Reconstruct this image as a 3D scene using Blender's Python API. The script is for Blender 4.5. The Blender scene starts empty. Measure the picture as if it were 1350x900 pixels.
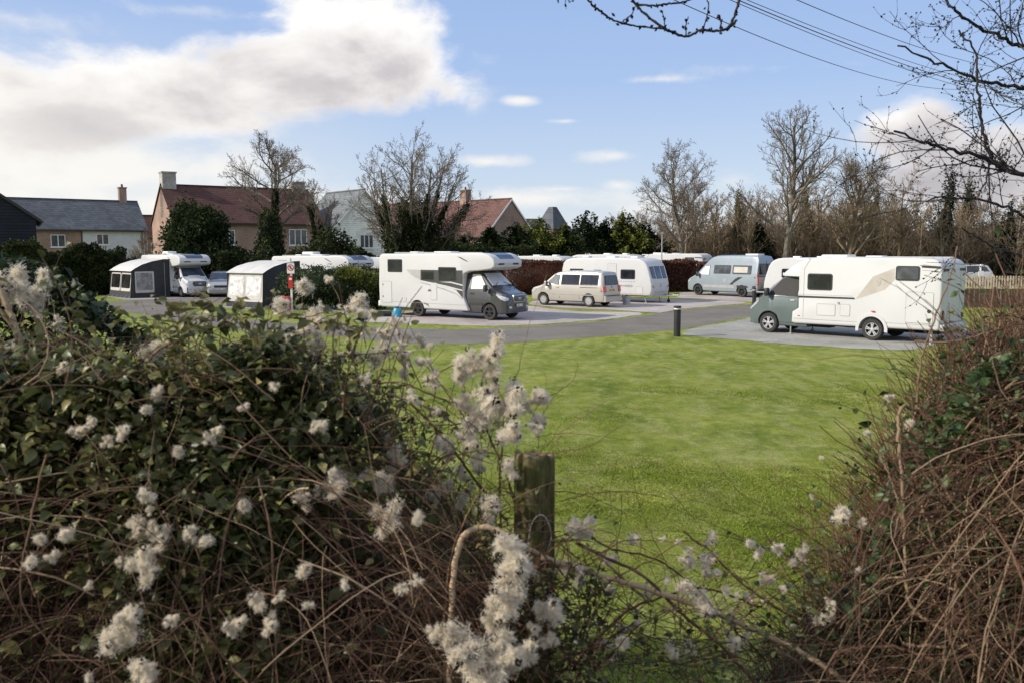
import bpy, bmesh, math, random
import numpy as np
from mathutils import Vector, Matrix

PI = math.pi
rnd = random.Random(7)
rng = np.random.default_rng(11)
scene = bpy.context.scene
COL = scene.collection

# ------------------------------------------------------------------ camera
F = 1150.0
CAMH = 3.2
pitch = math.atan(122 / F)
cd = bpy.data.cameras.new("camera")
cam = bpy.data.objects.new("camera", cd)
COL.objects.link(cam)
cam.location = (0, 0, CAMH)
cam.rotation_euler = (PI / 2 - pitch, 0, 0)
cd.sensor_width = 36
cd.lens = 36 * F / 1350
cd.clip_start = 0.05
cd.clip_end = 3000
cd.dof.use_dof = True
cd.dof.focus_distance = 34
cd.dof.aperture_fstop = 6.3
scene.camera = cam
cp, sp = math.cos(pitch), math.sin(pitch)


def ray(px, py):
    dx = (px - 675) / F
    dy = (450 - py) / F
    return Vector((dx, cp + dy * sp, -sp + dy * cp))


def G(px, py, z=0.0):
    """ground point seen at that place of the survey photograph"""
    r = ray(px, py)
    t = (z - CAMH) / r.z
    return Vector((r.x * t, r.y * t, z))


def P(px, py, Y):
    r = ray(px, py)
    t = Y / r.y
    return Vector((r.x * t, Y, CAMH + r.z * t))


# ------------------------------------------------------------------ materials
def newmat(name):
    m = bpy.data.materials.new(name)
    m.use_nodes = True
    nt = m.node_tree
    for n in list(nt.nodes):
        nt.nodes.remove(n)
    out = nt.nodes.new('ShaderNodeOutputMaterial')
    return m, nt, out


def N(nt, typ, **kw):
    n = nt.nodes.new(typ)
    for k, v in kw.items():
        if k.startswith('i_'):
            n.inputs[k[2:].replace('_', ' ')].default_value = v
        else:
            setattr(n, k, v)
    return n


def L(nt, a, b):
    nt.links.new(a, b)


def c4(c):
    return (c[0], c[1], c[2], 1)


def noise(nt, coord, scale, detail=4, rough=.55, dist=0):
    n = N(nt, 'ShaderNodeTexNoise')
    n.inputs['Scale'].default_value = scale
    n.inputs['Detail'].default_value = detail
    n.inputs['Roughness'].default_value = rough
    n.inputs['Distortion'].default_value = dist
    if coord is not None:
        L(nt, coord, n.inputs['Vector'])
    return n


def ramp(nt, fac, stops):
    r = N(nt, 'ShaderNodeValToRGB')
    e = r.color_ramp.elements
    while len(e) < len(stops):
        e.new(.5)
    for i, (p, c) in enumerate(stops):
        e[i].position = p
        e[i].color = c4(c) if hasattr(c, '__len__') else (c, c, c, 1)
    L(nt, fac, r.inputs['Fac'])
    return r


def mixc(nt, fac, a, b, mode='MIX'):
    m = N(nt, 'ShaderNodeMix', data_type='RGBA', blend_type=mode)
    for i, v in ((0, fac), (6, a), (7, b)):
        if hasattr(v, 'links') or hasattr(v, 'is_linked'):
            L(nt, v, m.inputs[i])
        elif i == 0:
            m.inputs[0].default_value = v
        else:
            m.inputs[i].default_value = c4(v)
    return m.outputs[2]


def math_(nt, op, a, b=None, c=None, clamp=False):
    m = N(nt, 'ShaderNodeMath', operation=op, use_clamp=clamp)
    for i, v in enumerate((a, b, c)):
        if v is None:
            continue
        if hasattr(v, 'is_linked'):
            L(nt, v, m.inputs[i])
        else:
            m.inputs[i].default_value = v
    return m.outputs[0]


def pmat(name, col, rough=.6, var=.12, scale=4, bump=0.0, bscale=None, metal=0, spec=.5, coat=0, dirt=0.0, dark=None):
    """painted / plain surface with gentle mottling and optional dirt towards the ground"""
    m, nt, out = newmat(name)
    tc = N(nt, 'ShaderNodeTexCoord')
    b = N(nt, 'ShaderNodeBsdfPrincipled')
    n1 = noise(nt, tc.outputs['Object'], scale, 5, .6)
    lo = dark or tuple(c * (1 - var * 1.6) for c in col)
    hi = tuple(min(1, c * (1 + var)) for c in col)
    r = ramp(nt, n1.outputs['Fac'], [(.3, lo), (.7, hi)])
    colo = r.outputs['Color']
    if dirt:
        sx = N(nt, 'ShaderNodeSeparateXYZ')
        L(nt, tc.outputs['Object'], sx.inputs[0])
        n2 = noise(nt, tc.outputs['Object'], .9, 3, .5)
        h = math_(nt, 'MULTIPLY_ADD', sx.outputs['Z'], -.8, 1.0)
        f = math_(nt, 'MULTIPLY', math_(nt, 'MAXIMUM', h, 0.04), n2.outputs['Fac'])
        f = math_(nt, 'MULTIPLY', f, dirt, clamp=True)
        colo = mixc(nt, f, colo, (.16, .14, .11))
    L(nt, colo, b.inputs['Base Color'])
    n3 = noise(nt, tc.outputs['Object'], 2.5, 2)
    rr = ramp(nt, n3.outputs['Fac'], [(.3, max(.02, rough - .02)), (.7, min(1, rough + .04))])
    L(nt, rr.outputs['Color'], b.inputs['Roughness'])
    b.inputs['Metallic'].default_value = metal
    b.inputs['Specular IOR Level'].default_value = spec
    b.inputs['Coat Weight'].default_value = coat
    if bump:
        nb = noise(nt, tc.outputs['Object'], bscale or scale * 6, 5, .65)
        bp = N(nt, 'ShaderNodeBump')
        bp.inputs['Strength'].default_value = bump
        bp.inputs['Distance'].default_value = .02
        L(nt, nb.outputs['Fac'], bp.inputs['Height'])
        L(nt, bp.outputs[0], b.inputs['Normal'])
    L(nt, b.outputs[0], out.inputs[0])
    return m


def leafmat(name, c_lo, c_mid, c_hi, rough=.45, trans=.25, spec=.4):
    """colour from the per-leaf 'tint' attribute"""
    m, nt, out = newmat(name)
    a = N(nt, 'ShaderNodeAttribute', attribute_name='tint')
    r = ramp(nt, a.outputs['Fac'], [(0, c_lo), (.5, c_mid), (1, c_hi)])
    tc = N(nt, 'ShaderNodeTexCoord')
    nn = noise(nt, tc.outputs['Object'], 1.3, 3)
    k = ramp(nt, nn.outputs['Fac'], [(.3, .65), (.7, 1.25)])
    col = mixc(nt, 1.0, r.outputs['Color'], k.outputs['Color'], 'MULTIPLY')
    b = N(nt, 'ShaderNodeBsdfPrincipled')
    L(nt, col, b.inputs['Base Color'])
    b.inputs['Roughness'].default_value = rough
    b.inputs['Specular IOR Level'].default_value = spec
    if trans:
        t = N(nt, 'ShaderNodeBsdfTranslucent')
        L(nt, col, t.inputs['Color'])
        mx = N(nt, 'ShaderNodeMixShader')
        mx.inputs[0].default_value = trans
        L(nt, b.outputs[0], mx.inputs[1])
        L(nt, t.outputs[0], mx.inputs[2])
        L(nt, mx.outputs[0], out.inputs[0])
    else:
        L(nt, b.outputs[0], out.inputs[0])
    return m


def glassmat(name, col=(.02, .025, .03), rough=.06):
    m, nt, out = newmat(name)
    b = N(nt, 'ShaderNodeBsdfPrincipled')
    tc = N(nt, 'ShaderNodeTexCoord')
    n = noise(nt, tc.outputs['Object'], 2.2, 2)
    r = ramp(nt, n.outputs['Fac'], [(.35, col), (.7, tuple(c * 2.2 + .004 for c in col))])
    L(nt, r.outputs['Color'], b.inputs['Base Color'])
    b.inputs['Roughness'].default_value = rough
    b.inputs['Specular IOR Level'].default_value = .7
    L(nt, b.outputs[0], out.inputs[0])
    return m


def brickmat(name, c1, c2, mortar, scale=1.0, bw=.22, bh=.075, bump=.4, gap=.012, rough=.85, zaxis=True):
    m, nt, out = newmat(name)
    tc = N(nt, 'ShaderNodeTexCoord')
    g = N(nt, 'ShaderNodeNewGeometry')
    s = N(nt, 'ShaderNodeSeparateXYZ')
    L(nt, tc.outputs['Object'], s.inputs[0])
    cx = N(nt, 'ShaderNodeCombineXYZ')
    L(nt, math_(nt, 'ADD', s.outputs['X'], s.outputs['Y']), cx.inputs['X'])
    L(nt, s.outputs['Z'], cx.inputs['Y'])
    br = N(nt, 'ShaderNodeTexBrick')
    L(nt, cx.outputs[0], br.inputs['Vector'])
    br.inputs['Color1'].default_value = c4(c1)
    br.inputs['Color2'].default_value = c4(c2)
    br.inputs['Mortar'].default_value = c4(mortar)
    br.inputs['Scale'].default_value = scale
    br.inputs['Mortar Size'].default_value = gap
    br.inputs['Brick Width'].default_value = bw
    br.inputs['Row Height'].default_value = bh
    n = noise(nt, tc.outputs['Object'], .7, 6, .7)
    k = ramp(nt, n.outputs['Fac'], [(.3, .68), (.7, 1.2)])
    col = mixc(nt, 1.0, br.outputs['Color'], k.outputs['Color'], 'MULTIPLY')
    b = N(nt, 'ShaderNodeBsdfPrincipled')
    L(nt, col, b.inputs['Base Color'])
    b.inputs['Roughness'].default_value = rough
    b.inputs['Specular IOR Level'].default_value = .2
    bp = N(nt, 'ShaderNodeBump')
    bp.inputs['Strength'].default_value = bump
    bp.inputs['Distance'].default_value = .01
    L(nt, br.outputs['Fac'], bp.inputs['Height'])
    bp.invert = True
    L(nt, bp.outputs[0], b.inputs['Normal'])
    L(nt, b.outputs[0], out.inputs[0])
    return m


def groundmat(name, kind):
    m, nt, out = newmat(name)
    g = N(nt, 'ShaderNodeNewGeometry')
    pos = g.outputs['Position']
    b = N(nt, 'ShaderNodeBsdfPrincipled')
    b.inputs['Specular IOR Level'].default_value = .15
    if kind == 'grass':
        mp = N(nt, 'ShaderNodeMapping')
        mp.inputs['Scale'].default_value = (1.0, .5, 1)
        L(nt, pos, mp.inputs['Vector'])
        n1 = noise(nt, mp.outputs[0], .75, 8, .7, .3)
        n2 = noise(nt, pos, 3.3, 6, .75)
        n3 = noise(nt, pos, 38, 4, .8)
        n4 = noise(nt, mp.outputs[0], 1.9, 6, .7, .6)
        a = ramp(nt, n1.outputs['Fac'], [(.3, (.1, .155, .015)), (.48, (.21, .255, .032)), (.68, (.36, .37, .075))])
        y = ramp(nt, n4.outputs['Fac'], [(.46, 0), (.62, 1)])
        c = mixc(nt, math_(nt, 'MULTIPLY', y.outputs['Color'], .85), a.outputs['Color'], (.34, .35, .11))
        k = ramp(nt, n2.outputs['Fac'], [(.3, .55), (.7, 1.35)])
        c = mixc(nt, .8, c, k.outputs['Color'], 'MULTIPLY')
        k3 = ramp(nt, n3.outputs['Fac'], [(.3, .35), (.7, 1.55)])
        c = mixc(nt, .75, c, k3.outputs['Color'], 'MULTIPLY')
        # leaf litter and bare soil on the bank under the hedge
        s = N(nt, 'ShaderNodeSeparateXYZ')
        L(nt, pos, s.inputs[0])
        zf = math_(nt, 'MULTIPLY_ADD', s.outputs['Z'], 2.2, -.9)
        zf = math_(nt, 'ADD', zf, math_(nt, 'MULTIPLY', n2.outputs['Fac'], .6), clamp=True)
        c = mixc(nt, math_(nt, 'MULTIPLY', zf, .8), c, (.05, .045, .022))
        L(nt, c, b.inputs['Base Color'])
        b.inputs['Roughness'].default_value = .9
        bp = N(nt, 'ShaderNodeBump')
        bp.inputs['Strength'].default_value = .9
        bp.inputs['Distance'].default_value = .05
        L(nt, n3.outputs['Fac'], bp.inputs['Height'])
        L(nt, bp.outputs[0], b.inputs['Normal'])
    else:
        cols = {'asphalt': ((.135, .12, .1), (.225, .202, .172), 60, .55),
                'gravel': ((.29, .25, .225), (.52, .46, .42), 34, 1.0),
                'bluegravel': ((.215, .208, .18), (.42, .405, .365), 34, 1.0)}[kind]
        n1 = noise(nt, pos, .45, 6, .65)
        v = N(nt, 'ShaderNodeTexVoronoi')
        v.inputs['Scale'].default_value = cols[2]
        L(nt, pos, v.inputs['Vector'])
        n2 = noise(nt, pos, cols[2] * .4, 5, .8)
        f = math_(nt, 'ADD', math_(nt, 'MULTIPLY', n1.outputs['Fac'], .75), math_(nt, 'MULTIPLY', n2.outputs['Fac'], .45))
        a = ramp(nt, f, [(.42, cols[0]), (.78, cols[1])])
        sp_ = ramp(nt, v.outputs['Color'], [(0, .75), (1, 1.25)])
        c = mixc(nt, .7 * cols[3], a.outputs['Color'], sp_.outputs['Color'], 'MULTIPLY')
        n5 = noise(nt, pos, 1.7, 6, .7)
        dk = ramp(nt, n5.outputs['Fac'], [(.56, 0), (.72, .45)])
        c = mixc(nt, dk.outputs['Color'], c, (.075, .075, .05))
        L(nt, c, b.inputs['Base Color'])
        b.inputs['Roughness'].default_value = .88
        bp = N(nt, 'ShaderNodeBump')
        bp.inputs['Strength'].default_value = .5 * cols[3]
        bp.inputs['Distance'].default_value = .02
        L(nt, v.outputs['Distance'], bp.inputs['Height'])
        L(nt, bp.outputs[0], b.inputs['Normal'])
    L(nt, b.outputs[0], out.inputs[0])
    return m


M = {}
M['white'] = pmat('white_grp', (.555, .552, .54), .48, .03, .7, dirt=.2, spec=.3)
M['whitecab'] = pmat('white_paint', (.58, .58, .58), .4, .03, .8, dirt=.18, spec=.4)
M['roofwhite'] = pmat('roof_plastic', (.72, .72, .7), .5, .08, 2)
M['trim'] = pmat('grey_trim', (.33, .33, .33), .5, .1, 3)
M['seam'] = pmat('panel_gap', (.30, .29, .27), .7, .1, 3)
M['black'] = pmat('black_plastic', (.02, .02, .022), .5, .2, 3)
M['rubber'] = pmat('tyre_rubber', (.028, .027, .026), .85, .25, 12, dirt=.15)
M['under'] = pmat('underbody', (.018, .017, .016), .9, .2, 3)
M['darkgrey'] = pmat('charcoal_paint', (.055, .056, .058), .28, .08, 1, coat=.7, dirt=.12, metal=.1)
M['greygreen'] = pmat('grey_green_paint', (.105, .135, .13), .3, .06, 1, coat=.7, dirt=.1)
M['champagne'] = pmat('champagne_paint', (.47, .44, .385), .3, .04, 1, coat=.5, dirt=.12, metal=.2)
M['silver'] = pmat('silver_paint', (.45, .45, .44), .3, .05, 1, coat=.5, dirt=.3, metal=.4)
M['bluegrey'] = pmat('blue_grey_paint', (.27, .315, .345), .3, .04, 1, coat=.5, dirt=.1, metal=.1)
M['glass'] = glassmat('tinted_glass', (.012, .013, .016))
M['bglass'] = glassmat('blue_glass', (.03, .045, .07))
M['skylight'] = glassmat('skylight_glass', (.02, .03, .06))
M['houseglass'] = glassmat('house_glass', (.05, .055, .06), .15)
M['silverscreen'] = pmat('silver_thermal_screen', (.68, .69, .72), .45, .08, 2.2, bump=.4, bscale=5, metal=.15)
M['creamscreen'] = pmat('cream_thermal_screen', (.72, .7, .6), .55, .1, 2.2, bump=.5, bscale=5)
M['greyscreen'] = pmat('dark_thermal_screen', (.022, .02, .018), .7, .2, 2.5, bump=.9, bscale=4)
M['chrome'] = pmat('alloy', (.55, .55, .56), .3, .05, 4, metal=.5)
M['darkalloy'] = pmat('dark_alloy', (.04, .04, .045), .35, .1, 4, metal=.5)
M['red'] = pmat('red_plastic', (.55, .035, .02), .35, .15, 6)
M['redlamp'] = pmat('red_lamp', (.5, .02, .02), .2, .2, 9, coat=.5)
M['lamp'] = pmat('headlamp_glass', (.62, .65, .68), .12, .15, 9, metal=.3, coat=.6)
M['yellow'] = pmat('yellow_plate', (.62, .45, .06), .5, .05, 4)
M['platewhite'] = pmat('white_plate', (.75, .75, .74), .5, .04, 4)
M['beige'] = pmat('beige_decal', (.46, .42, .36), .4, .08, 2)
M['greydecal'] = pmat('grey_decal', (.06, .058, .056), .35, .1, 2)
M['lightdecal'] = pmat('light_grey_decal', (.42, .41, .38), .4, .1, 3)
M['reddecal'] = pmat('red_decal', (.5, .16, .13), .4, .2, 3)
M['wood'] = pmat('mossy_post_wood', (.16, .13, .06), .9, .35, 9, bump=1.0, bscale=30)
M['fencewood'] = pmat('brown_fence_wood', (.085, .05, .033), .8, .3, 5, bump=.4)
M['trellis'] = pmat('pale_trellis_wood', (.52, .42, .3), .8, .15, 5)
M['paintwhite'] = pmat('white_post_paint', (.74, .73, .7), .6, .08, 6)
M['blue'] = pmat('blue_plastic', (.03, .3, .48), .4, .1, 6)
M['galv'] = pmat('galvanised', (.4, .4, .39), .5, .1, 6, metal=.5)
M['awnroof'] = pmat('awning_roof_fabric', (.56, .54, .5), .8, .08, 2, bump=.3, bscale=3)
M['awndark'] = pmat('awning_dark_fabric', (.035, .035, .038), .85, .2, 2, bump=.5, bscale=4)
M['awnlight'] = pmat('awning_light_fabric', (.5, .47, .44), .8, .1, 2)
M['awnwin'] = pmat('awning_clear_window', (.26, .25, .245), .25, .35, 3.5, bump=.8, bscale=5)
M['awnshiny'] = pmat('awning_bright_window', (.72, .7, .68), .22, .3, 5, bump=1.0, bscale=7, coat=.3)
M['awnvoid'] = glassmat('awning_dark_window', (.012, .012, .012), .2)

M['grass'] = groundmat('lawn', 'grass')
M['asphalt'] = groundmat('asphalt', 'asphalt')
M['gravel'] = groundmat('pinkish_gravel', 'gravel')
M['bluegravel'] = groundmat('blue_grey_gravel', 'bluegravel')

M['brick'] = brickmat('house_brick', (.33, .195, .145), (.25, .145, .11), (.36, .32, .28))
M['brick2'] = brickmat('orange_brick', (.38, .215, .15), (.29, .16, .115), (.36, .32, .28))
M['tile'] = brickmat('red_clay_tile', (.125, .062, .05), (.095, .046, .038), (.06, .03, .025), bw=.3, bh=.18, gap=.02, bump=.8)
M['tile2'] = brickmat('brown_red_tile', (.185, .105, .088), (.15, .084, .072), (.1, .045, .035), bw=.3, bh=.18, gap=.02, bump=.8)
M['slate'] = brickmat('grey_slate', (.13, .14, .15), (.09, .1, .11), (.05, .05, .055), bw=.35, bh=.2, gap=.015, bump=.5)
M['slate2'] = brickmat('pale_slate', (.2, .22, .22), (.16, .17, .175), (.09, .09, .095), bw=.35, bh=.2, gap=.015, bump=.5)
M['board'] = brickmat('white_weatherboard', (.86, .84, .79), (.8, .78, .74), (.5, .49, .46), bw=60, bh=.2, gap=.016, bump=.6)
M['render'] = pmat('white_render', (.6, .6, .61), .9, .06, 1.5, bump=.2)
M['barn'] = brickmat('black_cladding', (.028, .03, .036), (.022, .024, .03), (.01, .01, .01), bw=60, bh=.22, gap=.02, bump=.5)
M['stone'] = pmat('pale_chimney_stone', (.42, .39, .34), .9, .25, 2.5, bump=.5)
M['upvc'] = pmat('white_window_frame', (.72, .72, .72), .5, .04, 3)
M['gutter'] = pmat('black_gutter', (.02, .02, .02), .5, .1, 3)

M['bark'] = pmat('bare_bark', (.17, .145, .11), .9, .35, 3, bump=.6)
M['barkfar'] = pmat('twig_brown', (.16, .125, .09), .9, .3, .6)
M['barkwood'] = pmat('wood_twigs', (.25, .185, .115), .9, .35, .35)
M['barkdark'] = pmat('dark_bark', (.035, .028, .024), .9, .3, 12, bump=.6)
M['ivy'] = leafmat('ivy_leaves', (.012, .02, .007), (.034, .047, .014), (.09, .1, .036), rough=.65, spec=.15)
M['conifer'] = leafmat('conifer_leaves', (.01, .02, .007), (.028, .045, .014), (.075, .092, .032), rough=.7, spec=.1)
M['yellowconifer'] = leafmat('yellow_green_leaves', (.045, .06, .012), (.17, .19, .04), (.34, .33, .09), rough=.7, spec=.1)
M['scrub'] = leafmat('brown_scrub', (.04, .028, .016), (.115, .078, .044), (.2, .145, .085))
M['beech'] = leafmat('beech_hedge_leaves', (.06, .02, .012), (.15, .055, .03), (.24, .11, .06))
M['laurel'] = leafmat('laurel_leaves', (.015, .03, .008), (.045, .065, .02), (.22, .27, .04))
M['bramble'] = leafmat('bramble_leaves', (.024, .034, .009), (.105, .12, .036), (.33, .28, .11), rough=.42, trans=.25, spec=.35)
M['shrub'] = leafmat('dark_shrub_leaves', (.014, .024, .009), (.035, .055, .018), (.12, .15, .06), rough=.5, spec=.25)
M['hedgeivy'] = leafmat('hedge_ivy_leaves', (.025, .045, .012), (.06, .1, .025), (.17, .21, .09), rough=.45, spec=.35)
M['stem'] = leafmat('tangled_stems', (.03, .014, .009), (.125, .066, .038), (.42, .3, .18), rough=.75, trans=0, spec=.25)
M['redtwig'] = leafmat('red_brown_twigs', (.06, .03, .018), (.17, .088, .052), (.33, .21, .14), rough=.7, trans=0, spec=.25)
M['grassblade'] = leafmat('grass_blades', (.105, .165, .013), (.225, .275, .032), (.52, .47, .15), rough=.6, trans=.35, spec=.2)


def fluffmat():
    m, nt, out = newmat('seed_fluff')
    a = N(nt, 'ShaderNodeAttribute', attribute_name='tint')
    r = ramp(nt, a.outputs['Fac'], [(0, (.03, .018, .012)), (.12, (.05, .03, .02)), (.2, (.74, .65, .51)), (1, (.94, .88, .74))])
    d = N(nt, 'ShaderNodeBsdfDiffuse')
    t = N(nt, 'ShaderNodeBsdfTranslucent')
    L(nt, r.outputs['Color'], d.inputs['Color'])
    L(nt, r.outputs['Color'], t.inputs['Color'])
    mx = N(nt, 'ShaderNodeMixShader')
    mx.inputs[0].default_value = .45
    L(nt, d.outputs[0], mx.inputs[1])
    L(nt, t.outputs[0], mx.inputs[2])
    L(nt, mx.outputs[0], out.inputs[0])
    return m


M['fluff'] = fluffmat()


# ------------------------------------------------------------------ object helpers
def tag(o, label=None, cat=None, group=None, kind=None):
    if label:
        o['label'] = label
    if cat:
        o['category'] = cat
    if group:
        o['group'] = group
    if kind:
        o['kind'] = kind
    return o


def thing(name, label, cat, loc=(0, 0, 0), rz=0, group=None):
    o = bpy.data.objects.new(name, None)
    COL.objects.link(o)
    o.location = loc
    o.rotation_euler = (0, 0, rz)
    o.empty_display_size = .3
    return tag(o, label, cat, group)


def kids(o):
    return [c for c in bpy.data.objects if c.parent == o]


def dup(root, loc, rz, label, cat=None, group=None, scale=None):
    def rec(o, parent):
        c = o.copy()
        COL.objects.link(c)
        if parent is not None:
            c.parent = parent
            c.matrix_parent_inverse = o.matrix_parent_inverse.copy()
        for ch in kids(o):
            rec(ch, c)
        return c
    r = rec(root, None)
    r.location = loc
    r.rotation_euler = (0, 0, rz)
    if scale:
        r.scale = (scale,) * 3 if not hasattr(scale, '__len__') else scale
    r['label'] = label
    if cat:
        r['category'] = cat
    if group:
        r['group'] = group
    return r


def finish(o, smooth, ang=35):
    me = o.data
    if smooth:
        me.polygons.foreach_set('use_smooth', [True] * len(me.polygons))
        try:
            me.set_sharp_from_angle(angle=math.radians(ang))
        except Exception:
            pass
    me.update()


class MB:
    def __init__(s):
        s.v = []
        s.f = []

    def quad(s, *pts):
        i = len(s.v)
        s.v += [tuple(p) for p in pts]
        s.f.append(tuple(range(i, i + len(pts))))
        return s

    def box(s, c, d, rz=0, mat=None):
        i = len(s.v)
        ca, sa = math.cos(rz), math.sin(rz)
        for z in (-.5, .5):
            for (x, y) in ((-.5, -.5), (.5, -.5), (.5, .5), (-.5, .5)):
                X, Y, Z = x * d[0], y * d[1], z * d[2]
                p = Vector((c[0] + X * ca - Y * sa, c[1] + X * sa + Y * ca, c[2] + Z))
                if mat:
                    p = mat @ p
                s.v.append(tuple(p))
        for f in ((3, 2, 1, 0), (4, 5, 6, 7), (0, 1, 5, 4), (1, 2, 6, 5), (2, 3, 7, 6), (3, 0, 4, 7)):
            s.f.append(tuple(i + k for k in f))
        return s

    def cyl(s, a, b, r0, r1=None, n=12, cap=True):
        a, b = Vector(a), Vector(b)
        r1 = r0 if r1 is None else r1
        t = (b - a).normalized()
        u = t.orthogonal().normalized()
        w = t.cross(u)
        i = len(s.v)
        for p, r in ((a, r0), (b, r1)):
            for k in range(n):
                an = 2 * PI * k / n
                s.v.append(tuple(p + (u * math.cos(an) + w * math.sin(an)) * r))
        for k in range(n):
            s.f.append((i + k, i + (k + 1) % n, i + n + (k + 1) % n, i + n + k))
        if cap:
            s.f.append(tuple(i + k for k in reversed(range(n))))
            s.f.append(tuple(i + n + k for k in range(n)))
        return s

    def pipe(s, pts, r, n=6):
        for a, b in zip(pts[:-1], pts[1:]):
            s.cyl(a, b, r, n=n)
        return s

    def lathe(s, prof, axis='y', c=(0, 0, 0), n=24, cap=True):
        """prof: list of (radius, offset along axis)"""
        i = len(s.v)
        for (r, o) in prof:
            for k in range(n):
                an = 2 * PI * k / n
                a, b = r * math.cos(an), r * math.sin(an)
                if axis == 'y':
                    p = (c[0] + a, c[1] + o, c[2] + b)
                elif axis == 'z':
                    p = (c[0] + a, c[1] + b, c[2] + o)
                else:
                    p = (c[0] + o, c[1] + a, c[2] + b)
                s.v.append(p)
        for j in range(len(prof) - 1):
            for k in range(n):
                s.f.append((i + j * n + k, i + j * n + (k + 1) % n, i + (j + 1) * n + (k + 1) % n, i + (j + 1) * n + k))
        if cap:
            s.f.append(tuple(i + k for k in range(n)))
            s.f.append(tuple(i + (len(prof) - 1) * n + k for k in reversed(range(n))))
        return s

    def prism(s, poly, fn0, fn1):
        """poly list of 2d points; fn maps (u,v)->3d for the two faces"""
        i = len(s.v)
        n = len(poly)
        s.v += [tuple(fn0(*p)) for p in poly]
        s.v += [tuple(fn1(*p)) for p in poly]
        s.f.append(tuple(i + k for k in range(n)))
        s.f.append(tuple(i + n + k for k in reversed(range(n))))
        for k in range(n):
            s.f.append((i + k, i + n + k, i + n + (k + 1) % n, i + (k + 1) % n))
        return s

    def build(s, name, mat, parent=None, smooth=False, bevel=0, seg=2, ang=35):
        bm = bmesh.new()
        vs = [bm.verts.new(v) for v in s.v]
        for f in s.f:
            try:
                bm.faces.new([vs[k] for k in f])
            except ValueError:
                pass
        bmesh.ops.recalc_face_normals(bm, faces=bm.faces)
        if bevel:
            es = [e for e in bm.edges if len(e.link_faces) == 2 and e.calc_face_angle(0) > .5]
            bmesh.ops.bevel(bm, geom=es, offset=bevel, segments=seg, profile=.5, affect='EDGES', clamp_overlap=True)
        me = bpy.data.meshes.new(name)
        bm.to_mesh(me)
        bm.free()
        me.materials.append(mat)
        o = bpy.data.objects.new(name, me)
        COL.objects.link(o)
        if parent:
            o.parent = parent
        finish(o, smooth or bevel > 0, ang)
        return o


def npobj(name, V, Fc, mat, parent=None, tint=None, smooth=False):
    """V (n,3) float, Fc (m,k) int"""
    V = np.ascontiguousarray(V, dtype=np.float32)
    Fc = np.ascontiguousarray(Fc, dtype=np.int32)
    me = bpy.data.meshes.new(name)
    me.vertices.add(len(V))
    me.vertices.foreach_set('co', V.ravel())
    m, k = Fc.shape
    me.loops.add(m * k)
    me.loops.foreach_set('vertex_index', Fc.ravel())
    me.polygons.add(m)
    me.polygons.foreach_set('loop_start', np.arange(0, m * k, k, dtype=np.int32))
    me.polygons.foreach_set('loop_total', np.full(m, k, dtype=np.int32))
    if smooth:
        me.polygons.foreach_set('use_smooth', np.ones(m, dtype=bool))
    if tint is not None:
        at = me.attributes.new('tint', 'FLOAT', 'POINT')
        at.data.foreach_set('value', np.ascontiguousarray(tint, dtype=np.float32))
    me.update(calc_edges=True)
    me.materials.append(mat)
    o = bpy.data.objects.new(name, me)
    COL.objects.link(o)
    if parent:
        o.parent = parent
    return o


def merge(parts):
    """parts: list of (V, F, tint)"""
    off = 0
    Vs, Fs, Ts = [], [], []
    for V, Fc, t in parts:
        Vs.append(V)
        Fs.append(Fc + off)
        Ts.append(t)
        off += len(V)
    return np.concatenate(Vs), np.concatenate(Fs), np.concatenate(Ts)


def tubes(Pt, R, sides=4, tint=None):
    """Pt (K,N,3) centre lines, R (K,N) radii -> V,F,tint (quads)"""
    K, n, _ = Pt.shape
    T = np.gradient(Pt, axis=1)
    T /= np.linalg.norm(T, axis=2, keepdims=True) + 1e-9
    ref = np.zeros((K, 1, 3))
    main = np.abs(Pt[:, -1] - Pt[:, 0])
    ref[np.arange(K), 0, np.argmin(main, axis=1)] = 1
    U = np.cross(T, ref)
    U /= np.linalg.norm(U, axis=2, keepdims=True) + 1e-9
    W = np.cross(T, U)
    an = np.arange(sides) * 2 * PI / sides
    V = Pt[:, :, None, :] + R[:, :, None, None] * (U[:, :, None, :] * np.cos(an)[None, None, :, None] + W[:, :, None, :] * np.sin(an)[None, None, :, None])
    V = V.reshape(-1, 3)
    base = (np.arange(K) * n * sides)[:, None, None] + (np.arange(n - 1) * sides)[None, :, None]
    k = np.arange(sides)[None, None, :]
    k2 = (np.arange(sides) + 1) % sides
    k2 = k2[None, None, :]
    Fc = np.stack([base + k, base + k2, base + sides + k2, base + sides + k], axis=-1).reshape(-1, 4)
    if tint is None:
        tint = np.full(K, .5)
    return V, Fc, np.repeat(tint, n * sides)


def rotmats(n, r=rng, upbias=None):
    """random rotations (n,3,3)"""
    q = r.normal(size=(n, 4))
    q /= np.linalg.norm(q, axis=1, keepdims=True)
    w, x, y, z = q.T
    return np.stack([np.stack([1 - 2 * (y * y + z * z), 2 * (x * y - z * w), 2 * (x * z + y * w)], 1),
                     np.stack([2 * (x * y + z * w), 1 - 2 * (x * x + z * z), 2 * (y * z - x * w)], 1),
                     np.stack([2 * (x * z - y * w), 2 * (y * z + x * w), 1 - 2 * (x * x + y * y)], 1)], 1)


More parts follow.
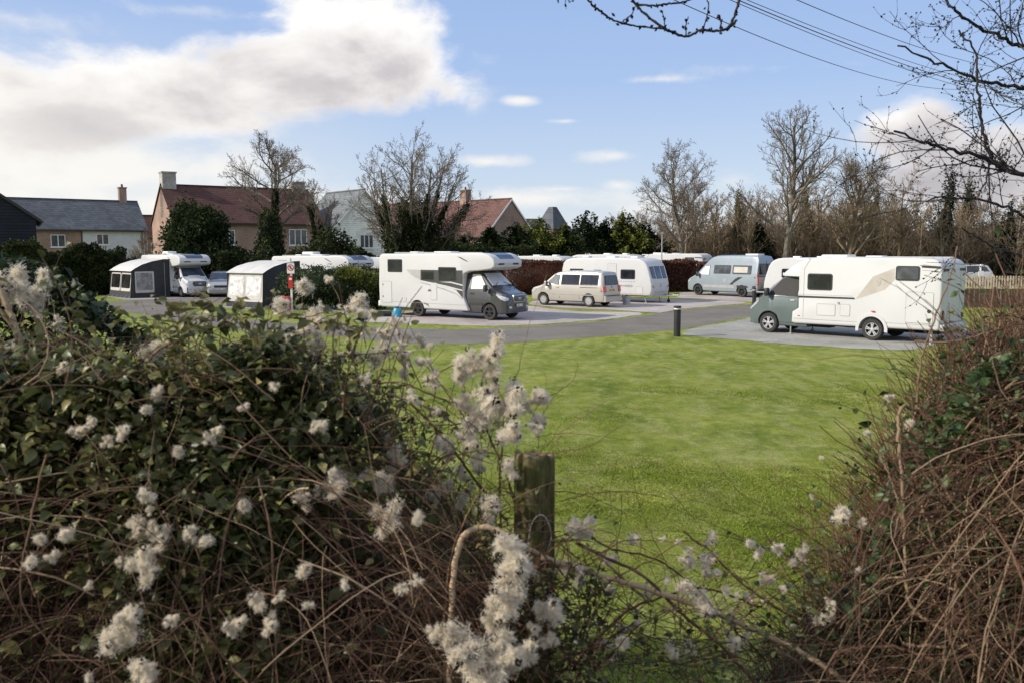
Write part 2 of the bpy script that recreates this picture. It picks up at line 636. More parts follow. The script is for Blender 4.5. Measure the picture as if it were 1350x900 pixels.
def tiltmats(n, tilt, r=rng):
    """local z roughly up, tilted by gaussian angle, random yaw"""
    yaw = r.uniform(0, 2 * PI, n)
    a = r.normal(0, tilt, n)
    ax = r.uniform(0, 2 * PI, n)
    cy, sy = np.cos(yaw), np.sin(yaw)
    Z = np.zeros(n)
    O = np.ones(n)
    Rz = np.stack([np.stack([cy, -sy, Z], 1), np.stack([sy, cy, Z], 1), np.stack([Z, Z, O], 1)], 1)
    kx, ky = np.cos(ax), np.sin(ax)
    c, s = np.cos(a), np.sin(a)
    Rt = np.stack([np.stack([c + kx * kx * (1 - c), kx * ky * (1 - c), ky * s], 1),
                   np.stack([kx * ky * (1 - c), c + ky * ky * (1 - c), -kx * s], 1),
                   np.stack([-ky * s, kx * s, c], 1)], 1)
    return Rt @ Rz


LEAF_BIG = (np.array([[0, 0, 0], [.27, .27, .12], [.31, .6, .08], [.02, 1.0, -.26], [-.29, .6, .13], [-.27, .27, .1], [0, .32, -.02], [0, .68, -.07]]),
            np.array([[0, 1, 6, 6], [1, 2, 7, 6], [2, 3, 7, 7], [0, 6, 5, 5], [6, 7, 4, 5], [7, 3, 4, 4]]))
LEAF_QUAD = (np.array([[0, 0, 0], [.4, .5, .08], [0, 1, 0], [-.4, .5, .08]]), np.array([[0, 1, 2, 3]]))


def scatter(tpl, Pn, R, S, tint):
    tv, tf = tpl
    n, k = len(Pn), len(tv)
    V = np.einsum('nij,kj->nki', R, tv) * S[:, None, None] + Pn[:, None, :]
    Fc = tf[None] + (np.arange(n) * k)[:, None, None]
    return V.reshape(-1, 3), Fc.reshape(-1, tf.shape[1]), np.repeat(tint, k)


def leafscatter(Pn, S, tint, big=False, tilt=None):
    """big leaves are split into triangles to keep polygons valid"""
    n = len(Pn)
    R = rotmats(n) if tilt is None else tiltmats(n, tilt)
    if big:
        tv = LEAF_BIG[0]
        tf = np.array([[0, 1, 6], [1, 2, 6], [2, 7, 6], [2, 3, 7], [0, 6, 5], [6, 4, 5], [6, 7, 4], [7, 3, 4]])
        return scatter((tv, tf), Pn, R, S, tint)
    return scatter(LEAF_QUAD, Pn, R, S, tint)


_ph = np.random.default_rng(5).uniform(0, 6.28, (12, 4))
_dr = np.random.default_rng(6).normal(size=(12, 3))


def lump(p, s=1.0, seed=0):
    """cheap smooth noise about -1..1 for (n,3) arrays"""
    p = np.asarray(p, float) * s
    v = 0
    for i in range(6):
        j = (i + seed) % 12
        v = v + np.sin(p @ _dr[j] * (1 + .45 * i) + _ph[j, seed % 4]) / (1 + .35 * i)
    return v / 2.6
# ------------------------------------------------------------------ light and sky
SUN_AZ = math.radians(-104)      # measured from +y (view direction) towards +x : the sun stands to the left
SUN_EL = math.radians(30)
sd = bpy.data.lights.new("sun", 'SUN')
sd.energy = 5.0
sd.angle = math.radians(.6)
sd.color = (1, .93, .82)
so = bpy.data.objects.new("sun", sd)
COL.objects.link(so)
sv = Vector((math.sin(SUN_AZ) * math.cos(SUN_EL), math.cos(SUN_AZ) * math.cos(SUN_EL), math.sin(SUN_EL)))
so.rotation_euler = sv.to_track_quat('Z', 'Y').to_euler()
so.location = sv * 60

w = bpy.data.worlds.new("World")
scene.world = w
w.use_nodes = True
nt = w.node_tree
for n in list(nt.nodes):
    nt.nodes.remove(n)
out = nt.nodes.new('ShaderNodeOutputWorld')
bg = nt.nodes.new('ShaderNodeBackground')
sky = N(nt, 'ShaderNodeTexSky', sky_type='NISHITA')
sky.sun_disc = False
sky.sun_elevation = SUN_EL
sky.sun_rotation = SUN_AZ
sky.air_density = 1.0
sky.dust_density = .6
sky.ozone_density = 1.5
SKYK = .10
skyc = mixc(nt, 1.0, sky.outputs[0], (SKYK, SKYK, SKYK), 'MULTIPLY')
tc = N(nt, 'ShaderNodeTexCoord')
dirv = tc.outputs['Generated']
s = N(nt, 'ShaderNodeSeparateXYZ')
L(nt, dirv, s.inputs[0])
az = math_(nt, 'ARCTAN2', s.outputs['X'], s.outputs['Y'])
el = math_(nt, 'ARCSINE', s.outputs['Z'])
# winter haze gradient over the physical sky
elr = math_(nt, 'MULTIPLY_ADD', el, 3.0, 0.0, clamp=True)
grad = ramp(nt, elr, [(0, (.9, .92, .95)), (.22, (.66, .79, .98)), (.55, (.46, .63, .97)), (1, (.36, .54, .93))])
skyc = mixc(nt, .80, skyc, grad.outputs['Color'])
comb = N(nt, 'ShaderNodeCombineXYZ')
L(nt, az, comb.inputs[0])
L(nt, math_(nt, 'MULTIPLY', el, 1.7), comb.inputs[1])
n1 = noise(nt, comb.outputs[0], 7, 9, .58, .35)
n2 = noise(nt, comb.outputs[0], 19, 6, .6)
nz = math_(nt, 'ADD', math_(nt, 'MULTIPLY', n1.outputs['Fac'], .75), math_(nt, 'MULTIPLY', n2.outputs['Fac'], .25))
nz = math_(nt, 'SUBTRACT', nz, .5)


def ell(px, py, rx, ry, dens=1.0):
    d = ray(px, py).normalized()
    a0, e0 = math.atan2(d.x, d.y), math.asin(d.z)
    a = math_(nt, 'MULTIPLY', math_(nt, 'SUBTRACT', az, a0), F / rx)
    e = math_(nt, 'MULTIPLY', math_(nt, 'SUBTRACT', el, e0), F / ry)
    d2 = math_(nt, 'ADD', math_(nt, 'MULTIPLY', a, a), math_(nt, 'MULTIPLY', e, e))
    return math_(nt, 'MULTIPLY', math_(nt, 'SUBTRACT', 1.0, math_(nt, 'SQRT', d2)), dens)


def field(lst):
    f = None
    for q in lst:
        e = ell(*q)
        f = e if f is None else math_(nt, 'SMOOTH_MAX', f, e, .25)
    return f


big = field([(470, 60, 135, 85), (370, 98, 140, 66), (235, 122, 210, 56), (520, 95, 95, 55), (60, 150, 190, 55), (430, 110, 190, 48),
             (20, 110, 110, 45, .8), (1330, 225, 130, 55), (1203, 176, 66, 54, 1.2), (1260, 235, 130, 42, .9), (-350, 120, 330, 120), (1900, 150, 300, 130)])
thin = field([(90, 215, 300, 48, 1.1), (230, 268, 420, 30, .6), (40, 25, 120, 18, .35), (250, 15, 90, 14, .4), (685, 133, 36, 10, .85), (742, 160, 30, 5, .5), (645, 213, 60, 12, .75),
              (808, 206, 60, 14, .7), (815, 244, 34, 12, .6), (700, 262, 190, 20, .65), (850, 275, 60, 18, .6), (960, 240, 60, 20, .5), (740, 250, 60, 7, .5), (870, 105, 60, 6, .35),
              (1010, 90, 90, 8, .25), (620, 110, 50, 40, .3), (230, 300, 300, 20, .6), (1100, 280, 300, 30, .4)])
db = math_(nt, 'MULTIPLY_ADD', nz, 2.0, big)
db = ramp(nt, db, [(-.0, 0), (.46, 1)])
db.color_ramp.interpolation = 'EASE'
dt = math_(nt, 'MULTIPLY_ADD', nz, 2.3, thin)
dt = ramp(nt, dt, [(.02, 0), (.7, .9)])
dt.color_ramp.interpolation = 'EASE'
# cloud shading: bright where the upper left rim catches light, greyer inside and below
n3 = noise(nt, comb.outputs[0], 6, 7, .55, .2)
e_t = math_(nt, 'MULTIPLY_ADD', el, 3.2, -.35)
core = math_(nt, 'MULTIPLY_ADD', nz, 2.0, big)
sh = math_(nt, 'SUBTRACT', math_(nt, 'ADD', math_(nt, 'MULTIPLY', n3.outputs['Fac'], 1.25), math_(nt, 'MULTIPLY', e_t, .75)), math_(nt, 'MULTIPLY', core, .52))
cc = ramp(nt, sh, [(.02, (.50, .49, .52)), (.3, (.66, .63, .65)), (.52, (.9, .87, .86)), (.7, (1.06, 1.04, 1.02))])
ov_fill = math_(nt, 'MULTIPLY_ADD', el, 2.2, -1.1, clamp=True)
skyc = mixc(nt, math_(nt, 'MULTIPLY', ov_fill, .4), skyc, (.84, .84, .86))  # whitening added overhead, out of view, to raise the ambient light
bk_fill = math_(nt, 'MULTIPLY_ADD', s.outputs['Y'], -1.6, -.05, clamp=True)
skyc = mixc(nt, math_(nt, 'MULTIPLY', bk_fill, .5), skyc, (1.0, 1.0, 1.12))  # bright sky added behind the camera to fill surfaces facing it
skyc = mixc(nt, dt.outputs['Color'], skyc, (.99, .97, .93))
skyc = mixc(nt, db.outputs['Color'], skyc, cc.outputs['Color'])
# warm brightening towards the low sun on the left
wa = math_(nt, 'MULTIPLY_ADD', az, -1.1, -.1, clamp=True)
wl = math_(nt, 'MULTIPLY', math_(nt, 'MULTIPLY_ADD', az, -2.2, -.25, clamp=True), math_(nt, 'MULTIPLY_ADD', el, -5.0, 1.25, clamp=True))
skyc = mixc(nt, math_(nt, 'MULTIPLY', wl, .75), skyc, (1.03, 1.0, .93))
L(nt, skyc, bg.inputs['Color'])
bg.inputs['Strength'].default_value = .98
L(nt, bg.outputs[0], out.inputs[0])

scene.view_settings.view_transform = 'Standard'
scene.view_settings.look = 'None'
scene.view_settings.exposure = 0
scene.cycles.max_bounces = 6
scene.cycles.diffuse_bounces = 3
scene.cycles.transparent_max_bounces = 8
scene.cycles.use_denoising = True
scene.cycles.caustics_reflective = False
scene.cycles.caustics_refractive = False


# ------------------------------------------------------------------ ground
def sstep(t):
    t = np.clip(t, 0, 1)
    return t * t * (3 - 2 * t)


def bankz(x, y):
    return 1.6 * (1 - sstep((np.asarray(y, float) - 2.2) / 3.2))


def ground():
    xs = np.concatenate([[-1500, -400, -120, -60], np.arange(-30, 30.1, .5), [60, 120, 400, 1500]])
    ys = np.concatenate([[-300, -50, -10], np.arange(-3, 9, .3), np.arange(9, 60, 1.5), [80, 120, 200, 400, 900, 2500]])
    X, Y = np.meshgrid(xs, ys)
    Z = bankz(X, Y)
    Pn = np.stack([X.ravel(), Y.ravel(), Z.ravel()], 1)
    near = (np.abs(Pn[:, 0]) < 31) & (Pn[:, 1] < 60) & (Pn[:, 1] > -3)
    Pn[:, 2] += np.where(near & (Pn[:, 1] < 21), lump(Pn, .8, 1) * .02, 0)
    nx, ny = len(xs), len(ys)
    i = np.arange(ny - 1)[:, None] * nx + np.arange(nx - 1)[None]
    Fc = np.stack([i, i + 1, i + nx + 1, i + nx], -1).reshape(-1, 4)
    o = npobj('lawn', Pn, Fc, M['grass'], smooth=True)
    tag(o, kind='structure')


ground()


def sheet(name, pts, z, mat, wob=0.05, closed=True):
    """smooth outline through surveyed points, laid as a thin sheet"""
    P2 = [(p[0], p[1]) for p in pts]
    n = len(P2)
    outl = []
    for i in range(n):
        p0, p1, p2, p3 = P2[i - 1], P2[i], P2[(i + 1) % n], P2[(i + 2) % n]
        d = math.dist(p1, p2)
        k = max(2, min(40, int(d / .35)))
        for j in range(k):
            t = j / k
            q = []
            for a in (0, 1):
                m1 = (p2[a] - p0[a]) * .5 * min(1, d / (math.dist(p0, p2) * .5 + 1e-6)) * .6
                m2 = (p3[a] - p1[a]) * .5 * min(1, d / (math.dist(p1, p3) * .5 + 1e-6)) * .6
                q.append((2 * t ** 3 - 3 * t ** 2 + 1) * p1[a] + (t ** 3 - 2 * t ** 2 + t) * m1 + (-2 * t ** 3 + 3 * t ** 2) * p2[a] + (t ** 3 - t ** 2) * m2)
            outl.append((q[0] + rnd.gauss(0, wob), q[1] + rnd.gauss(0, wob)))
    bm = bmesh.new()
    from mathutils.geometry import delaunay_2d_cdt
    res = delaunay_2d_cdt([Vector(q) for q in outl], [(i, (i + 1) % len(outl)) for i in range(len(outl))], [], 1, 1e-5)
    vs = [bm.verts.new((q[0], q[1], z)) for q in res[0]]
    for f in res[2]:
        ff = bm.faces.new([vs[i] for i in f])
        ff.normal_update()
        if ff.normal.z < 0:
            ff.normal_flip()
    me = bpy.data.meshes.new(name)
    bm.to_mesh(me)
    bm.free()
    me.materials.append(mat)
    o = bpy.data.objects.new(name, me)
    COL.objects.link(o)
    return tag(o, kind='structure')


Z1, Z2, Z3, Z4 = .004, .008, .012, .016
# main drive: lower edge left to right, then upper edge back
sheet('road', [G(*p) for p in [(120, 403), (160, 411), (210, 418), (260, 427), (330, 436), (430, 442), (520, 451), (600, 453.5), (690, 450.5), (800, 443), (860, 437.5), (905, 433), (960, 422.5), (1000, 416), (1060, 410), (1250, 402), (1500, 396),
                               (1500, 389), (1250, 393), (1060, 399), (985, 402), (900, 409), (846, 417), (795, 423.5), (690, 431), (600, 434.5), (540, 433), (470, 430.5), (400, 427), (330, 421.5), (270, 415), (235, 409), (228, 403), (245, 399.5), (300, 400.5), (330, 402), (330, 396), (300, 391), (240, 391), (180, 396), (135, 400)]], Z1, M['asphalt'], .03)
# pitches
sheet('gravel_pitch', [G(*p) for p in [(470, 424), (560, 427.5), (640, 430), (700, 428.5), (795, 421.5), (846, 415), (838, 412), (770, 411), (725, 407.5), (700, 404), (640, 404), (560, 409), (500, 414), (470, 419)]], Z2, M['gravel'], .04)
sheet('gravel_pitch', [G(*p) for p in [(700, 402), (745, 406.5), (800, 408.5), (850, 412), (870, 413), (900, 407.5), (985, 400), (960, 397), (910, 395.5), (860, 394), (800, 393), (740, 394.5), (705, 397)]], Z3, M['gravel'], .04)
sheet('gravel_pitch', [G(*p) for p in [(893, 392.8), (930, 394.5), (985, 398), (1040, 400.5), (1060, 394), (1010, 389), (960, 386), (900, 386)]], Z2, M['gravel'], .04)
sheet('blue_gravel_pitch', [G(*p) for p in [(900, 441), (960, 447), (1040, 453.5), (1130, 459.5), (1190, 461.5), (1222, 458), (1262, 448), (1290, 443), (1290, 437), (1200, 428), (1080, 420), (1000, 418.5), (950, 427), (915, 433)]], Z2, M['bluegravel'], .05)
sheet('blue_gravel_pitch', [G(*p) for p in [(170, 396), (240, 393.5), (330, 392), (330, 386), (240, 384), (150, 388), (140, 391.5), (155, 394)]], Z2, M['bluegravel'], .03)
sheet('gravel_pitch', [G(*p) for p in [(290, 405), (330, 407.5), (400, 410), (470, 410), (460, 399), (380, 396), (310, 398)]], Z2, M['bluegravel'], .03)


# grass blades on the nearer lawn
def blades():
    n = 700000
    u = rng.uniform(0, 1, n)
    y = 4.6 * (34 / 4.6) ** u
    x = rng.uniform(-.64, .64, n) * y
    keep = (rng.uniform(0, 1, n) < np.clip((36 - y) / 14, 0, 1)) & (y < 26.8 + .8 * np.sin(x * 3)) & (lump(np.stack([x, y, 0 * x], 1), 2.5, 3) + .35 * lump(np.stack([x, y, 0 * x], 1), 9, 5) > -.75)
    x, y = x[keep], y[keep]
    n = len(x)
    p = np.stack([x, y, bankz(x, y) - .012], 1)
    h = rng.uniform(.014, .04, n) * np.interp(y, [5, 16, 27], [1, .8, .4]) * (1 + .35 * lump(p, 1.7, 2))
    wd = .0022 + .0005 * y
    yaw = rng.uniform(0, PI, n)
    lean = rng.normal(0, .8, (n, 2)) * h[:, None]
    dx, dy = np.cos(yaw) * wd, np.sin(yaw) * wd
    a = p + np.stack([dx, dy, 0 * dx], 1)
    b = p - np.stack([dx, dy, 0 * dx], 1)
    c = p + np.stack([lean[:, 0], lean[:, 1], h], 1)
    V = np.stack([a, b, c], 1).reshape(-1, 3)
    Fc = np.arange(3 * n).reshape(-1, 3)
    pat = lump(p * np.array([.45, 1, 1]), 1.6, 4)
    t = np.clip(.42 + .28 * pat + rng.normal(0, .14, n), 0, 1)
    o = npobj('grass', V, Fc, M['grassblade'], tint=np.repeat(t, 3))
    tag(o, 'short green grass blades covering the near lawn', 'grass', kind='stuff')


blades()


def litter():
    r = np.random.default_rng(17)
    n = 2600
    y = 4.8 * (26 / 4.8) ** r.uniform(0, 1, n)
    x = r.uniform(-.62, .62, n) * y
    p = np.stack([x, y, bankz(x, y) + .018], 1)
    p = p[lump(p, .9, 2) > -.1]
    V, Fc, T = leafscatter(p, r.uniform(.018, .05, len(p)), np.clip(r.normal(.75, .25, len(p)), 0, 1), tilt=.4)
    o = npobj('fallen_leaves', V, Fc, M['stem'], tint=T)
    tag(o, 'brown fallen leaves and bits of dead stalk scattered over the lawn', 'leaves', kind='stuff')


litter()


# ------------------------------------------------------------------ houses
def house(name, label, loc, rz, Lx, W, eave, ridge, wall, roof, windows=(), chimneys=(), verge='upvc', over=.25, cat='house', panels=(), pipes=(), vergew=.14):
    t = thing(name, label, cat, (loc[0], loc[1], 0), rz)
    hx, hy = Lx / 2, W / 2
    m = MB()
    prof = [(-hy, -.3), (hy, -.3), (hy, eave), (0, ridge), (-hy, eave)]
    m.prism(prof, lambda u, v: (-hx, u, v), lambda u, v: (hx, u, v))
    wo = m.build('wall', M[wall], t)
    sl = (ridge - eave) / hy
    th = .16
    m = MB()
    for s in (-1, 1):
        ye, ze = s * (hy + over), eave - sl * over
        a = [(ye, ze + .02), (0, ridge + .02), (0, ridge + .02 + th), (ye, ze + .02 + th)]
        m.prism(a, lambda u, v: (-hx - .12, u, v), lambda u, v: (hx + .12, u, v))
    rp = m.build('roof', M[roof], t)
    m = MB()
    m.box((0, 0, ridge + .2), (Lx + .2, .22, .1)).build('ridge_tiles', M[roof], rp)
    if verge:
        for e in (-1, 1):
            for s in (-1, 1):
                m = MB()
                ye, ze = s * (hy + over), eave - sl * over
                a = [(ye, ze - .06), (0, ridge - .06), (0, ridge - .06 + vergew * 1.6), (ye, ze - .06 + vergew * 1.6)]
                x0 = e * (hx + .123)
                m.prism(a, lambda u, v: (x0, u, v), lambda u, v: (x0 + e * .04, u, v))
                m.build('bargeboard', M[verge], t)
    for s in (-1, 1):
        MB().box((0, s * (hy + over + .06), eave - sl * over + .05), (Lx + .1, .11, .1)).build('gutter', M['gutter'], t)

    def face(side):
        if side == 'f':
            return lambda u, o, z: (u, -hy - o, z)
        if side == 'b':
            return lambda u, o, z: (u, hy + o, z)
        if side == 'r':
            return lambda u, o, z: (hx + o, u, z)
        return lambda u, o, z: (-hx - o, -u, z)
    for pn in panels:
        side, u0, u1, z0, z1, mt = pn
        fn = face(side)
        MB().prism([(u0, z0), (u1, z0), (u1, z1), (u0, z1)], lambda u, v: fn(u, .004, v), lambda u, v: fn(u, .03, v)).build('wall_panel', M[mt], t)
    for wd in windows:
        side, u, z, ww, hh = wd[:5]
        npan = wd[5] if len(wd) > 5 else 2
        fn = face(side)
        m = MB()

        def bx(mm, ua, ub, za, zb, oa, ob):
            mm.prism([(ua, za), (ub, za), (ub, zb), (ua, zb)], lambda p, q: fn(p, oa, q), lambda p, q: fn(p, ob, q))
        fw = .07
        bx(m, u - ww / 2, u - ww / 2 + fw, z, z + hh, .01, .07)
        bx(m, u + ww / 2 - fw, u + ww / 2, z, z + hh, .01, .07)
        bx(m, u - ww / 2 + fw, u + ww / 2 - fw, z, z + fw, .01, .07)
        bx(m, u - ww / 2 + fw, u + ww / 2 - fw, z + hh - fw, z + hh, .01, .07)
        for k in range(1, npan):
            xc = u - ww / 2 + ww * k / npan
            bx(m, xc - fw * .6, xc + fw * .6, z + fw, z + hh - fw, .01, .065)
        f = m.build('window', M['upvc'], t)
        m = MB()
        bx(m, u - ww / 2 + fw * .5, u + ww / 2 - fw * .5, z + fw * .5, z + hh - fw * .5, .005, .035)
        m.build('pane', M['houseglass'], f)
        m = MB()
        bx(m, u - ww / 2 - .08, u + ww / 2 + .08, z - .09, z - .005, .005, .12)
        m.build('sill', M['upvc'], f)
    for (side, u) in pipes:
        fn = face(side)
        MB().cyl(fn(u, .09, 0), fn(u, .09, eave - .1), .045, n=8).build('downpipe', M['gutter'], t)
    for (cx, cy, cw, cdp, z0, z1, mt) in chimneys:
        c = MB().box((cx, cy, (z0 + z1) / 2), (cw, cdp, z1 - z0)).build('chimney', M[mt], t)
        MB().box((cx, cy, z1 + .06), (cw + .14, cdp + .14, .12)).build('chimney_cap', M[mt], c)
        if mt != 'stone':
            MB().lathe([(.13, 0), (.1, .3), (.12, .34)], 'z', (cx, cy, z1 + .12), 12).build('chimney_pot', M['tile2'], c)
    return t


def hx_(px, D):
    return (px - 675) / F * D


R = math.radians
# black clad barn, gable towards the campsite
house('barn', 'black timber clad barn with a plain gable at the left edge', (hx_(55, 60) - 10.6, 66.2), R(-61), 14, 12.4, 5.35, 9.9, 'barn', 'slate', verge='gutter', cat='barn', over=.35,
      pipes=(('f', 6.9),))
# grey slate house, half brick half white boards
house('terraced_house', 'grey slate roofed house with one brick and one white rendered half', (hx_(92, 92) - .6, 93.5), R(36), 14.0, 8.0, 5.15, 8.2, 'brick2', 'slate', verge=None,
      windows=[('f', -1.6, 3.35, 1.35, 1.25, 2), ('f', -4.9, 3.35, 1.35, 1.25, 2), ('f', 2.6, 3.6, 1.2, 1.1, 2), ('f', 2.3, .8, 1.3, 1.1, 2)], panels=[('f', .7, 6.72, 0, 5.1, 'render'), ('r', -4, 4, 0, 5.1, 'render')],
      chimneys=[(5.6, .1, .75, .75, 7.6, 9.75, 'brick2')], pipes=(('f', .6), ('f', 6.5)))
house('cottage', 'small red roofed brick cottage glimpsed between the slate house and the conifer', (hx_(190, 112), 114), R(30), 6.5, 5.5, 4.6, 7.3, 'brick', 'tile', over=.2, windows=[('f', 0.5, 2.8, 1.1, 1.1, 2)])
house('farmhouse', 'large brick house with brown red tile roof and a pale chimney at each end', (hx_(312, 83) + .1, 84), R(34), 13.8, 8.8, 5.5, 8.8, 'brick2', 'tile', verge=None,
      windows=[('f', -2.2, 3.55, 1.0, 1.3, 2), ('f', 4.2, 3.5, 1.75, 1.5, 3), ('f', 1.0, 3.55, 1.0, 1.3, 2), ('f', 4.2, .7, 1.75, 1.4, 3), ('f', -2.2, .7, 1.2, 1.3, 2)],
      chimneys=[(-6.3, 0, 1.2, 1.1, 6, 10.0, 'stone'), (5.9, 0.0, 1.3, .9, 7.0, 9.6, 'stone')])
house('gabled_house', 'white weatherboarded house with a steep pale slate roof and gable towards the pitches', (hx_(455, 87) - .2, 89), R(-50), 7.6, 6.8, 5.1, 8.75, 'board', 'slate2', verge='upvc', vergew=.12,
      windows=[('r', .15, 3.25, 1.5, 1.3, 3), ('f', 1, 3.2, 1.2, 1.2, 2)])
house('brick_house', 'brick house half hidden behind the ivy clad tree with a white verge', (hx_(518, 97) - .6, 99), R(-48), 9.5, 6.4, 5.0, 7.95, 'brick2', 'tile2', windows=[('r', 0, 3, 1.2, 1.2, 2)], pipes=(('r', -2.4),))
house('long_house', 'long brick house with brown red roof, one brick chimney and a white verged gable', (hx_(618, 98) + .0, 100), R(-44), 13.2, 7.6, 4.6, 8.4, 'brick', 'tile2',
      windows=[('f', 3.4, 2.2, 1.2, 1.3, 2), ('f', .5, 2.2, 1.2, 1.3, 2), ('f', -2.6, 2.2, 1.2, 1.3, 2)], chimneys=[(-.6, 0, 1.0, .8, 7.8, 9.7, 'brick2')], over=.3)

# oast roof far away
ot = thing('oast_house', 'dark pyramid roof of an oast house poking over the hedge', 'oast house', (hx_(728, 140), 140, 0))
MB().lathe([(2.6, 0), (2.6, 6.2)], 'z', n=4).build('wall', M['brick'], ot)
MB().lathe([(2.9, 6.2), (.65, 9.75), (.55, 9.75)], 'z', n=4).build('roof', M['slate'], ot)
MB().box((-3.6, 1, 6.6), (2.6, 3, 2.6)).build('extension', M['slate'], ot)
# ------------------------------------------------------------------ vehicles
# local frame: x forward, y to the vehicle's left, z up, origin on the ground at the centre between the axles
def rrect(u0, v0, u1, v1, r, k=3):
    pts = []
    for cx, cy, a0 in ((u1 - r, v1 - r, 0), (u0 + r, v1 - r, 90), (u0 + r, v0 + r, 180), (u1 - r, v0 + r, 270)):
        for i in range(k + 1):
            a = R(a0 + 90 * i / k)
            pts.append((cx + r * math.cos(a), cy + r * math.sin(a)))
    return pts


def grow(poly, d):
    """offset a convex-ish polygon outwards from its centre by d"""
    n = len(poly)
    A = sum(poly[i][0] * poly[(i + 1) % n][1] - poly[(i + 1) % n][0] * poly[i][1] for i in range(n))
    sgn = 1 if A > 0 else -1
    o = []
    for i in range(n):
        p0, p1, p2 = poly[i - 1], poly[i], poly[(i + 1) % n]
        def nrm(a, b):
            dx, dy = b[0] - a[0], b[1] - a[1]
            l = math.hypot(dx, dy) + 1e-9
            return (dy / l * sgn, -dx / l * sgn)
        n1, n2 = nrm(p0, p1), nrm(p1, p2)
        mx, my = n1[0] + n2[0], n1[1] + n2[1]
        l = mx * mx + my * my
        if l < 1e-6:
            mx, my, l = n1[0], n1[1], 1
        k = 2 / l * d
        k = min(k, 1.6 * d) if d > 0 else max(k, 1.6 * d)
        o.append((p1[0] + mx * k, p1[1] + my * k))
    return o


def patch(name, poly, surf, mat, parent, off=.006, th=.02):
    m = MB()
    m.prism(poly, lambda u, v: surf(u, v, off - th), lambda u, v: surf(u, v, off))
    return m.build(name, M[mat], parent)


def window(poly, surf, parent, name='window', frame='black', pane='glass', fw=.05, off=.006):
    f = patch(name, poly, surf, frame, parent, off + .006, .03)
    patch('pane', grow(poly, -fw), surf, pane, f, off + .014, .006)
    return f


def seam(poly, surf, parent, name='hatch', mat='white', off=.004, edge='seam'):
    """a shut panel: thin dark joint round a body coloured leaf"""
    f = patch(name, poly, surf, mat, parent, off + .008, .02)
    patch('joint', grow(poly, .016), surf, edge, f, off, .012)
    return f


def strip(name, rows, surf, mat, parent, off=.012, n=3):
    """panel following a curved side: rows of (x, zlow, zhigh)"""
    R_ = []
    for a, b in zip(rows[:-1], rows[1:]):
        for k in range(n):
            t = k / n
            R_.append(tuple(a[i] + (b[i] - a[i]) * t for i in range(3)))
    R_.append(rows[-1])
    m = MB()
    for x, z0, z1 in R_:
        m.v += [surf(x, z0, off), surf(x, (z0 + z1) / 2, off + .012), surf(x, z1, off), surf(x, z1, -.03), surf(x, z0, -.03)]
    for i in range(len(R_) - 1):
        for j in range(5):
            m.f.append((i * 5 + j, i * 5 + (j + 1) % 5, (i + 1) * 5 + (j + 1) % 5, (i + 1) * 5 + j))
    m.f.append((0, 1, 2, 3, 4))
    e = (len(R_) - 1) * 5
    m.f.append((e + 4, e + 3, e + 2, e + 1, e))
    return m.build(name, M[mat], parent, smooth=True, ang=50)


def outline(name, poly, surf, mat, parent, wd=.014, off=.003):
    inn = grow(poly, -wd)
    m = MB()
    n = len(poly)
    for k in range(n):
        q = [poly[k], poly[(k + 1) % n], inn[(k + 1) % n], inn[k]]
        m.prism(q, lambda u, v: surf(u, v, off - .02), lambda u, v: surf(u, v, off))
    return m.build(name, M[mat], parent)


def wheel(parent, x, y, r=.34, wd=.22, rim='chrome', spokes=5, s=1, style='twin'):
    yo = y
    t = MB().lathe([(r * .62, -wd / 2), (r * .93, -wd / 2), (r, -wd / 2 + .03), (r, wd / 2 - .03), (r * .93, wd / 2), (r * .64, wd / 2), (r * .62, wd / 2 - .02), (r * .62, -wd / 2)], 'y', (x, yo, r), 32, False).build('wheel', M['rubber'], parent, smooth=True)
    e = s * wd / 2
    m = MB()
    m.lathe([(r * .1, e * .15), (r * .61, e * .15), (r * .61, e * .1)], 'y', (x, yo, r), 32)
    m.build('wheel_well', M['black'], t, smooth=True)
    m = MB()
    # rim ring
    n = 32
    i0 = len(m.v)
    for rr, oo in ((r * .64, e * .8), (r * .64, e * 1.0), (r * .61, e * 1.0), (r * .58, e * .7)):
        for k in range(n):
            a = 2 * PI * k / n
            m.v.append((x + rr * math.cos(a), yo + oo, r + rr * math.sin(a)))
    for j in range(4):
        for k in range(n):
            m.f.append((i0 + j * n + k, i0 + j * n + (k + 1) % n, i0 + ((j + 1) % 4) * n + (k + 1) % n, i0 + ((j + 1) % 4) * n + k))
    m.lathe([(r * .17, e * .75), (r * .17, e * 1.0), (r * .1, e * 1.04)], 'y', (x, yo, r), 16)
    for k in range(spokes):
        for d in ((-.16, .16) if style == 'twin' else (0,)):
            a = 2 * PI * k / spokes + PI / 2
            a2 = a + d
            wsp = r * (.055 if style == 'twin' else .13)
            u = Vector((math.cos(a2), 0, math.sin(a2)))
            v = Vector((-math.sin(a2), 0, math.cos(a2)))
            c = Vector((x, yo, r))
            p = [c + u * r * .1 + v * wsp, c + u * r * .62 + v * wsp, c + u * r * .62 - v * wsp, c + u * r * .1 - v * wsp]
            q0 = [tuple(z + Vector((0, e * .82, 0))) for z in p]
            q1 = [tuple(z + Vector((0, e * .98, 0))) for z in p]
            i = len(m.v)
            m.v += q0 + q1
            m.f += [(i, i + 1, i + 2, i + 3), (i + 7, i + 6, i + 5, i + 4), (i, i + 4, i + 5, i + 1), (i + 1, i + 5, i + 6, i + 2), (i + 2, i + 6, i + 7, i + 3), (i + 3, i + 7, i + 4, i)]
    m.build('rim', M[rim], t, smooth=True)
    return t


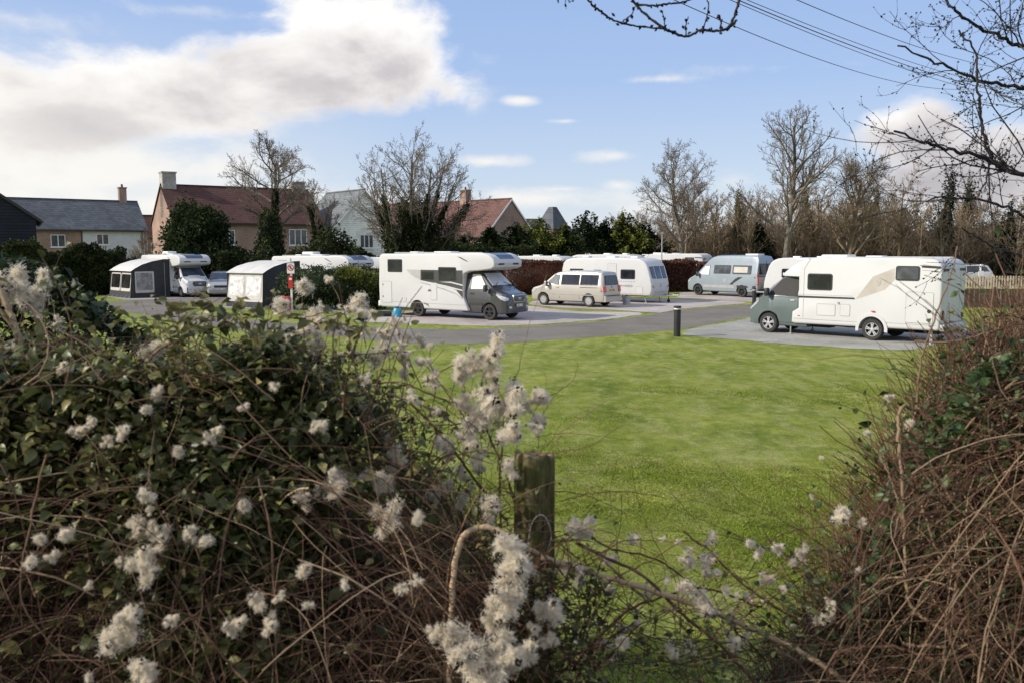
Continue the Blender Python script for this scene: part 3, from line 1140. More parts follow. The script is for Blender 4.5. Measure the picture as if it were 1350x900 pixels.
def cut(o, cyls):
    """cut wheel openings out of a closed body"""
    for (x, z, r, y0, y1) in cyls:
        c = MB().cyl((x, y0, z), (x, y1, z), r, n=32).build('cutter', M['under'])
        md = o.modifiers.new('b', 'BOOLEAN')
        md.operation = 'DIFFERENCE'
        md.solver = 'EXACT'
        md.object = c
        bpy.context.view_layer.update()
        dg = bpy.context.evaluated_depsgraph_get()
        me = bpy.data.meshes.new_from_object(o.evaluated_get(dg))
        o.modifiers.clear()
        old = o.data
        if len(me.polygons) > 5:
            o.data = me
            bpy.data.meshes.remove(old)
        cm = c.data
        bpy.data.objects.remove(c)
        bpy.data.meshes.remove(cm)
    finish(o, True, 32)


class Shell:
    """van / car body lofted along x from surveyed stations (d = distance behind the front bumper)"""

    def __init__(s, xf, st, belt, r=.12, crown=.03):
        s.xf = xf
        st = sorted(st)
        s.d = np.array([q[0] for q in st])
        s.zb, s.zt, s.w, s.wt = [np.array([q[k] for q in st]) for k in (1, 2, 3, 4)]
        s.belt, s.r, s.crown = belt, r, crown

    def at(s, d):
        return [float(np.interp(d, s.d, a)) for a in (s.zb, s.zt, s.w, s.wt)]

    def yside(s, x, z):
        zb, zt, w_, wt = s.at(s.xf - x)
        b = min(s.belt, zt - s.r - .02)
        if z <= b:
            return w_
        t = min(1, (z - b) / max(.05, (zt - s.r) - b))
        return w_ + (wt - w_) * t

    def side(s, sg):
        return lambda u, v, o: (u, sg * (s.yside(u, v) + o), v)

    def top(s):
        def f(u, v, o):
            zb, zt, w_, wt = s.at(s.xf - u)
            zb2, zt2, _, _ = s.at(s.xf - u + .03)
            sl = (zt2 - zt) / .03
            nx, nz = sl, 1.0
            l = math.hypot(nx, nz)
            cr = s.crown * (1 - (v / max(.2, wt)) ** 2)
            return (u + o * nx / l, v, zt + cr + o * nz / l)
        return f

    def rear(s, d_end, inv):
        """inv: list (z, d) of the tail profile"""
        zs = [q[0] for q in inv]
        ds = [q[1] for q in inv]
        return lambda u, v, o: (s.xf - float(np.interp(v, zs, ds)) - o, u, v)

    def build(s, name, mat, parent, arches=(), n=46):
        ds = sorted(set(np.round(np.concatenate([s.d, np.linspace(s.d[0], s.d[-1], n)]), 4)))
        m = MB()
        rows = []
        for d in ds:
            zb, zt, w_, wt = s.at(d)
            x = s.xf - d
            r = min(s.r, (zt - zb) * .3)
            b = min(s.belt, zt - r - .02)
            half = [(0, zb), (w_ - .14, zb), (w_ - .04, zb + .04), (w_, zb + .14), (w_ + .004, zb + (b - zb) * .55), (w_, b)]
            for t in (.25, .5, .75):
                half.append((w_ + (wt - w_) * t, b + (zt - r - b) * t))
            half.append((wt, zt - r))
            for a in (30, 60, 90):
                half.append((wt - r + r * math.cos(R(a)), zt - r + r * math.sin(R(a))))
            half.append((wt * .45, zt + s.crown * .8))
            half.append((0, zt + s.crown))
            ring = [(x, y, z) for y, z in half] + [(x, -y, z) for y, z in reversed(half[1:-1])]
            rows.append(ring)
        k = len(rows[0])
        for r_ in rows:
            m.v += r_
        for i in range(len(rows) - 1):
            for j in range(k):
                m.f.append((i * k + j, i * k + (j + 1) % k, (i + 1) * k + (j + 1) % k, (i + 1) * k + j))
        m.f.append(tuple(range(k)))
        m.f.append(tuple((len(rows) - 1) * k + j for j in reversed(range(k))))
        o = m.build(name, M[mat], parent, smooth=True)
        if arches:
            cut(o, arches)
        return o


def box_body(name, outline, hw, mat, parent, bev=.07, arches=(), seg=3):
    bm = bmesh.new()
    a = [bm.verts.new((x, -hw, z)) for x, z in outline]
    f = bm.faces.new(a)
    r = bmesh.ops.extrude_face_region(bm, geom=[f])
    for v in [g for g in r['geom'] if isinstance(g, bmesh.types.BMVert)]:
        v.co.y = hw
    bmesh.ops.recalc_face_normals(bm, faces=bm.faces)
    es = [e for e in bm.edges if abs(e.verts[0].co.y - e.verts[1].co.y) < 1e-5]
    bmesh.ops.bevel(bm, geom=es, offset=bev, segments=seg, profile=.5, affect='EDGES', clamp_overlap=True)
    me = bpy.data.meshes.new(name)
    bm.to_mesh(me)
    bm.free()
    me.materials.append(M[mat])
    o = bpy.data.objects.new(name, me)
    COL.objects.link(o)
    o.parent = parent
    finish(o, True, 30)
    if arches:
        cut(o, arches)
    return o


def arc(cx, cz, r, a0, a1, n=6):
    return [(cx + r * math.cos(R(a0 + (a1 - a0) * i / n)), cz + r * math.sin(R(a0 + (a1 - a0) * i / n))) for i in range(n + 1)]


def mirror(parent, x, y, z, s, mat='black'):
    m = MB().box((x - .02, s * (y + .17), z), (.13, .2, .3)).build('mirror', M[mat], parent, bevel=.03)
    MB().box((x + .0, s * (y + .04), z - .08), (.06, .14, .05)).build('mirror_arm', M['black'], m)
    MB().box((x - .09, s * (y + .17), z), (.012, .16, .25)).build('mirror_glass', M['bglass'], m)


def plate(surf, parent, u0, v0, w_, h, mat, off=.012):
    p = patch('number_plate', [(u0 - w_ / 2, v0), (u0 + w_ / 2, v0), (u0 + w_ / 2, v0 + h), (u0 - w_ / 2, v0 + h)], surf, mat, parent, off, .015)
    m = MB()
    for k in range(7):
        if k == 4:
            continue
        uc = u0 - w_ / 2 + w_ * (.11 + .13 * k)
        m.prism([(uc - .016, v0 + h * .22), (uc + .016, v0 + h * .22), (uc + .016, v0 + h * .78), (uc - .016, v0 + h * .78)], lambda u, v: surf(u, v, off - .002), lambda u, v: surf(u, v, off + .003))
    m.build('lettering', M['black'], p)


def disc(c, nrm, rx, rz, th, n=24):
    """ellipse lying across the given normal"""
    c, nrm = Vector(c), Vector(nrm).normalized()
    u = Vector((0, 0, 1)).cross(nrm).normalized()
    v = nrm.cross(u)
    m = MB()
    a = [c + u * rx * math.cos(2 * PI * k / n) + v * rz * math.sin(2 * PI * k / n) for k in range(n)]
    i = len(m.v)
    m.v += [tuple(p) for p in a] + [tuple(p + nrm * th) for p in a]
    m.f.append(tuple(range(n)))
    m.f.append(tuple(n + k for k in reversed(range(n))))
    m.f += [(k, (k + 1) % n, n + (k + 1) % n, n + k) for k in range(n)]
    return m


def cab_front(t, xf, sh, paint, kind='transit', side=(-1, 1)):
    """grille, lamps, bumper, badge on the nose"""
    fr = lambda u, v, o: (nosex(v, u) + o, u, v)

    def nosex(z, y):
        # front surface position for height z
        zs = sh.zt
        d = np.interp(z, sh.zt[:6], sh.d[:6]) if z > sh.zt[0] else 0
        return xf - float(d) - max(0, abs(y) - sh.w[0] * .78) * .55
    return fr


def overcab_motorhome(label, paint, screen, sidescreen, swoosh, group=None, name='motorhome', grp=True):
    """coachbuilt with a rounded overcab pod on a light van chassis, L 7.3 m"""
    t = thing(name, label, 'motorhome', group=group)
    xr, xw = -4.35, 2.0      # rear wall, front axle ; rear axle at -2.0
    hw = 1.15
    # habitation body outline (side view) anticlockwise
    ol = [(xr, .48), (xr, .8)] + [(xr - .02, 1.5)] + arc(xr + .26, 2.70, .24, 180, 90) + [(.5, 2.97), (1.2, 3.0)] + [(1.8, 2.98), (2.1, 2.9), (2.33, 2.74), (2.42, 2.55), (2.38, 2.36), (2.2, 2.27), (1.6, 2.2), (1.0, 2.16), (.72, 2.05), (.68, 1.9), (.7, 1.0), (.98, .42), (.9, .36), (-4.2, .4)]
    ol = ol[::-1]
    body = box_body('habitation_body', ol, hw, 'white', t, .07, arches=[(-2.0, .36, .43, -1.3, -.8), (-2.0, .36, .43, .8, 1.3)])
    for s in (-1, 1):
        S = lambda u, v, o, s=s: (u, s * (hw + o), v)
        # skirt line
        patch('skirt_line', [(xr + .12, .66), (.85, .62), (.84, .635), (xr + .12, .675)], S, 'seam', t, .004, .01)
        window(rrect(-3.78, 2.07, -2.88, 2.68, .06), S, t)
        window(rrect(-1.72, 1.72, -.98, 2.16, .06), S, t)
        window(rrect(-.72, 1.7, .3, 2.34, .06), S, t)
        seam(rrect(-4.12, .62, -3.55, 1.62, .05), S, t)
        seam(rrect(-1.16, .82, -.82, 1.6, .03), S, t)
        seam(rrect(-2.75, .72, -2.65, .86, .02), S, t, 'filler_cap')
        for hz in (.85, 1.42):
            patch('hinge', rrect(-4.1, hz, -4.06, hz + .09, .01), S, 'black', t, .018, .01)
        patch('pod_decal', [(.35, 2.83), (.55, 2.8), (1.0, 2.6), (.85, 2.62)], S, 'black', t, .004, .008)
        if swoosh:
            patch('decal', [(-2.62, 2.2), (-1.75, 2.2), (-1.78, 1.72), (-2.15, 1.86), (-2.42, 2.0)], S, 'lightdecal', t, .003, .006)
            patch('decal', [(-1.76, 2.2), (.66, 2.2), (.66, .95), (.3, 1.3), (-.3, 1.48), (-1.78, 1.70)], S, 'greydecal', t, .0035, .006)
            patch('decal', [(-2.5, 1.84), (-1.8, 1.62), (-.3, 1.42), (.66, 1.27), (.66, 1.32), (-.3, 1.5), (-1.8, 1.72), (-2.42, 1.94)], S, 'white', t, .006, .008)
            patch('decal', [(-.65, 1.66), (.0, 1.62), (.66, 1.5), (.66, 1.56), (.0, 1.68)], S, 'white', t, .007, .008)
            patch('decal', [(-1.8, 1.6), (-.4, 1.3), (.3, 1.1), (.66, .88), (.66, .93), (.3, 1.15), (-.4, 1.36), (-1.8, 1.63)], S, 'trim', t, .0045, .006)
        else:
            patch('decal', [(-1.2, 1.32), (.66, 1.2), (.66, 1.27), (-1.2, 1.36)], S, 'greydecal', t, .004, .006)
            patch('decal', [(-3.9, 1.2), (-1.6, 1.33), (-1.6, 1.37), (-3.9, 1.28)], S, 'lightdecal', t, .004, .006)
    # pod skylight and slots (on the sloping nose of the pod)
    bxs = [(1.2, 3.0), (1.8, 2.98), (2.1, 2.9), (2.33, 2.74), (2.42, 2.55), (2.38, 2.36)]
    # sloped skylight leans over the front curve
    cum = [0]
    for a, b in zip(bxs[:-1], bxs[1:]):
        cum.append(cum[-1] + math.dist(a, b))

    def podsurf(u, v, o):
        x = float(np.interp(v, cum, [q[0] for q in bxs]))
        z = float(np.interp(v, cum, [q[1] for q in bxs]))
        x2 = float(np.interp(v + .05, cum, [q[0] for q in bxs]))
        z2 = float(np.interp(v + .05, cum, [q[1] for q in bxs]))
        l = math.hypot(x2 - x, z2 - z) + 1e-9
        nx, nz = -(z2 - z) / l, (x2 - x) / l
        return (x + nx * o, u, z + nz * o)
    for k, (v0, v1) in enumerate(((.28, .6), (.6, .92), (.92, 1.2))):
        wd0, wd1 = .72 - .04 * k, .72 - .04 * (k + 1)
        patch('skylight' if k == 0 else 'skylight_pane', [(-wd0, v0), (wd0, v0), (wd1, v1), (-wd1, v1)], podsurf, 'skylight', t, .012, .02)
    for s in (-1, 1):
        patch('air_slot', [(s * .35, 1.42), (s * .8, 1.42), (s * .85, 1.5), (s * .35, 1.49)], podsurf, 'black', t, .006, .01)
    # roof kit
    MB().box((-1.1, 0, 3.0), (1.0, .7, .1)).build('roof_vent', M['roofwhite'], t, bevel=.03)
    MB().box((-3.1, .25, 2.98), (.5, .5, .12)).build('roof_vent', M['roofwhite'], t, bevel=.03)
    MB().box((-2.2, -.2, 2.99), (.9, .55, .03)).build('solar_panel', M['skylight'], t)
    for s in (-1, 1):
        MB().box((-1.6, s * .95, 2.985), (3.8, .04, .05)).build('roof_rail', M['galv'], t)
    # rear wall
    Rr = lambda u, v, o: (xr - .02 - o, u, v)
    MB().box((xr - .05, 0, .55), (.12, 2.2, .26)).build('rear_bumper', M['roofwhite'], t, bevel=.03)
    for s in (-1, 1):
        patch('rear_lamp', rrect(s * .98 - .07, .75, s * .98 + .07, 1.1, .03), Rr, 'redlamp', t, .02, .03)
    window(rrect(-.6, 1.6, .6, 2.2, .06), Rr, t)
    plate(Rr, t, 0, .75, .5, .11, 'yellow')
    # cab
    xf = 2.95
    st = [(0, .38, .80, .62, .60), (.03, .33, 1.02, .80, .76), (.12, .30, 1.14, .90, .86), (.3, .28, 1.20, .97, .90), (.62, .28, 1.30, .995, .9), (.78, .28, 1.40, 1.0, .92), (1.5, .28, 2.10, 1.0, .80), (1.62, .28, 2.16, 1.0, .78), (2.45, .28, 2.2, 1.0, .8)]
    sh = Shell(xf, st, 1.25, .09, .03)
    cab = sh.build('cab', paint, t, arches=[(xw, .36, .43, -1.3, -.6), (xw, .36, .43, .6, 1.3)])
    T = sh.top()
    wsc = [(xf - .84, -.82), (xf - .84, .82), (xf - 1.46, .70), (xf - 1.46, -.70)]
    f = patch('windscreen', wsc, T, 'black', t, .012, .02)
    patch('thermal_screen' if screen != 'bglass' else 'pane', [(xf - .9, -.78), (xf - .9, .78), (xf - 1.44, .67), (xf - 1.44, -.67)], T, screen, f, .03 if screen != 'bglass' else .018, .012)
    # bonnet creases and wipers
    for s in (-1, 1):
        patch('bonnet_joint', [(xf - .2, s * .62), (xf - .76, s * .80), (xf - .76, s * .815), (xf - .2, s * .64)], T, 'black', t, .004, .012)
    for s in (-1, 1):
        wp = [T(xf - .84, s * .7, .05), T(xf - .98, s * .25 - .05, .06)]
        MB().cyl(wp[0], wp[1], .014, n=6).build('wiper', M['black'], t)
    for s in (-1, 1):
        S = sh.side(s)
        wp = [(xf - 1.02, 1.36), (xf - 1.98, 1.34), (xf - 1.98, 2.06), (xf - 1.5, 2.06)]
        d = outline('cab_door', [(xf - 1.0, .8), (xf - 1.18, .66), (xf - 1.3, .42), (xf - 1.99, .42), (xf - 1.99, .85), (xf - 1.99, 1.32), (xf - 1.0, 1.32), (xf - 1.0, 1.0)], S, 'black', t)
        patch('handle', rrect(xf - 1.98, 1.14, xf - 1.76, 1.19, .02), S, 'black', d, .03, .02)
        wf = patch('window', wp, S, 'black', t, .01, .02)
        patch('thermal_screen' if sidescreen != 'glass' else 'pane', [(xf - 1.08, 1.39), (xf - 1.94, 1.37), (xf - 1.94, 2.03), (xf - 1.52, 2.03)], S, sidescreen, wf, .022, .01)
        patch('door_gap', [(.72, .6), (.93, .6), (.93, 2.1), (.72, 2.1)], S, 'black', t, .03, .04)
        patch('quarter_light', [(xf - .78, 1.2), (xf - .97, 1.2), (xf - .97, 1.36), (xf - .9, 1.4)], S, 'black', t, .01, .015)
        patch('side_moulding', rrect(xf - 1.96, .66, xf - 1.3, .76, .02), S, 'black' if paint != 'whitecab' else 'trim', d, .022, .02)
        mirror(t, xf - 1.0, 1.0, 1.42, s)
        strip('headlight', [(xf - .035, .88, .985), (xf - .12, .86, 1.04), (xf - .3, .92, 1.10), (xf - .46, 1.02, 1.16), (xf - .56, 1.12, 1.19)], sh.side(s), 'lamp', t)
        disc((xf - .02, s * .68, .58), (1, s * .25, 0), .09, .06, .04).build('fog_lamp', M['lamp'], t)
    # nose
    nx = lambda u, v, o: (xf + .005 + o - .3 * max(0, abs(u) - .5), u, v)
    gr = patch('grille', [(-.42, .80), (.42, .80), (.5, .95), (.46, 1.12), (-.46, 1.12), (-.5, .95)], nx, 'chrome' if paint != 'whitecab' else 'black', t, .03, .08)
    gi = patch('grille_mesh', [(-.38, .83), (.38, .83), (.45, .95), (.42, 1.085), (-.42, 1.085), (-.45, .95)], nx, 'black', gr, .04, .02)
    for z in (.88, .94, 1.0, 1.05):
        patch('grille_bar', rrect(-.42, z, .42, z + .014, .005), nx, 'trim', gi, .048, .012)
    disc((xf + .05, 0, .965), (1, 0, 0), .12, .055, .02).build('badge', M['platewhite'], gr)
    disc((xf + .071, 0, .965), (1, 0, 0), .105, .042, .004).build('badge_field', M['bluegrey'], gr)
    patch('bumper', [(-.88, .34), (.88, .34), (.9, .7), (-.9, .7)], nx, 'black' if paint != 'whitecab' else 'black', t, .045, .12)
    patch('bumper_trim', [(-.86, .70), (.86, .70), (.84, .79), (-.84, .79)], nx, paint, t, .035, .12)
    plate(lambda u, v, o: (xf + .05 + o, u, v), t, 0, .6, .5, .11, 'platewhite')
    for s in (-1, 1):
        wheel(t, xw, s * .86, .35, .23, 'darkalloy' if paint != 'whitecab' else 'trim', 5, s)
        wheel(t, -2.0, s * .98, .35, .23, 'darkalloy' if paint != 'whitecab' else 'trim', 5, s)
    MB().box((-.8, 0, .42), (5.6, 1.5, .18)).box((-3.4, 0, .36), (.5, 1.2, .1)).box((.2, .5, .3), (.8, .4, .16)).build('chassis', M['under'], t)
    return t


def lowprofile_motorhome():
    t = thing('motorhome', 'white low profile motorhome with grey green cab and beige side panel, nearest on the right', 'motorhome')
    hw = 1.15
    xr, xw, xb = -4.24, 2.02, -2.0
    ol = [(xr, .52), (xr - .03, 1.0), (xr - .03, 2.2)] + arc(xr + .34, 2.48, .36, 178, 95, 7) + [(-3.3, 2.87), (-.1, 2.87), (.3, 2.83), (.6, 2.76), (.77, 2.69), (.78, 2.1), (.76, 1.0), (1.0, .85), (1.02, .46), (.9, .42), (-4.16, .46)]
    body = box_body('habitation_body', ol[::-1], hw, 'white', t, .08, arches=[(xb, .38, .46, -1.3, -.8), (xb, .38, .46, .8, 1.3)], seg=4)
    # front cap flowing down over the cab roof
    st = [(0, 2.14, 2.25, .74, .68), (.15, 2.12, 2.36, .84, .76), (.4, 2.12, 2.52, .98, .88), (.7, 2.12, 2.66, 1.07, .98), (1.0, 2.1, 2.76, 1.12, 1.04), (1.3, 2.1, 2.83, 1.14, 1.08), (1.7, 2.1, 2.868, 1.146, 1.1)]
    cap = Shell(1.62, st, 2.2, .08, .02)
    cap.build('roof_cap', 'white', t)
    for s in (-1, 1):
        S = lambda u, v, o, s=s: (u, s * (hw + o), v)
        window(rrect(-.53, 1.68, .42, 2.28, .08), S, t)
        window(rrect(-3.55, 2.10, -2.75, 2.60, .08), S, t, pane='houseglass')
        patch('decal_panel', [(-1.4, 1.42), (-1.98, 2.22), (-2.7, 2.52), (-2.72, 2.12), (-2.4, 1.78), (-1.5, 1.44)], S, 'beige', t, .004, .006)
        disc((-2.17, s * (hw + .003), 2.02), (0, s, 0), .10, .13, .004).build('emblem', M['trim'], t)
        disc((-2.16, s * (hw + .008), 2.03), (0, s, 0), .088, .115, .003).build('emblem_field', M['beige'], t)
        patch('decal', [(-2.24, 1.98), (-2.14, 2.09), (-2.11, 2.07), (-2.19, 1.95)], S, 'trim', t, .014, .004)
        patch('decal', [(-1.38, 1.40), (.78, 1.38), (.78, 1.455), (-1.34, 1.46)], S, 'black', t, .004, .006)
        patch('decal', [(-1.3, 1.50), (.78, 1.50), (.78, 1.515), (-1.28, 1.515)], S, 'trim', t, .004, .006)
        patch('decal', [(-3.5, 2.63), (-4.2, 2.60), (-4.2, 2.52), (-3.6, 2.55), (-3.6, 2.6)], S, 'black', t, .004, .006)
        patch('decal', [(-3.6, 2.475), (-4.18, 2.44), (-4.18, 2.425), (-3.6, 2.46)], S, 'seam', t, .004, .006)
        g = seam(rrect(-4.02, .7, -3.14, 1.72, .06), S, t, 'garage_door')
        disc((-3.9, s * (hw + .015), 1.1), (0, s, 0), .06, .06, .012).build('lock', M['black'], g)
        seam(rrect(-.66, .78, .02, 1.18, .03), S, t)
        seam(rrect(-1.2, .8, -.86, 1.2, .03), S, t)
        disc((-.78, s * (hw + .003), 1.25), (0, s, 0), .035, .045, .03).build('filler_cap', M['trim'], t)
        patch('skirt_line', [(-4.14, .635), (-2.5, .635), (-2.5, .65), (-4.14, .65)], S, 'seam', t, .004, .01)
        patch('skirt_line', [(-1.5, .60), (.95, .60), (.95, .615), (-1.5, .615)], S, 'seam', t, .004, .01)
        patch('pillar_joint', [(.55, .65), (.565, .65), (.565, 2.45), (.35, 2.8), (.33, 2.8), (.55, 2.44)], S, 'seam', t, .004, .008)
        patch('marker_lamp', rrect(.68, .7, .76, .73, .01), S, 'redlamp', t, .012, .01)
        patch('marker_lamp', rrect(-2.1, 1.0, -1.98, 1.03, .01), S, 'redlamp', t, .06, .08)
        # wheel arch flare
        m = MB()
        n = 14
        o_ = []
        for k in range(n + 1):
            a = R(-8 + 196 * k / n)
            o_.append((xb + .56 * math.cos(a), .38 + .56 * math.sin(a)))
        i_ = []
        for k in range(n + 1):
            a = R(-8 + 196 * k / n)
            i_.append((xb + .455 * math.cos(a), .38 + .455 * math.sin(a)))
        for k in range(n):
            m.prism([i_[k], o_[k], o_[k + 1], i_[k + 1]], lambda u, v: S(u, v, -.02), lambda u, v: S(u, v, .035))
        m.build('wheel_arch', M['white'], t)
    Rr = lambda u, v, o: (xr - .03 - o, u, v)
    for s in (-1, 1):
        m = patch('rear_lamp', [(s * 1.04, .82), (s * 1.04, 1.12), (s * .95, 1.14), (s * .84, 1.02), (s * .86, .86)], Rr, 'black', t, .02, .03)
        patch('lamp_lens', [(s * 1.02, .9), (s * 1.02, 1.06), (s * .92, 1.04), (s * .9, .93)], Rr, 'redlamp', m, .028, .008)
        patch('decal', [(s * 1.05, 2.42), (s * .55, 2.44), (s * .5, 2.52), (s * 1.05, 2.52)], Rr, 'black', t, .004, .008)
        patch('panel_joint', [(s * .6, .66), (s * .61, .66), (s * .61, 2.4), (s * .6, 2.4)], Rr, 'lightdecal', t, .004, .006)
    plate(Rr, t, 0.15, .98, .5, .12, 'yellow')
    MB().box((xr - .07, 0, .56), (.14, 2.24, .22)).build('rear_bumper', M['white'], t, bevel=.035)
    patch('bumper_joint', rrect(-1.08, .69, 1.08, .705, .005), Rr, 'seam', t, .01, .01)
    m = MB().box((xr + .1, 0, .40), (.3, 1.4, .1)).box((xr - .12, 0, .38), (.4, .08, .07))
    m.cyl((xr - .3, 0, .36), (xr - .36, 0, .46), .03).build('tow_bar', M['black'], t)
    MB().box((-.2, 0, 2.90), (1.0, .8, .12)).build('roof_vent', M['roofwhite'], t, bevel=.05)
    MB().box((-1.6, 0, 2.885), (.6, .5, .09)).build('roof_vent', M['roofwhite'], t, bevel=.03)
    MB().box((1.0, 0, 2.79), (.5, .9, .06)).build('roof_vent', M['roofwhite'], t, bevel=.02)
    for s in (-1, 1):
        MB().box((-2.4, s * 1.0, 2.88), (3.0, .05, .04)).build('roof_rail', M['galv'], t)
    # cab
    xf = 2.97
    st = [(0, .40, .72, .55, .5), (.03, .34, .92, .74, .68), (.1, .30, 1.02, .86, .78), (.3, .28, 1.18, .97, .86), (.55, .28, 1.36, 1.0, .88), (.70, .28, 1.50, 1.02, .88), (1.5, .28, 2.2, 1.03, .76), (1.8, .28, 2.24, 1.03, .76), (2.5, .28, 2.26, 1.04, .78)]
    sh = Shell(xf, st, 1.38, .08, .03)
    sh.build('cab', 'greygreen', t, arches=[(xw, .38, .45, -1.3, -.6), (xw, .38, .45, .6, 1.3)])
    T = sh.top()
    wsc = [(xf - .74, -.8), (xf - .74, .8), (xf - 1.47, .66), (xf - 1.47, -.66)]
    patch('windscreen', wsc, T, 'black', t, .012, .02)
    for s in (-1, 1):
        S = sh.side(s)
        d = outline('cab_door', [(xf - 1.08, .9), (xf - 1.28, .7), (xf - 1.4, .42), (xf - 2.14, .42), (xf - 2.14, .9), (xf - 2.14, 1.38), (xf - 1.08, 1.38), (xf - 1.08, 1.1)], S, 'black', t)
        wf = patch('window', [(xf - .80, 1.42), (xf - 2.12, 1.40), (xf - 2.12, 2.14), (xf - 1.5, 2.14), (xf - 1.38, 2.05)], S, 'black', t, .012, .02)
        patch('thermal_screen', [(xf - .84, 1.44), (xf - 2.1, 1.42), (xf - 2.1, 2.12), (xf - 1.5, 2.12), (xf - 1.4, 2.04)], S, 'greyscreen', wf, .03, .02)
        patch('handle', rrect(xf - 2.02, 1.24, xf - 1.84, 1.3, .02), S, 'chrome', d, .03, .02)
        mirror(t, xf - .92, 1.02, 1.55, s)
        strip('headlight', [(xf - .04, .86, .90), (xf - .12, .84, .98), (xf - .26, .94, 1.10), (xf - .42, 1.06, 1.24), (xf - .52, 1.18, 1.29)], sh.side(s), 'lamp', t)
        wheel(t, xw, s * .90, .37, .24, 'chrome', 5, s)
        wheel(t, xb, s * .99, .37, .24, 'chrome', 5, s)
    nx = lambda u, v, o: (xf + .005 + o - .32 * max(0, abs(u) - .45), u, v)
    patch('grille', [(-.5, .82), (.5, .82), (.56, .98), (-.56, .98)], nx, 'black', t, .02, .1)
    patch('bumper', [(-.8, .32), (.8, .32), (.85, .5), (-.85, .5)], nx, 'black', t, .03, .12)
    plate(lambda u, v, o: (xf + .02 + o, u, v), t, 0, .58, .5, .11, 'platewhite')
    MB().box((-.9, 0, .45), (5.8, 1.5, .18)).box((.4, .3, .34), (1.2, .5, .12)).box((-3.5, 0, .42), (1.2, 1.5, .2)).build('chassis', M['under'], t)
    for s in (-1, 1):
        MB().cyl((1.15, s * .9, .45), (1.15, s * .9, .02), .03).box((1.15, s * .9, .02), (.12, .12, .03)).build('support_leg', M['galv'], t)
    return t


def people_carrier():
    t = thing('camper_van', 'champagne coloured passenger van parked in front of the touring caravan', 'van')
    xf, xw = 2.42, 1.5
    st = [(0, .42, .66, .62, .6), (.03, .32, .88, .80, .74), (.1, .28, .97, .88, .8), (.3, .26, 1.03, .93, .84), (.6, .26, 1.1, .95, .86), (.85, .26, 1.2, .95, .86), (1.55, .26, 1.76, .95, .78), (1.8, .26, 1.86, .95, .77), (2.3, .26, 1.93, .95, .77),
          (3.2, .26, 1.95, .95, .77), (4.4, .26, 1.93, .95, .77), (4.66, .26, 1.88, .945, .76), (4.74, .27, 1.7, .94, .76), (4.82, .28, 1.22, .93, .82), (4.86, .3, 1.0, .92, .84), (4.89, .34, .62, .88, .84)]
    sh = Shell(xf, st, 1.12, .1, .03)
    sh.build('body', 'champagne', t, arches=[(xw, .34, .41, -1.2, -.6), (xw, .34, .41, .6, 1.2), (-xw, .34, .41, -1.2, -.6), (-xw, .34, .41, .6, 1.2)])
    T = sh.top()
    for s in (-1, 1):
        S = sh.side(s)
        window([(xf - 1.1, 1.22), (xf - 1.98, 1.18), (xf - 1.98, 1.74), (xf - 1.66, 1.74)], S, t, pane='houseglass', fw=.03)
        window(rrect(xf - 3.3, 1.18, xf - 2.1, 1.76, .05), S, t, fw=.03)
        window(rrect(xf - 4.5, 1.18, xf - 3.36, 1.76, .05), S, t, fw=.03)
        for d_ in (2.02, 3.33):
            patch('door_joint', rrect(xf - d_ - .012, .42, xf - d_ + .012, 1.15, .004), S, 'black', t, .003, .01)
        patch('sliding_rail', rrect(xf - 4.5, 1.04, xf - 3.36, 1.07, .01), S, 'black', t, .004, .01)
        patch('side_moulding', rrect(xf - 4.4, .62, xf - 1.4, .67, .01), S, 'trim', t, .01, .014)
        patch('handle', rrect(xf - 1.98, 1.02, xf - 1.8, 1.06, .01), S, 'champagne', t, .03, .02)
        mirror(t, xf - 1.2, .95, 1.22, s, 'champagne')
        strip('headlight', [(xf - .035, .72, .80), (xf - .1, .70, .86), (xf - .26, .74, .92), (xf - .42, .84, .95)], sh.side(s), 'lamp', t)
        wheel(t, xw, s * .83, .33, .21, 'chrome', 10, s)
        wheel(t, -xw, s * .83, .33, .21, 'chrome', 10, s)
    window([(xf - .9, -.74), (xf - .9, .74), (xf - 1.52, .64), (xf - 1.52, -.64)], T, t, 'windscreen', pane='bglass', fw=.03)
    Rr = sh.rear(4.86, [(.3, 4.9), (.6, 4.895), (1.0, 4.868), (1.22, 4.828), (1.7, 4.75), (1.88, 4.67)])
    window([(-.72, 1.2), (.72, 1.2), (.66, 1.66), (.6, 1.72), (-.6, 1.72), (-.66, 1.66)], Rr, t, 'rear_window', fw=.03)
    for s in (-1, 1):
        patch('rear_lamp', rrect(min(s * .66, s * .9), .82, max(s * .66, s * .9), 1.16, .03), Rr, 'redlamp', t, .03, .06)
        patch('rear_lamp_side', rrect(xf - 4.86, .84, xf - 4.7, 1.16, .02), sh.side(s), 'redlamp', t, .006, .02)
    patch('bumper', [(-.88, .3), (.88, .3), (.9, .62), (-.9, .62)], Rr, 'champagne', t, .09, .14)
    patch('bumper_step', [(-.7, .6), (.7, .6), (.7, .64), (-.7, .64)], Rr, 'black', t, .1, .12)
    plate(Rr, t, 0, .86, .52, .12, 'yellow')
    disc((xf - 4.87, 0, 1.1), (-1, 0, 0), .06, .06, .02).build('badge', M['chrome'], t)
    MB().box((0, 0, .3), (4.2, 1.4, .14)).build('chassis', M['under'], t)
    return t


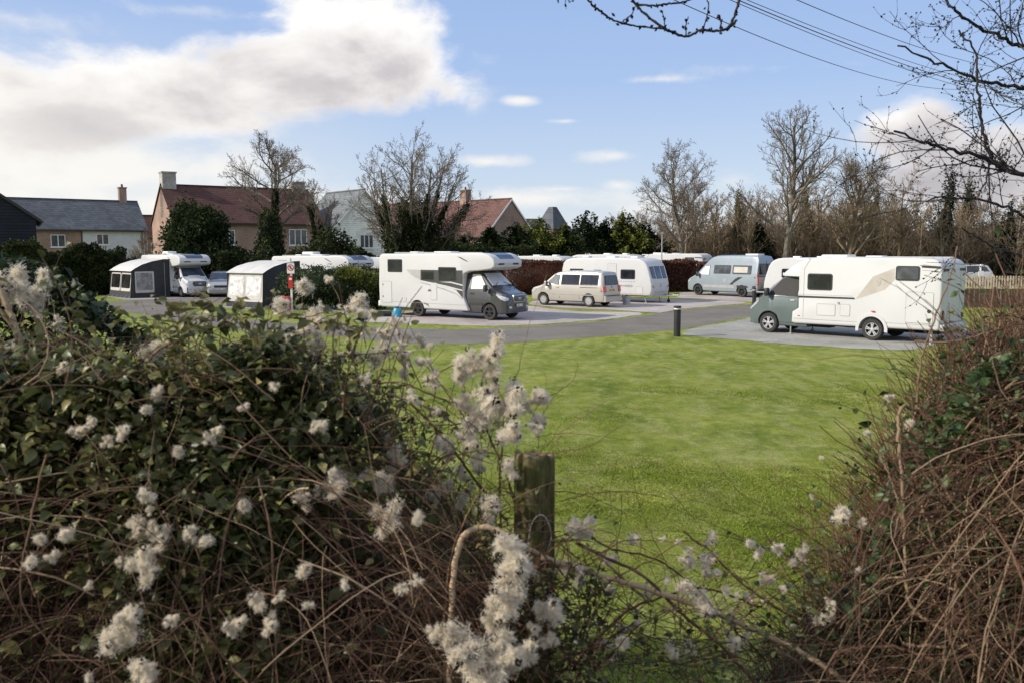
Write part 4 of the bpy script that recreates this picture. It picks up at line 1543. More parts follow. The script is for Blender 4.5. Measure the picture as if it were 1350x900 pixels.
def panel_van():
    t = thing('campervan', 'blue grey high roof panel van camper on the far right pitch', 'campervan')
    xf, xw, xb = 2.95, 1.92, -1.75
    st = [(0, .45, .75, .62, .6), (.03, .36, 1.02, .82, .76), (.12, .32, 1.14, .92, .84), (.35, .3, 1.24, .98, .88), (.75, .3, 1.42, 1.0, .88), (.85, .3, 1.5, 1.0, .88), (1.5, .3, 2.14, 1.0, .82), (1.9, .3, 2.5, 1.0, .80), (2.15, .3, 2.62, 1.0, .8), (2.5, .3, 2.7, 1.0, .8), (3.5, .3, 2.73, 1.0, .8), (5.4, .3, 2.72, 1.0, .8), (5.72, .3, 2.68, .99, .79), (5.84, .3, 2.5, .98, .8), (5.9, .32, 1.4, .97, .86), (5.92, .4, .8, .95, .86)]
    sh = Shell(xf, st, 1.35, .12, .03)
    sh.build('body', 'bluegrey', t, arches=[(xw, .36, .44, -1.3, -.6), (xw, .36, .44, .6, 1.3), (xb, .36, .44, -1.3, -.6), (xb, .36, .44, .6, 1.3)])
    T = sh.top()
    for s in (-1, 1):
        S = sh.side(s)
        wf = window([(xf - 1.05, 1.42), (xf - 2.0, 1.38), (xf - 2.0, 2.04), (xf - 1.58, 2.04)], S, t, pane='silverscreen', fw=.03)
        window(rrect(xf - 3.75, 1.5, xf - 2.35, 2.08, .06), S, t, pane='houseglass', fw=.05)
        window(rrect(xf - 5.4, 1.5, xf - 3.9, 2.08, .06), S, t, pane='houseglass', fw=.05)
        patch('blind', rrect(xf - 5.1, 1.6, xf - 4.0, 1.98, .03), S, 'beige', t, .026, .008)
        patch('side_moulding', [(xf - 5.8, .62), (xf - 4.3, .62), (xf - 4.3, .76), (xf - 5.8, .76)], S, 'black', t, .012, .02)
        patch('side_moulding', [(xf - 4.1, .56), (xf - 1.5, .56), (xf - 1.5, .74), (xf - 4.1, .74)], S, 'trim', t, .012, .02)
        patch('decal', [(xf - 3.7, .8), (xf - 3.95, .8), (xf - 4.35, 1.3), (xf - 5.75, 1.34), (xf - 5.75, 1.26), (xf - 4.2, 1.22)], S, 'black', t, .004, .008)
        for d_ in (2.12, 3.55):
            patch('door_joint', rrect(xf - d_ - .012, .42, xf - d_ + .012, 2.2, .004), S, 'black', t, .002, .01)
        patch('filler_flap', rrect(xf - 3.4, .95, xf - 3.2, 1.2, .03), S, 'trim', t, .004, .01)
        mirror(t, xf - 1.1, 1.0, 1.45, s)
        wheel(t, xw, s * .88, .35, .23, 'darkalloy', 5, s)
        wheel(t, xb, s * .88, .35, .23, 'darkalloy', 5, s)
        strip('headlight', [(xf - .035, .86, .93), (xf - .12, .84, 1.03), (xf - .28, .92, 1.1), (xf - .44, 1.04, 1.18)], sh.side(s), 'lamp', t)
    window([(xf - .9, -.8), (xf - .9, .8), (xf - 1.48, .72), (xf - 1.48, -.72)], T, t, 'windscreen', pane='bglass', fw=.03)
    nx = lambda u, v, o: (xf + .005 + o - .3 * max(0, abs(u) - .5), u, v)
    patch('grille', [(-.45, .82), (.45, .82), (.5, 1.0), (-.5, 1.0)], nx, 'black', t, .02, .1)
    patch('bumper', [(-.85, .36), (.85, .36), (.88, .68), (-.88, .68)], nx, 'black', t, .03, .12)
    Rr = sh.rear(5.9, [(.3, 5.93), (.8, 5.93), (1.4, 5.91), (2.5, 5.855), (2.68, 5.74)])
    for s in (-1, 1):
        window([(s * .05, 1.5), (s * .8, 1.5), (s * .76, 2.2), (s * .05, 2.2)], Rr, t, 'rear_window', fw=.03)
        patch('rear_lamp', rrect(min(s * .84, s * .97), .8, max(s * .84, s * .97), 1.5, .03), Rr, 'redlamp', t, .02, .08)
        patch('rear_lamp_side', rrect(xf - 5.9, .82, xf - 5.74, 1.5, .02), sh.side(s), 'redlamp', t, .006, .03)
    patch('door_joint', rrect(-.012, .5, .012, 2.4, .003), Rr, 'black', t, .004, .01)
    patch('decal', [(-.84, 1.36), (.84, 1.36), (.84, 1.42), (-.84, 1.42)], Rr, 'black', t, .006, .01)
    patch('bumper', [(-.93, .36), (.93, .36), (.93, .56), (-.93, .56)], Rr, 'black', t, .08, .12)
    plate(Rr, t, .35, .9, .52, .12, 'yellow')
    MB().box((-2.0, 0, 2.79), (1.0, .7, .1)).build('roof_vent', M['roofwhite'], t, bevel=.03)
    MB().box((-.3, 0, 2.79), (1.2, 1.0, .04)).build('solar_panel', M['skylight'], t)
    MB().box((0, 0, .35), (5.0, 1.4, .14)).build('chassis', M['under'], t)
    return t


def caravan(label, group=None):
    t = thing('caravan', label, 'caravan', group=group)
    hw = 1.12
    ol = [(-3.12, .42), (-3.2, .9), (-3.2, 1.9), (-3.1, 2.3), (-2.9, 2.5), (-2.5, 2.6), (0, 2.64), (1.9, 2.62), (2.25, 2.57), (2.5, 2.46), (2.68, 2.3), (2.8, 2.1), (3.0, 1.45), (3.08, 1.1), (3.1, .75), (3.0, .42)]
    box_body('body', ol[::-1], hw, 'white', t, .09, arches=[(-.35, .3, .42, -1.3, -.8), (-.35, .3, .42, .8, 1.3)], seg=4)
    for s in (-1, 1):
        S = lambda u, v, o, s=s: (u, s * (hw + o), v)
        window(rrect(1.0, 1.38, 1.98, 1.95, .08), S, t)
        window(rrect(-2.6, 1.38, -1.6, 1.95, .08), S, t)
        window(rrect(-.9, 1.45, -.3, 1.9, .08), S, t)
        seam(rrect(.1, .5, .72, 2.3, .06), S, t, 'door')
        seam(rrect(2.05, .55, 2.5, .95, .03), S, t)
        patch('decal', [(-2.9, 1.1), (1.2, 1.02), (1.6, 1.0), (1.2, .94), (-2.9, .98)], S, 'reddecal', t, .004, .008)
        patch('decal', [(1.1, 1.02), (1.75, 1.06), (1.9, .98), (1.7, .9), (1.1, .95)], S, 'trim', t, .006, .008)
        for k in range(7):
            patch('lettering', rrect(.85 + k * .17, 1.2, .93 + k * .17, 1.27, .01), S, 'trim', t, .004, .006)
        patch('awning_rail', [(2.86, 1.1), (2.9, 1.1), (2.62, 2.22), (2.2, 2.52), (-2.6, 2.5), (-2.6, 2.47), (2.18, 2.49), (2.59, 2.2)], S, 'lightdecal', t, .006, .01) if False else None
        patch('side_skirt', [(-3.1, .46), (-.85, .46), (-.85, .56), (-3.1, .56)], S, 'lightdecal', t, .01, .02)
        patch('side_skirt', [(.15, .46), (2.98, .46), (2.98, .56), (.15, .56)], S, 'lightdecal', t, .01, .02)
        wheel(t, -.35, s * .98, .31, .19, 'trim', 5, s)
        for x in (-2.7, 2.5):
            MB().cyl((x, s * .9, .45), (x + .12, s * .9, .02), .03, n=6).box((x + .12, s * .9, .02), (.14, .14, .03)).build('corner_steady', M['galv'], t)
    zs = [.42, .75, 1.1, 1.45, 2.1, 2.3, 2.46, 2.57]
    xs = [3.0, 3.1, 3.08, 3.0, 2.8, 2.68, 2.5, 2.25]
    Fr = lambda u, v, o: (float(np.interp(v, zs, xs)) + o, u, v)
    for a, b in ((-.94, -.42), (-.34, .34), (.42, .94)):
        c = .04
        window([(a + .02, 1.42), (b - .02, 1.42), (b, 2.14), (a, 2.14)] if a > -.4 else [(a + .03, 1.45), (b, 1.42), (b, 2.14), (a, 2.12)], Fr, t, 'window', 'black', 'bglass', .03)
    patch('gas_locker', rrect(-.75, .62, .75, 1.16, .08), Fr, 'lightdecal', t, .006, .02)
    patch('gas_locker_lid', rrect(-.73, .64, .73, 1.14, .08), Fr, 'white', t, .014, .02)
    disc((3.1, 0, 1.02), (1, 0, 0), .05, .09, .02).build('badge', M['bluegrey'], t)
    for s in (-1, 1):
        MB().cyl((3.1, s * .85, .9), (3.14, s * .95, .96), .018, n=6).build('grab_handle', M['black'], t)
        patch('marker_lamp', rrect(s * .98 - .05, .98, s * .98 + .05, 1.02, .01), Fr, 'black', t, .02, .02)
    Rr = lambda u, v, o: (-3.2 - o, u, v)
    window(rrect(-.8, 1.3, .8, 1.95, .08), Rr, t)
    for s in (-1, 1):
        patch('rear_lamp', rrect(s * .95 - .07, .7, s * .95 + .07, 1.1, .03), Rr, 'redlamp', t, .02, .03)
    plate(Rr, t, 0, .72, .52, .11, 'yellow')
    m = MB()
    m.pipe([(2.9, -.8, .42), (4.1, 0, .42)], .045).pipe([(2.9, .8, .42), (4.1, 0, .42)], .045)
    m.cyl((3.9, 0, .45), (4.3, 0, .47), .05)
    m.build('a_frame', M['galv'], t)
    MB().cyl((3.55, .15, .75), (3.55, .15, .2), .03).lathe([(.09, -.03), (.11, 0), (.09, .03)], 'y', (3.55, .15, .11), 14).build('jockey_wheel', M['black'], t)
    MB().box((4.15, 0, .52), (.3, .07, .09)).build('hitch', M['red'], t) if False else MB().box((4.15, 0, .52), (.3, .07, .09)).build('hitch', M['black'], t)
    MB().box((-.2, 0, 2.67), (.6, .55, .1)).build('roof_vent', M['roofwhite'], t, bevel=.03)
    MB().box((1.3, .2, 2.67), (.45, .45, .1)).build('roof_vent', M['roofwhite'], t, bevel=.03)
    MB().box((-1.9, -.2, 2.67), (.45, .45, .1)).build('roof_vent', M['roofwhite'], t, bevel=.03)
    MB().box((-.2, 0, .42), (5.6, 1.2, .1)).cyl((-.35, -.9, .3), (-.35, .9, .3), .05).build('chassis', M['under'], t)
    return t


def suv():
    t = thing('parked_car', 'silver estate car parked beside the white motorhome with the dark awning', 'car')
    xf, xw = 2.25, 1.32
    st = [(0, .42, .62, .6, .58), (.03, .3, .80, .76, .7), (.12, .25, .9, .84, .76), (.4, .24, .98, .89, .8), (1.0, .24, 1.06, .9, .8), (1.2, .24, 1.12, .9, .78), (1.85, .24, 1.56, .9, .66), (2.2, .24, 1.64, .9, .64), (3.6, .24, 1.62, .9, .64), (4.0, .24, 1.54, .89, .64), (4.35, .26, 1.1, .87, .74), (4.45, .32, .9, .84, .76), (4.48, .4, .6, .8, .76)]
    sh = Shell(xf, st, 1.0, .1, .02)
    sh.build('body', 'silver', t, arches=[(xw, .33, .4, -1.2, -.5), (xw, .33, .4, .5, 1.2), (-xw, .33, .4, -1.2, -.5), (-xw, .33, .4, .5, 1.2)])
    for s in (-1, 1):
        S = sh.side(s)
        window([(xf - 1.35, 1.08), (xf - 2.3, 1.06), (xf - 2.3, 1.5), (xf - 1.9, 1.48)], S, t, fw=.03)
        window([(xf - 2.36, 1.06), (xf - 3.3, 1.06), (xf - 3.3, 1.5), (xf - 2.36, 1.5)], S, t, fw=.03)
        window([(xf - 3.36, 1.06), (xf - 4.1, 1.1), (xf - 3.9, 1.42), (xf - 3.36, 1.49)], S, t, fw=.03)
        mirror(t, xf - 1.45, .9, 1.08, s, 'silver')
        wheel(t, xw, s * .79, .33, .2, 'trim', 5, s)
        wheel(t, -xw, s * .79, .33, .2, 'trim', 5, s)
        strip('headlight', [(xf - .035, .62, .70), (xf - .1, .6, .78), (xf - .26, .66, .84), (xf - .4, .76, .88)], sh.side(s), 'lamp', t)
    window([(xf - 1.22, -.7), (xf - 1.22, .7), (xf - 1.83, .58), (xf - 1.83, -.58)], sh.top(), t, 'windscreen', pane='bglass', fw=.03)
    nx = lambda u, v, o: (xf + .005 + o - .3 * max(0, abs(u) - .4), u, v)
    patch('grille', [(-.4, .64), (.4, .64), (.44, .78), (-.44, .78)], nx, 'black', t, .02, .1)
    patch('bumper', [(-.7, .28), (.7, .28), (.72, .46), (-.72, .46)], nx, 'black', t, .02, .12)
    plate(lambda u, v, o: (xf + .02 + o, u, v), t, 0, .5, .5, .11, 'platewhite')
    return t


def awning(label, Lx, D, hf, hb, walls, winmat, endwin, framem):
    """x along the vehicle, y=0 at its side and -D at the outer edge"""
    t = thing('awning', label, 'awning')
    bow = [(0, hb), (-.4, hb - .01), (-D * .45, hb - (hb - hf) * .18), (-D * .72, hb - (hb - hf) * .44), (-D * .9, hb - (hb - hf) * .74), (-D, hf)]
    m = MB()
    for k in range(len(bow) - 1):
        a, b = bow[k], bow[k + 1]
        m.quad((-Lx / 2, a[0], a[1]), (Lx / 2, a[0], a[1]), (Lx / 2, b[0], b[1]), (-Lx / 2, b[0], b[1]))
    n = 18
    m = MB()
    idx = []
    for i in range(n + 1):
        x = -Lx / 2 - .04 + (Lx + .08) * i / n
        sag = -.06 * abs(math.sin(i / n * PI * 3)) ** 1
        sag = -.05 * (1 - abs(math.cos(i / n * PI * 3)))
        for (y, z) in bow:
            m.v.append((x, y - (.05 if y == -D else 0), z + (sag if -D < y < 0 else 0)))
    kk = len(bow)
    for i in range(n):
        for j in range(kk - 1):
            m.f.append((i * kk + j, (i + 1) * kk + j, (i + 1) * kk + j + 1, i * kk + j + 1))
    m.build('roof', M['awnroof'], t, smooth=True)
    top = -D
    F_ = lambda u, v, o: (u, -D + .1 * (v / hf) - .12 * (1 - v / hf) - o, v)
    patch('wall', [(-Lx / 2, .0), (Lx / 2, .0), (Lx / 2, hf - .01), (-Lx / 2, hf - .01)], F_, walls[0], t, 0, .02)
    wn = 2
    for k in range(wn):
        a = -Lx / 2 + .12 + k * (Lx - .16) / wn
        b = a + (Lx - .16) / wn - .1
        fr = patch('window_panel', rrect(a, .42, b, hf - .12, .12), F_, framem, t, .012, .01)
        patch('pane', rrect(a + .07, .62, b - .07, hf - .2, .1), F_, winmat[0], fr, .02, .008)
    patch('ground_flap', [(-Lx / 2, .0), (Lx / 2, .0), (Lx / 2, .3), (-Lx / 2, .3)], F_, walls[1], t, .012, .01)
    for s in (-1, 1):
        E = lambda u, v, o, s=s: (s * (Lx / 2 + .005 + o), u, v)
        poly = [(b_[0], b_[1] - .01) for b_ in bow] + [(-D - .1, .0), (0, .0)]
        patch('end_wall', poly, E, walls[1], t, 0, .02)
        if endwin:
            fr = patch('window_panel', rrect(-D + .22, .32, -D * .42, hf - .02, .05), E, framem, t, .012, .01)
            patch('pane', rrect(-D + .3, .5, -D * .46, hf - .1, .05), E, winmat[1], fr, .02, .008)
            patch('door_zip', rrect(-D * .14, .05, -D * .13, hb - .25, .003), E, 'trim', t, .012, .01)
    # side pegs and guy lines
    for k in range(6):
        x = -Lx / 2 + Lx * k / 5
        MB().cyl((x, -D - .12, .12), (x, -D - .3, 0), .012, n=5).build('peg_strap', M['trim'], t)
    return t


def place(o, p_front, p_rear, wb2, hw, s):
    """stand a vehicle with its near side tyre contacts on two surveyed ground points; s=+1 left side is the near one"""
    f, r = Vector(p_front), Vector(p_rear)
    d = (f - r)
    d.z = 0
    d.normalize()
    rz = math.atan2(d.y, d.x)
    left = Vector((-d.y, d.x, 0))
    c = (f + r) / 2 - left * hw * s
    o.location = (c.x, c.y, .012)
    o.rotation_euler = (0, 0, rz)
    return rz


mh2 = overcab_motorhome('white coachbuilt motorhome with charcoal cab, grey side swoosh and silver windscreen cover', 'darkgrey', 'silverscreen', 'creamscreen', True)
place(mh2, G(646, 422.5), G(553, 417.5), 2, .95, -1)
mh3 = lowprofile_motorhome()
place(mh3, G(1014, 438.5), G(1150, 448.5), 2, .99, 1)
t5 = people_carrier()
place(t5, G(718, 402.5), G(776, 405.2), 1.5, .85, 1)
spr = panel_van()
place(spr, G(917, 389), G(985.6, 392.6), 1.9, .9, 1)
cv = caravan('cream white touring caravan with three dark front windows and a red side stripe')
ca = G(857, 400.5)
hd = Vector((.80, -.60, 0)).normalized()
# near front corner of the caravan stands at ca
rz = math.atan2(hd.y, hd.x)
lf = Vector((-hd.y, hd.x, 0))
cv.location = tuple(ca - hd * 3.0 + lf * 1.12 + Vector((0, 0, .012)))
cv.rotation_euler = (0, 0, rz)

# white motorhome with the dark awning on the left
mh1 = overcab_motorhome('white overcab motorhome with black grille behind the dark awning on the left', 'whitecab', 'bglass', 'glass', False)
hd1 = Vector((.70, -.71, 0)).normalized()
r1 = math.atan2(hd1.y, hd1.x)
lf1 = Vector((-hd1.y, hd1.x, 0))
fw = G(239, 392.6)
mh1.location = tuple(fw - hd1 * 2.0 + lf1 * .95 + Vector((0, 0, .012)))
mh1.rotation_euler = (0, 0, r1)
mh1.scale = (.93, .93, .93)
MB().box((-1.9, 0, 3.12), (.95, .7, .2)).build('air_conditioner', M['roofwhite'], mh1, bevel=.06)
aw1 = awning('charcoal awning with grey roof and pale framed windows on the left motorhome', 3.6, 2.5, 1.72, 2.5, ('awndark', 'awndark'), ('awnvoid', 'awnwin'), True, 'awnlight')
aw1.location = tuple(Vector(mh1.location) - lf1 * 1.09 - hd1 * 1.15 + Vector((0, 0, 0)))
aw1.rotation_euler = (0, 0, r1)
aw1.location.z = .012

mh4 = dup(mh1, (0, 0, 0), 0, 'white overcab motorhome standing behind the pale awning and the rounded hedge', 'motorhome')
hd4 = Vector((.84, -.54, 0)).normalized()
r4 = math.atan2(hd4.y, hd4.x)
lf4 = Vector((-hd4.y, hd4.x, 0))
fp = P(462, 345, 49.0)
mh4.location = tuple(Vector((fp.x, 49.0, .012)) - hd4 * 2.4 + lf4 * 1.1)
mh4.rotation_euler = (0, 0, r4)
aw2 = awning('pale grey inflatable awning with bright reflecting windows left of the red fire point', 2.9, 2.7, 1.85, 2.5, ('awnlight', 'awndark'), ('awnshiny', 'awnshiny'), False, 'awnlight')
q = G(347, 406.5)
aw2.location = tuple(q + lf4 * 2.75 - hd4 * 1.45 + Vector((0, 0, .012)))
aw2.rotation_euler = (0, 0, r4)

car = suv()
car.location = (-19.75, 59.4, .012)
car.rotation_euler = (0, 0, R(-73))

# further units whose roofs show over the hedges
dup(cv, tuple(Vector((hx_(712, 68), 68, 0))), R(-32), 'white caravan roof over the beech hedge between charcoal cab and passenger van', 'caravan')
dup(cv, tuple(Vector((hx_(806, 70), 71, .1))), R(-34), 'caravan furthest back behind the beech hedge, above the passenger van roof', 'caravan')
dup(mh3, tuple(Vector((hx_(868, 72), 72.5, -.1))), R(148), 'white motorhome with dark roof edge far behind the touring caravan and the slender pole', 'motorhome')
dup(cv, tuple(Vector((hx_(1090, 53), 54.5, 0))), R(146), 'cream caravan tucked behind the near motorhome, right of the blue grey campervan', 'caravan')
dup(car, tuple(Vector((hx_(1276, 74), 75, 0))), R(165), 'pale car behind the picket fence, showing at the rear corner of the near motorhome', 'car', scale=(1, 1, 1.15))
# grey box trailer behind the charcoal cab motorhome
bt = thing('box_trailer', 'plain pale grey box trailer behind the charcoal cab motorhome', 'trailer', tuple(G(503, 402) + Vector((.6, 4.5, 0))), R(-33))
MB().box((0, 0, 1.62), (3.4, 2.0, 2.1)).build('body', M['silver'], bt, bevel=.04)
window(rrect(.2, 1.2, .65, 2.0, .05), lambda u, v, o: (u, -1.0 - o, v), bt)
window(rrect(-.3, 1.5, .3, 2.1, .05), lambda u, v, o: (1.7 + o, u, v), bt)
for s in (-1, 1):
    wheel(bt, 0, s * .85, .3, .18, 'trim', 5, s)
MB().box((0, 0, .5), (3.3, 1.2, .12)).box((2.1, 0, .5), (1.0, .1, .1)).build('chassis', M['under'], bt)
# ------------------------------------------------------------------ site furniture
def bollard(p, h, r, label):
    t = thing('bollard', label, 'bollard', tuple(p))
    b = MB().cyl((0, 0, -.05), (0, 0, h * .88), r, n=24).build('post', M['black'], t, smooth=True)
    MB().cyl((0, 0, h * .885), (0, 0, h * .93), r * .97, n=24).build('light_band', M['paintwhite'], t, smooth=True)
    MB().lathe([(r * 1.12, h * .935), (r * 1.12, h * .985), (r * .9, h)], 'z', (0, 0, 0), 24).build('cap', M['black'], t, smooth=True)


bollard(G(892.5, 443.5), 1.12, .125, 'black lit bollard with a white band at the edge of the lawn')
bollard(G(994, 402.5), .95, .11, 'black bollard between the blue grey campervan and the near motorhome cab')
for p, h, lab in [((541, 429.5), .32, 'short white peg in the grass edge in front of the charcoal cab motorhome'), ((458.5, 418), .36, 'short white peg in front of the rounded hedge'),
                  ((1227, 453.5), .5, 'white peg under the rear corner of the near motorhome'), ((1271.5, 440), .34, 'white peg on the grass behind the near motorhome'),
                  ((115, 392), .3, 'short white peg on the grass at the far left beside the service post')]:
    t = thing('marker_post', lab, 'marker post', tuple(G(*p)))
    MB().box((0, 0, h / 2), (.07, .05, h)).build('post', M['paintwhite'], t)
    MB().box((0, 0, h + .012), (.085, .065, .025)).build('cap', M['platewhite'], t)
t = thing('service_post', 'white electric hook up post on the far left lawn', 'hook up post', tuple(G(91.5, 391)))
MB().box((0, 0, .45), (.24, .2, .9)).build('body', M['paintwhite'], t, bevel=.02)
MB().box((0, 0, .96), (.3, .26, .12)).build('hood', M['paintwhite'], t, bevel=.03)
MB().box((0, -.104, .6), (.14, .01, .3)).build('socket_door', M['trim'], t)
# fire point
fpz = G(382, 413)
t = thing('fire_point_post', 'white post carrying the red and white prohibition sign beside the rounded hedge', 'sign post', tuple(fpz + Vector((.12, 0, 0))))
MB().box((0, 0, 1.2), (.09, .09, 2.4)).build('post', M['paintwhite'], t)
MB().box((0, 0, 2.5), (.3, .06, .05)).box((0, 0, 2.62), (.05, .05, .2)).build('post_head', M['galv'], t)
sg = MB().box((0, -.06, 2.22), (.36, .02, .5)).build('sign_board', M['platewhite'], t)
m = MB()
for k in range(20):
    a, b = 2 * PI * k / 20, 2 * PI * (k + 1) / 20
    m.prism([(.16 * math.cos(a), .16 * math.sin(a)), (.16 * math.cos(b), .16 * math.sin(b)), (.12 * math.cos(b), .12 * math.sin(b)), (.12 * math.cos(a), .12 * math.sin(a))], lambda u, v: (u, -.071, 2.26 + v), lambda u, v: (u, -.078, 2.26 + v))
m.prism([(-.1, .06), (-.06, .1), (.1, -.06), (.06, -.1)], lambda u, v: (u, -.071, 2.26 + v), lambda u, v: (u, -.0785, 2.26 + v))
m.build('sign_ring', M['red'], sg)
MB().box((0, -.0735, 2.26), (.07, .004, .14)).build('sign_symbol', M['black'], sg)
MB().box((-.02, -.07, 1.55), (.22, .03, .62)).build('lower_board', M['red'], t)
MB().box((-.02, -.09, 1.7), (.13, .006, .1)).build('lower_symbol', M['platewhite'], t)
t = thing('fire_point_box', 'red fire point box standing at the foot of the white sign post', 'fire point', tuple(fpz + Vector((-.16, -.15, 0))))
b = MB().box((0, 0, .42), (.42, .34, .84)).build('cabinet', M['red'], t, bevel=.05)
patch('symbol', rrect(-.1, .5, .1, .62, .02), lambda u, v, o: (u, -.17 - o, v), 'platewhite', t, .006, .01)
patch('door_joint', rrect(-.18, .3, .18, .32, .005), lambda u, v, o: (u, -.17 - o, v), 'black', t, .004, .01)
disc((0, -.172, .18), (0, -1, 0), .07, .07, .01).build('emblem', M['platewhite'], t)
disc((.0, -.172, .73), (0, -1, 0), .07, .05, .01).build('handle_recess', M['black'], t)
t = thing('water_carrier', 'light blue water container beside the rear wheel of the charcoal cab motorhome', 'water container', tuple(G(524, 418.3)))
MB().lathe([(.17, 0), (.2, .02), (.2, .12), (.185, .14), (.2, .16), (.2, .34), (.15, .42)], 'z', (0, 0, 0), 20).build('body', M['blue'], t, smooth=True)
MB().lathe([(.08, .42), (.08, .47)], 'z', (0, 0, 0), 14).build('cap', M['black'], t)
MB().cyl((-.17, 0, .36), (-.1, 0, .5), .015).cyl((-.1, 0, .5), (.1, 0, .5), .015).cyl((.1, 0, .5), (.17, 0, .36), .015).build('handle', M['blue'], t)
t = thing('water_roller', 'small black wheeled waste container at the rear corner of the charcoal cab motorhome', 'waste container', tuple(G(509, 417.5)))
MB().cyl((-.25, 0, .16), (.25, 0, .16), .15, n=18).build('drum', M['black'], t, smooth=True)
MB().pipe([(-.27, 0, .16), (-.27, -.4, .3), (.27, -.4, .3), (.27, 0, .16)], .012).build('handle', M['galv'], t)
t = thing('aquaroll', 'grey upright water carrier under the near side of the touring caravan', 'water container', tuple(G(826, 402)))
t.name = 'water_barrel'
MB().cyl((0, 0, 0), (0, 0, .5), .22, n=20).build('drum', M['galv'], t, smooth=True)
MB().cyl((0, 0, .5), (0, 0, .56), .08, n=14).build('cap', M['black'], t)
# slender pole behind the touring caravan
t = thing('utility_pole', 'slender grey pole rising behind the touring caravan roof', 'pole', tuple(Vector((hx_(871.5, 64), 64, 0))))
MB().cyl((0, 0, 0), (0, 0, 4.4), .05, .04, n=10).build('mast', M['galv'], t, smooth=True)
MB().box((0, 0, 4.3), (.3, .1, .06)).build('lamp_head', M['galv'], t)
t = thing('utility_pole', 'white pole standing by the picket fence at the right', 'pole', tuple(Vector((hx_(1291, 51), 51, 0))))
MB().cyl((0, 0, 0), (0, 0, 2.3), .05, n=10).build('mast', M['paintwhite'], t, smooth=True)
MB().box((0, -.07, 1.75), (.3, .04, .3)).build('plate', M['paintwhite'], t)


# fences on the right
def board_fence():
    t = thing('board_fence', 'low dark brown close boarded fence across the grass at the right', 'fence', (0, 0, 0))
    a = Vector((hx_(1262, 47.5), 47.5, 0))
    b = Vector((hx_(1262, 47.5) + 16, 45.5, 0))
    d = (b - a).normalized()
    n = 118
    m = MB()
    for k in range(n):
        p = a + d * (k * .135)
        m.box((p.x, p.y + (.0 if k % 2 else .012), .54 + rnd.uniform(-.012, .012)), (.125, .018, 1.0), math.atan2(d.y, d.x))
    m.build('boards', M['fencewood'], t)
    for k in range(9):
        p = a + d * (k * 1.95)
        MB().box((p.x, p.y + .07, .55), (.1, .1, 1.15)).build('post', M['fencewood'], t)
    for k in (2, 3):
        p = a + d * (k * 1.95 + .4)
        MB().box((p.x, p.y - .03, .72), (.08, .015, .1)).build('notice', M['lightdecal'], t)


def picket_fence():
    t = thing('picket_fence', 'pale timber picket fence rising behind the dark board fence at the right', 'fence', (0, 0, 0))
    a = Vector((hx_(1262, 50.5), 50.8, 0))
    b = Vector((hx_(1262, 50.5) + 17, 49.0, 0))
    d = (b - a).normalized()
    ang = math.atan2(d.y, d.x)
    m = MB()
    for k in range(112):
        p = a + d * (k * .152)
        m.box((p.x, p.y, .88 + rnd.uniform(-.015, .015)), (.085, .018, 1.5), ang)
    m.build('pickets', M['trellis'], t)
    for z in (.45, 1.0, 1.45):
        c = (a + d * 8.5)
        MB().box((c.x, c.y + .04, z), (17, .035, .08), ang).build('rail', M['trellis'], t)
    for k in range(9):
        p = a + d * (k * 2.1)
        MB().box((p.x, p.y + .09, .85), (.09, .09, 1.7)).build('post', M['trellis'], t)


board_fence()
picket_fence()


# overhead wires
def wire(pa, Ya, pb, Yb, sag, lab, r=.011):
    a, b = P(pa[0], pa[1], Ya), P(pb[0], pb[1], Yb)
    n = 60
    pts = []
    for i in range(n):
        u = -.5 + 2.6 * i / (n - 1)
        g_ = lambda q: 4 * ((q + .5) / 2.6) * (1 - (q + .5) / 2.6)
        pts.append(tuple(a.lerp(b, u) - Vector((0, 0, sag * 2.6 * (g_(u) - (1 - u) * g_(0) - u * g_(1))))))
    pts = np.array(pts)
    V, Fc, T = tubes(pts[None], np.full((1, n), r), 6)
    o = npobj('overhead_wire', V, Fc, M['gutter'], None, smooth=True)
    tag(o, lab, 'wire', 'overhead power wires crossing the upper right sky')


wire((888, 0), 22, (1180, 108), 40, .5, 'lowest overhead wire, passing just under the tip of the hanging branch')
wire((962, 0), 22, (1280, 118), 40, .4, 'left one of the close bunch of wires right of the hanging branch', .009)
wire((972, 0), 22.4, (1284, 113), 40.4, .4, 'middle one of the close bunch of wires right of the hanging branch', .013)
wire((984, 0), 22.8, (1290, 108), 40.8, .4, 'right one of the close bunch of wires right of the hanging branch', .009)
wire((1050, 0), 24, (1270, 80), 40, .3, 'topmost overhead wire, well apart from the bunch of three', .011)


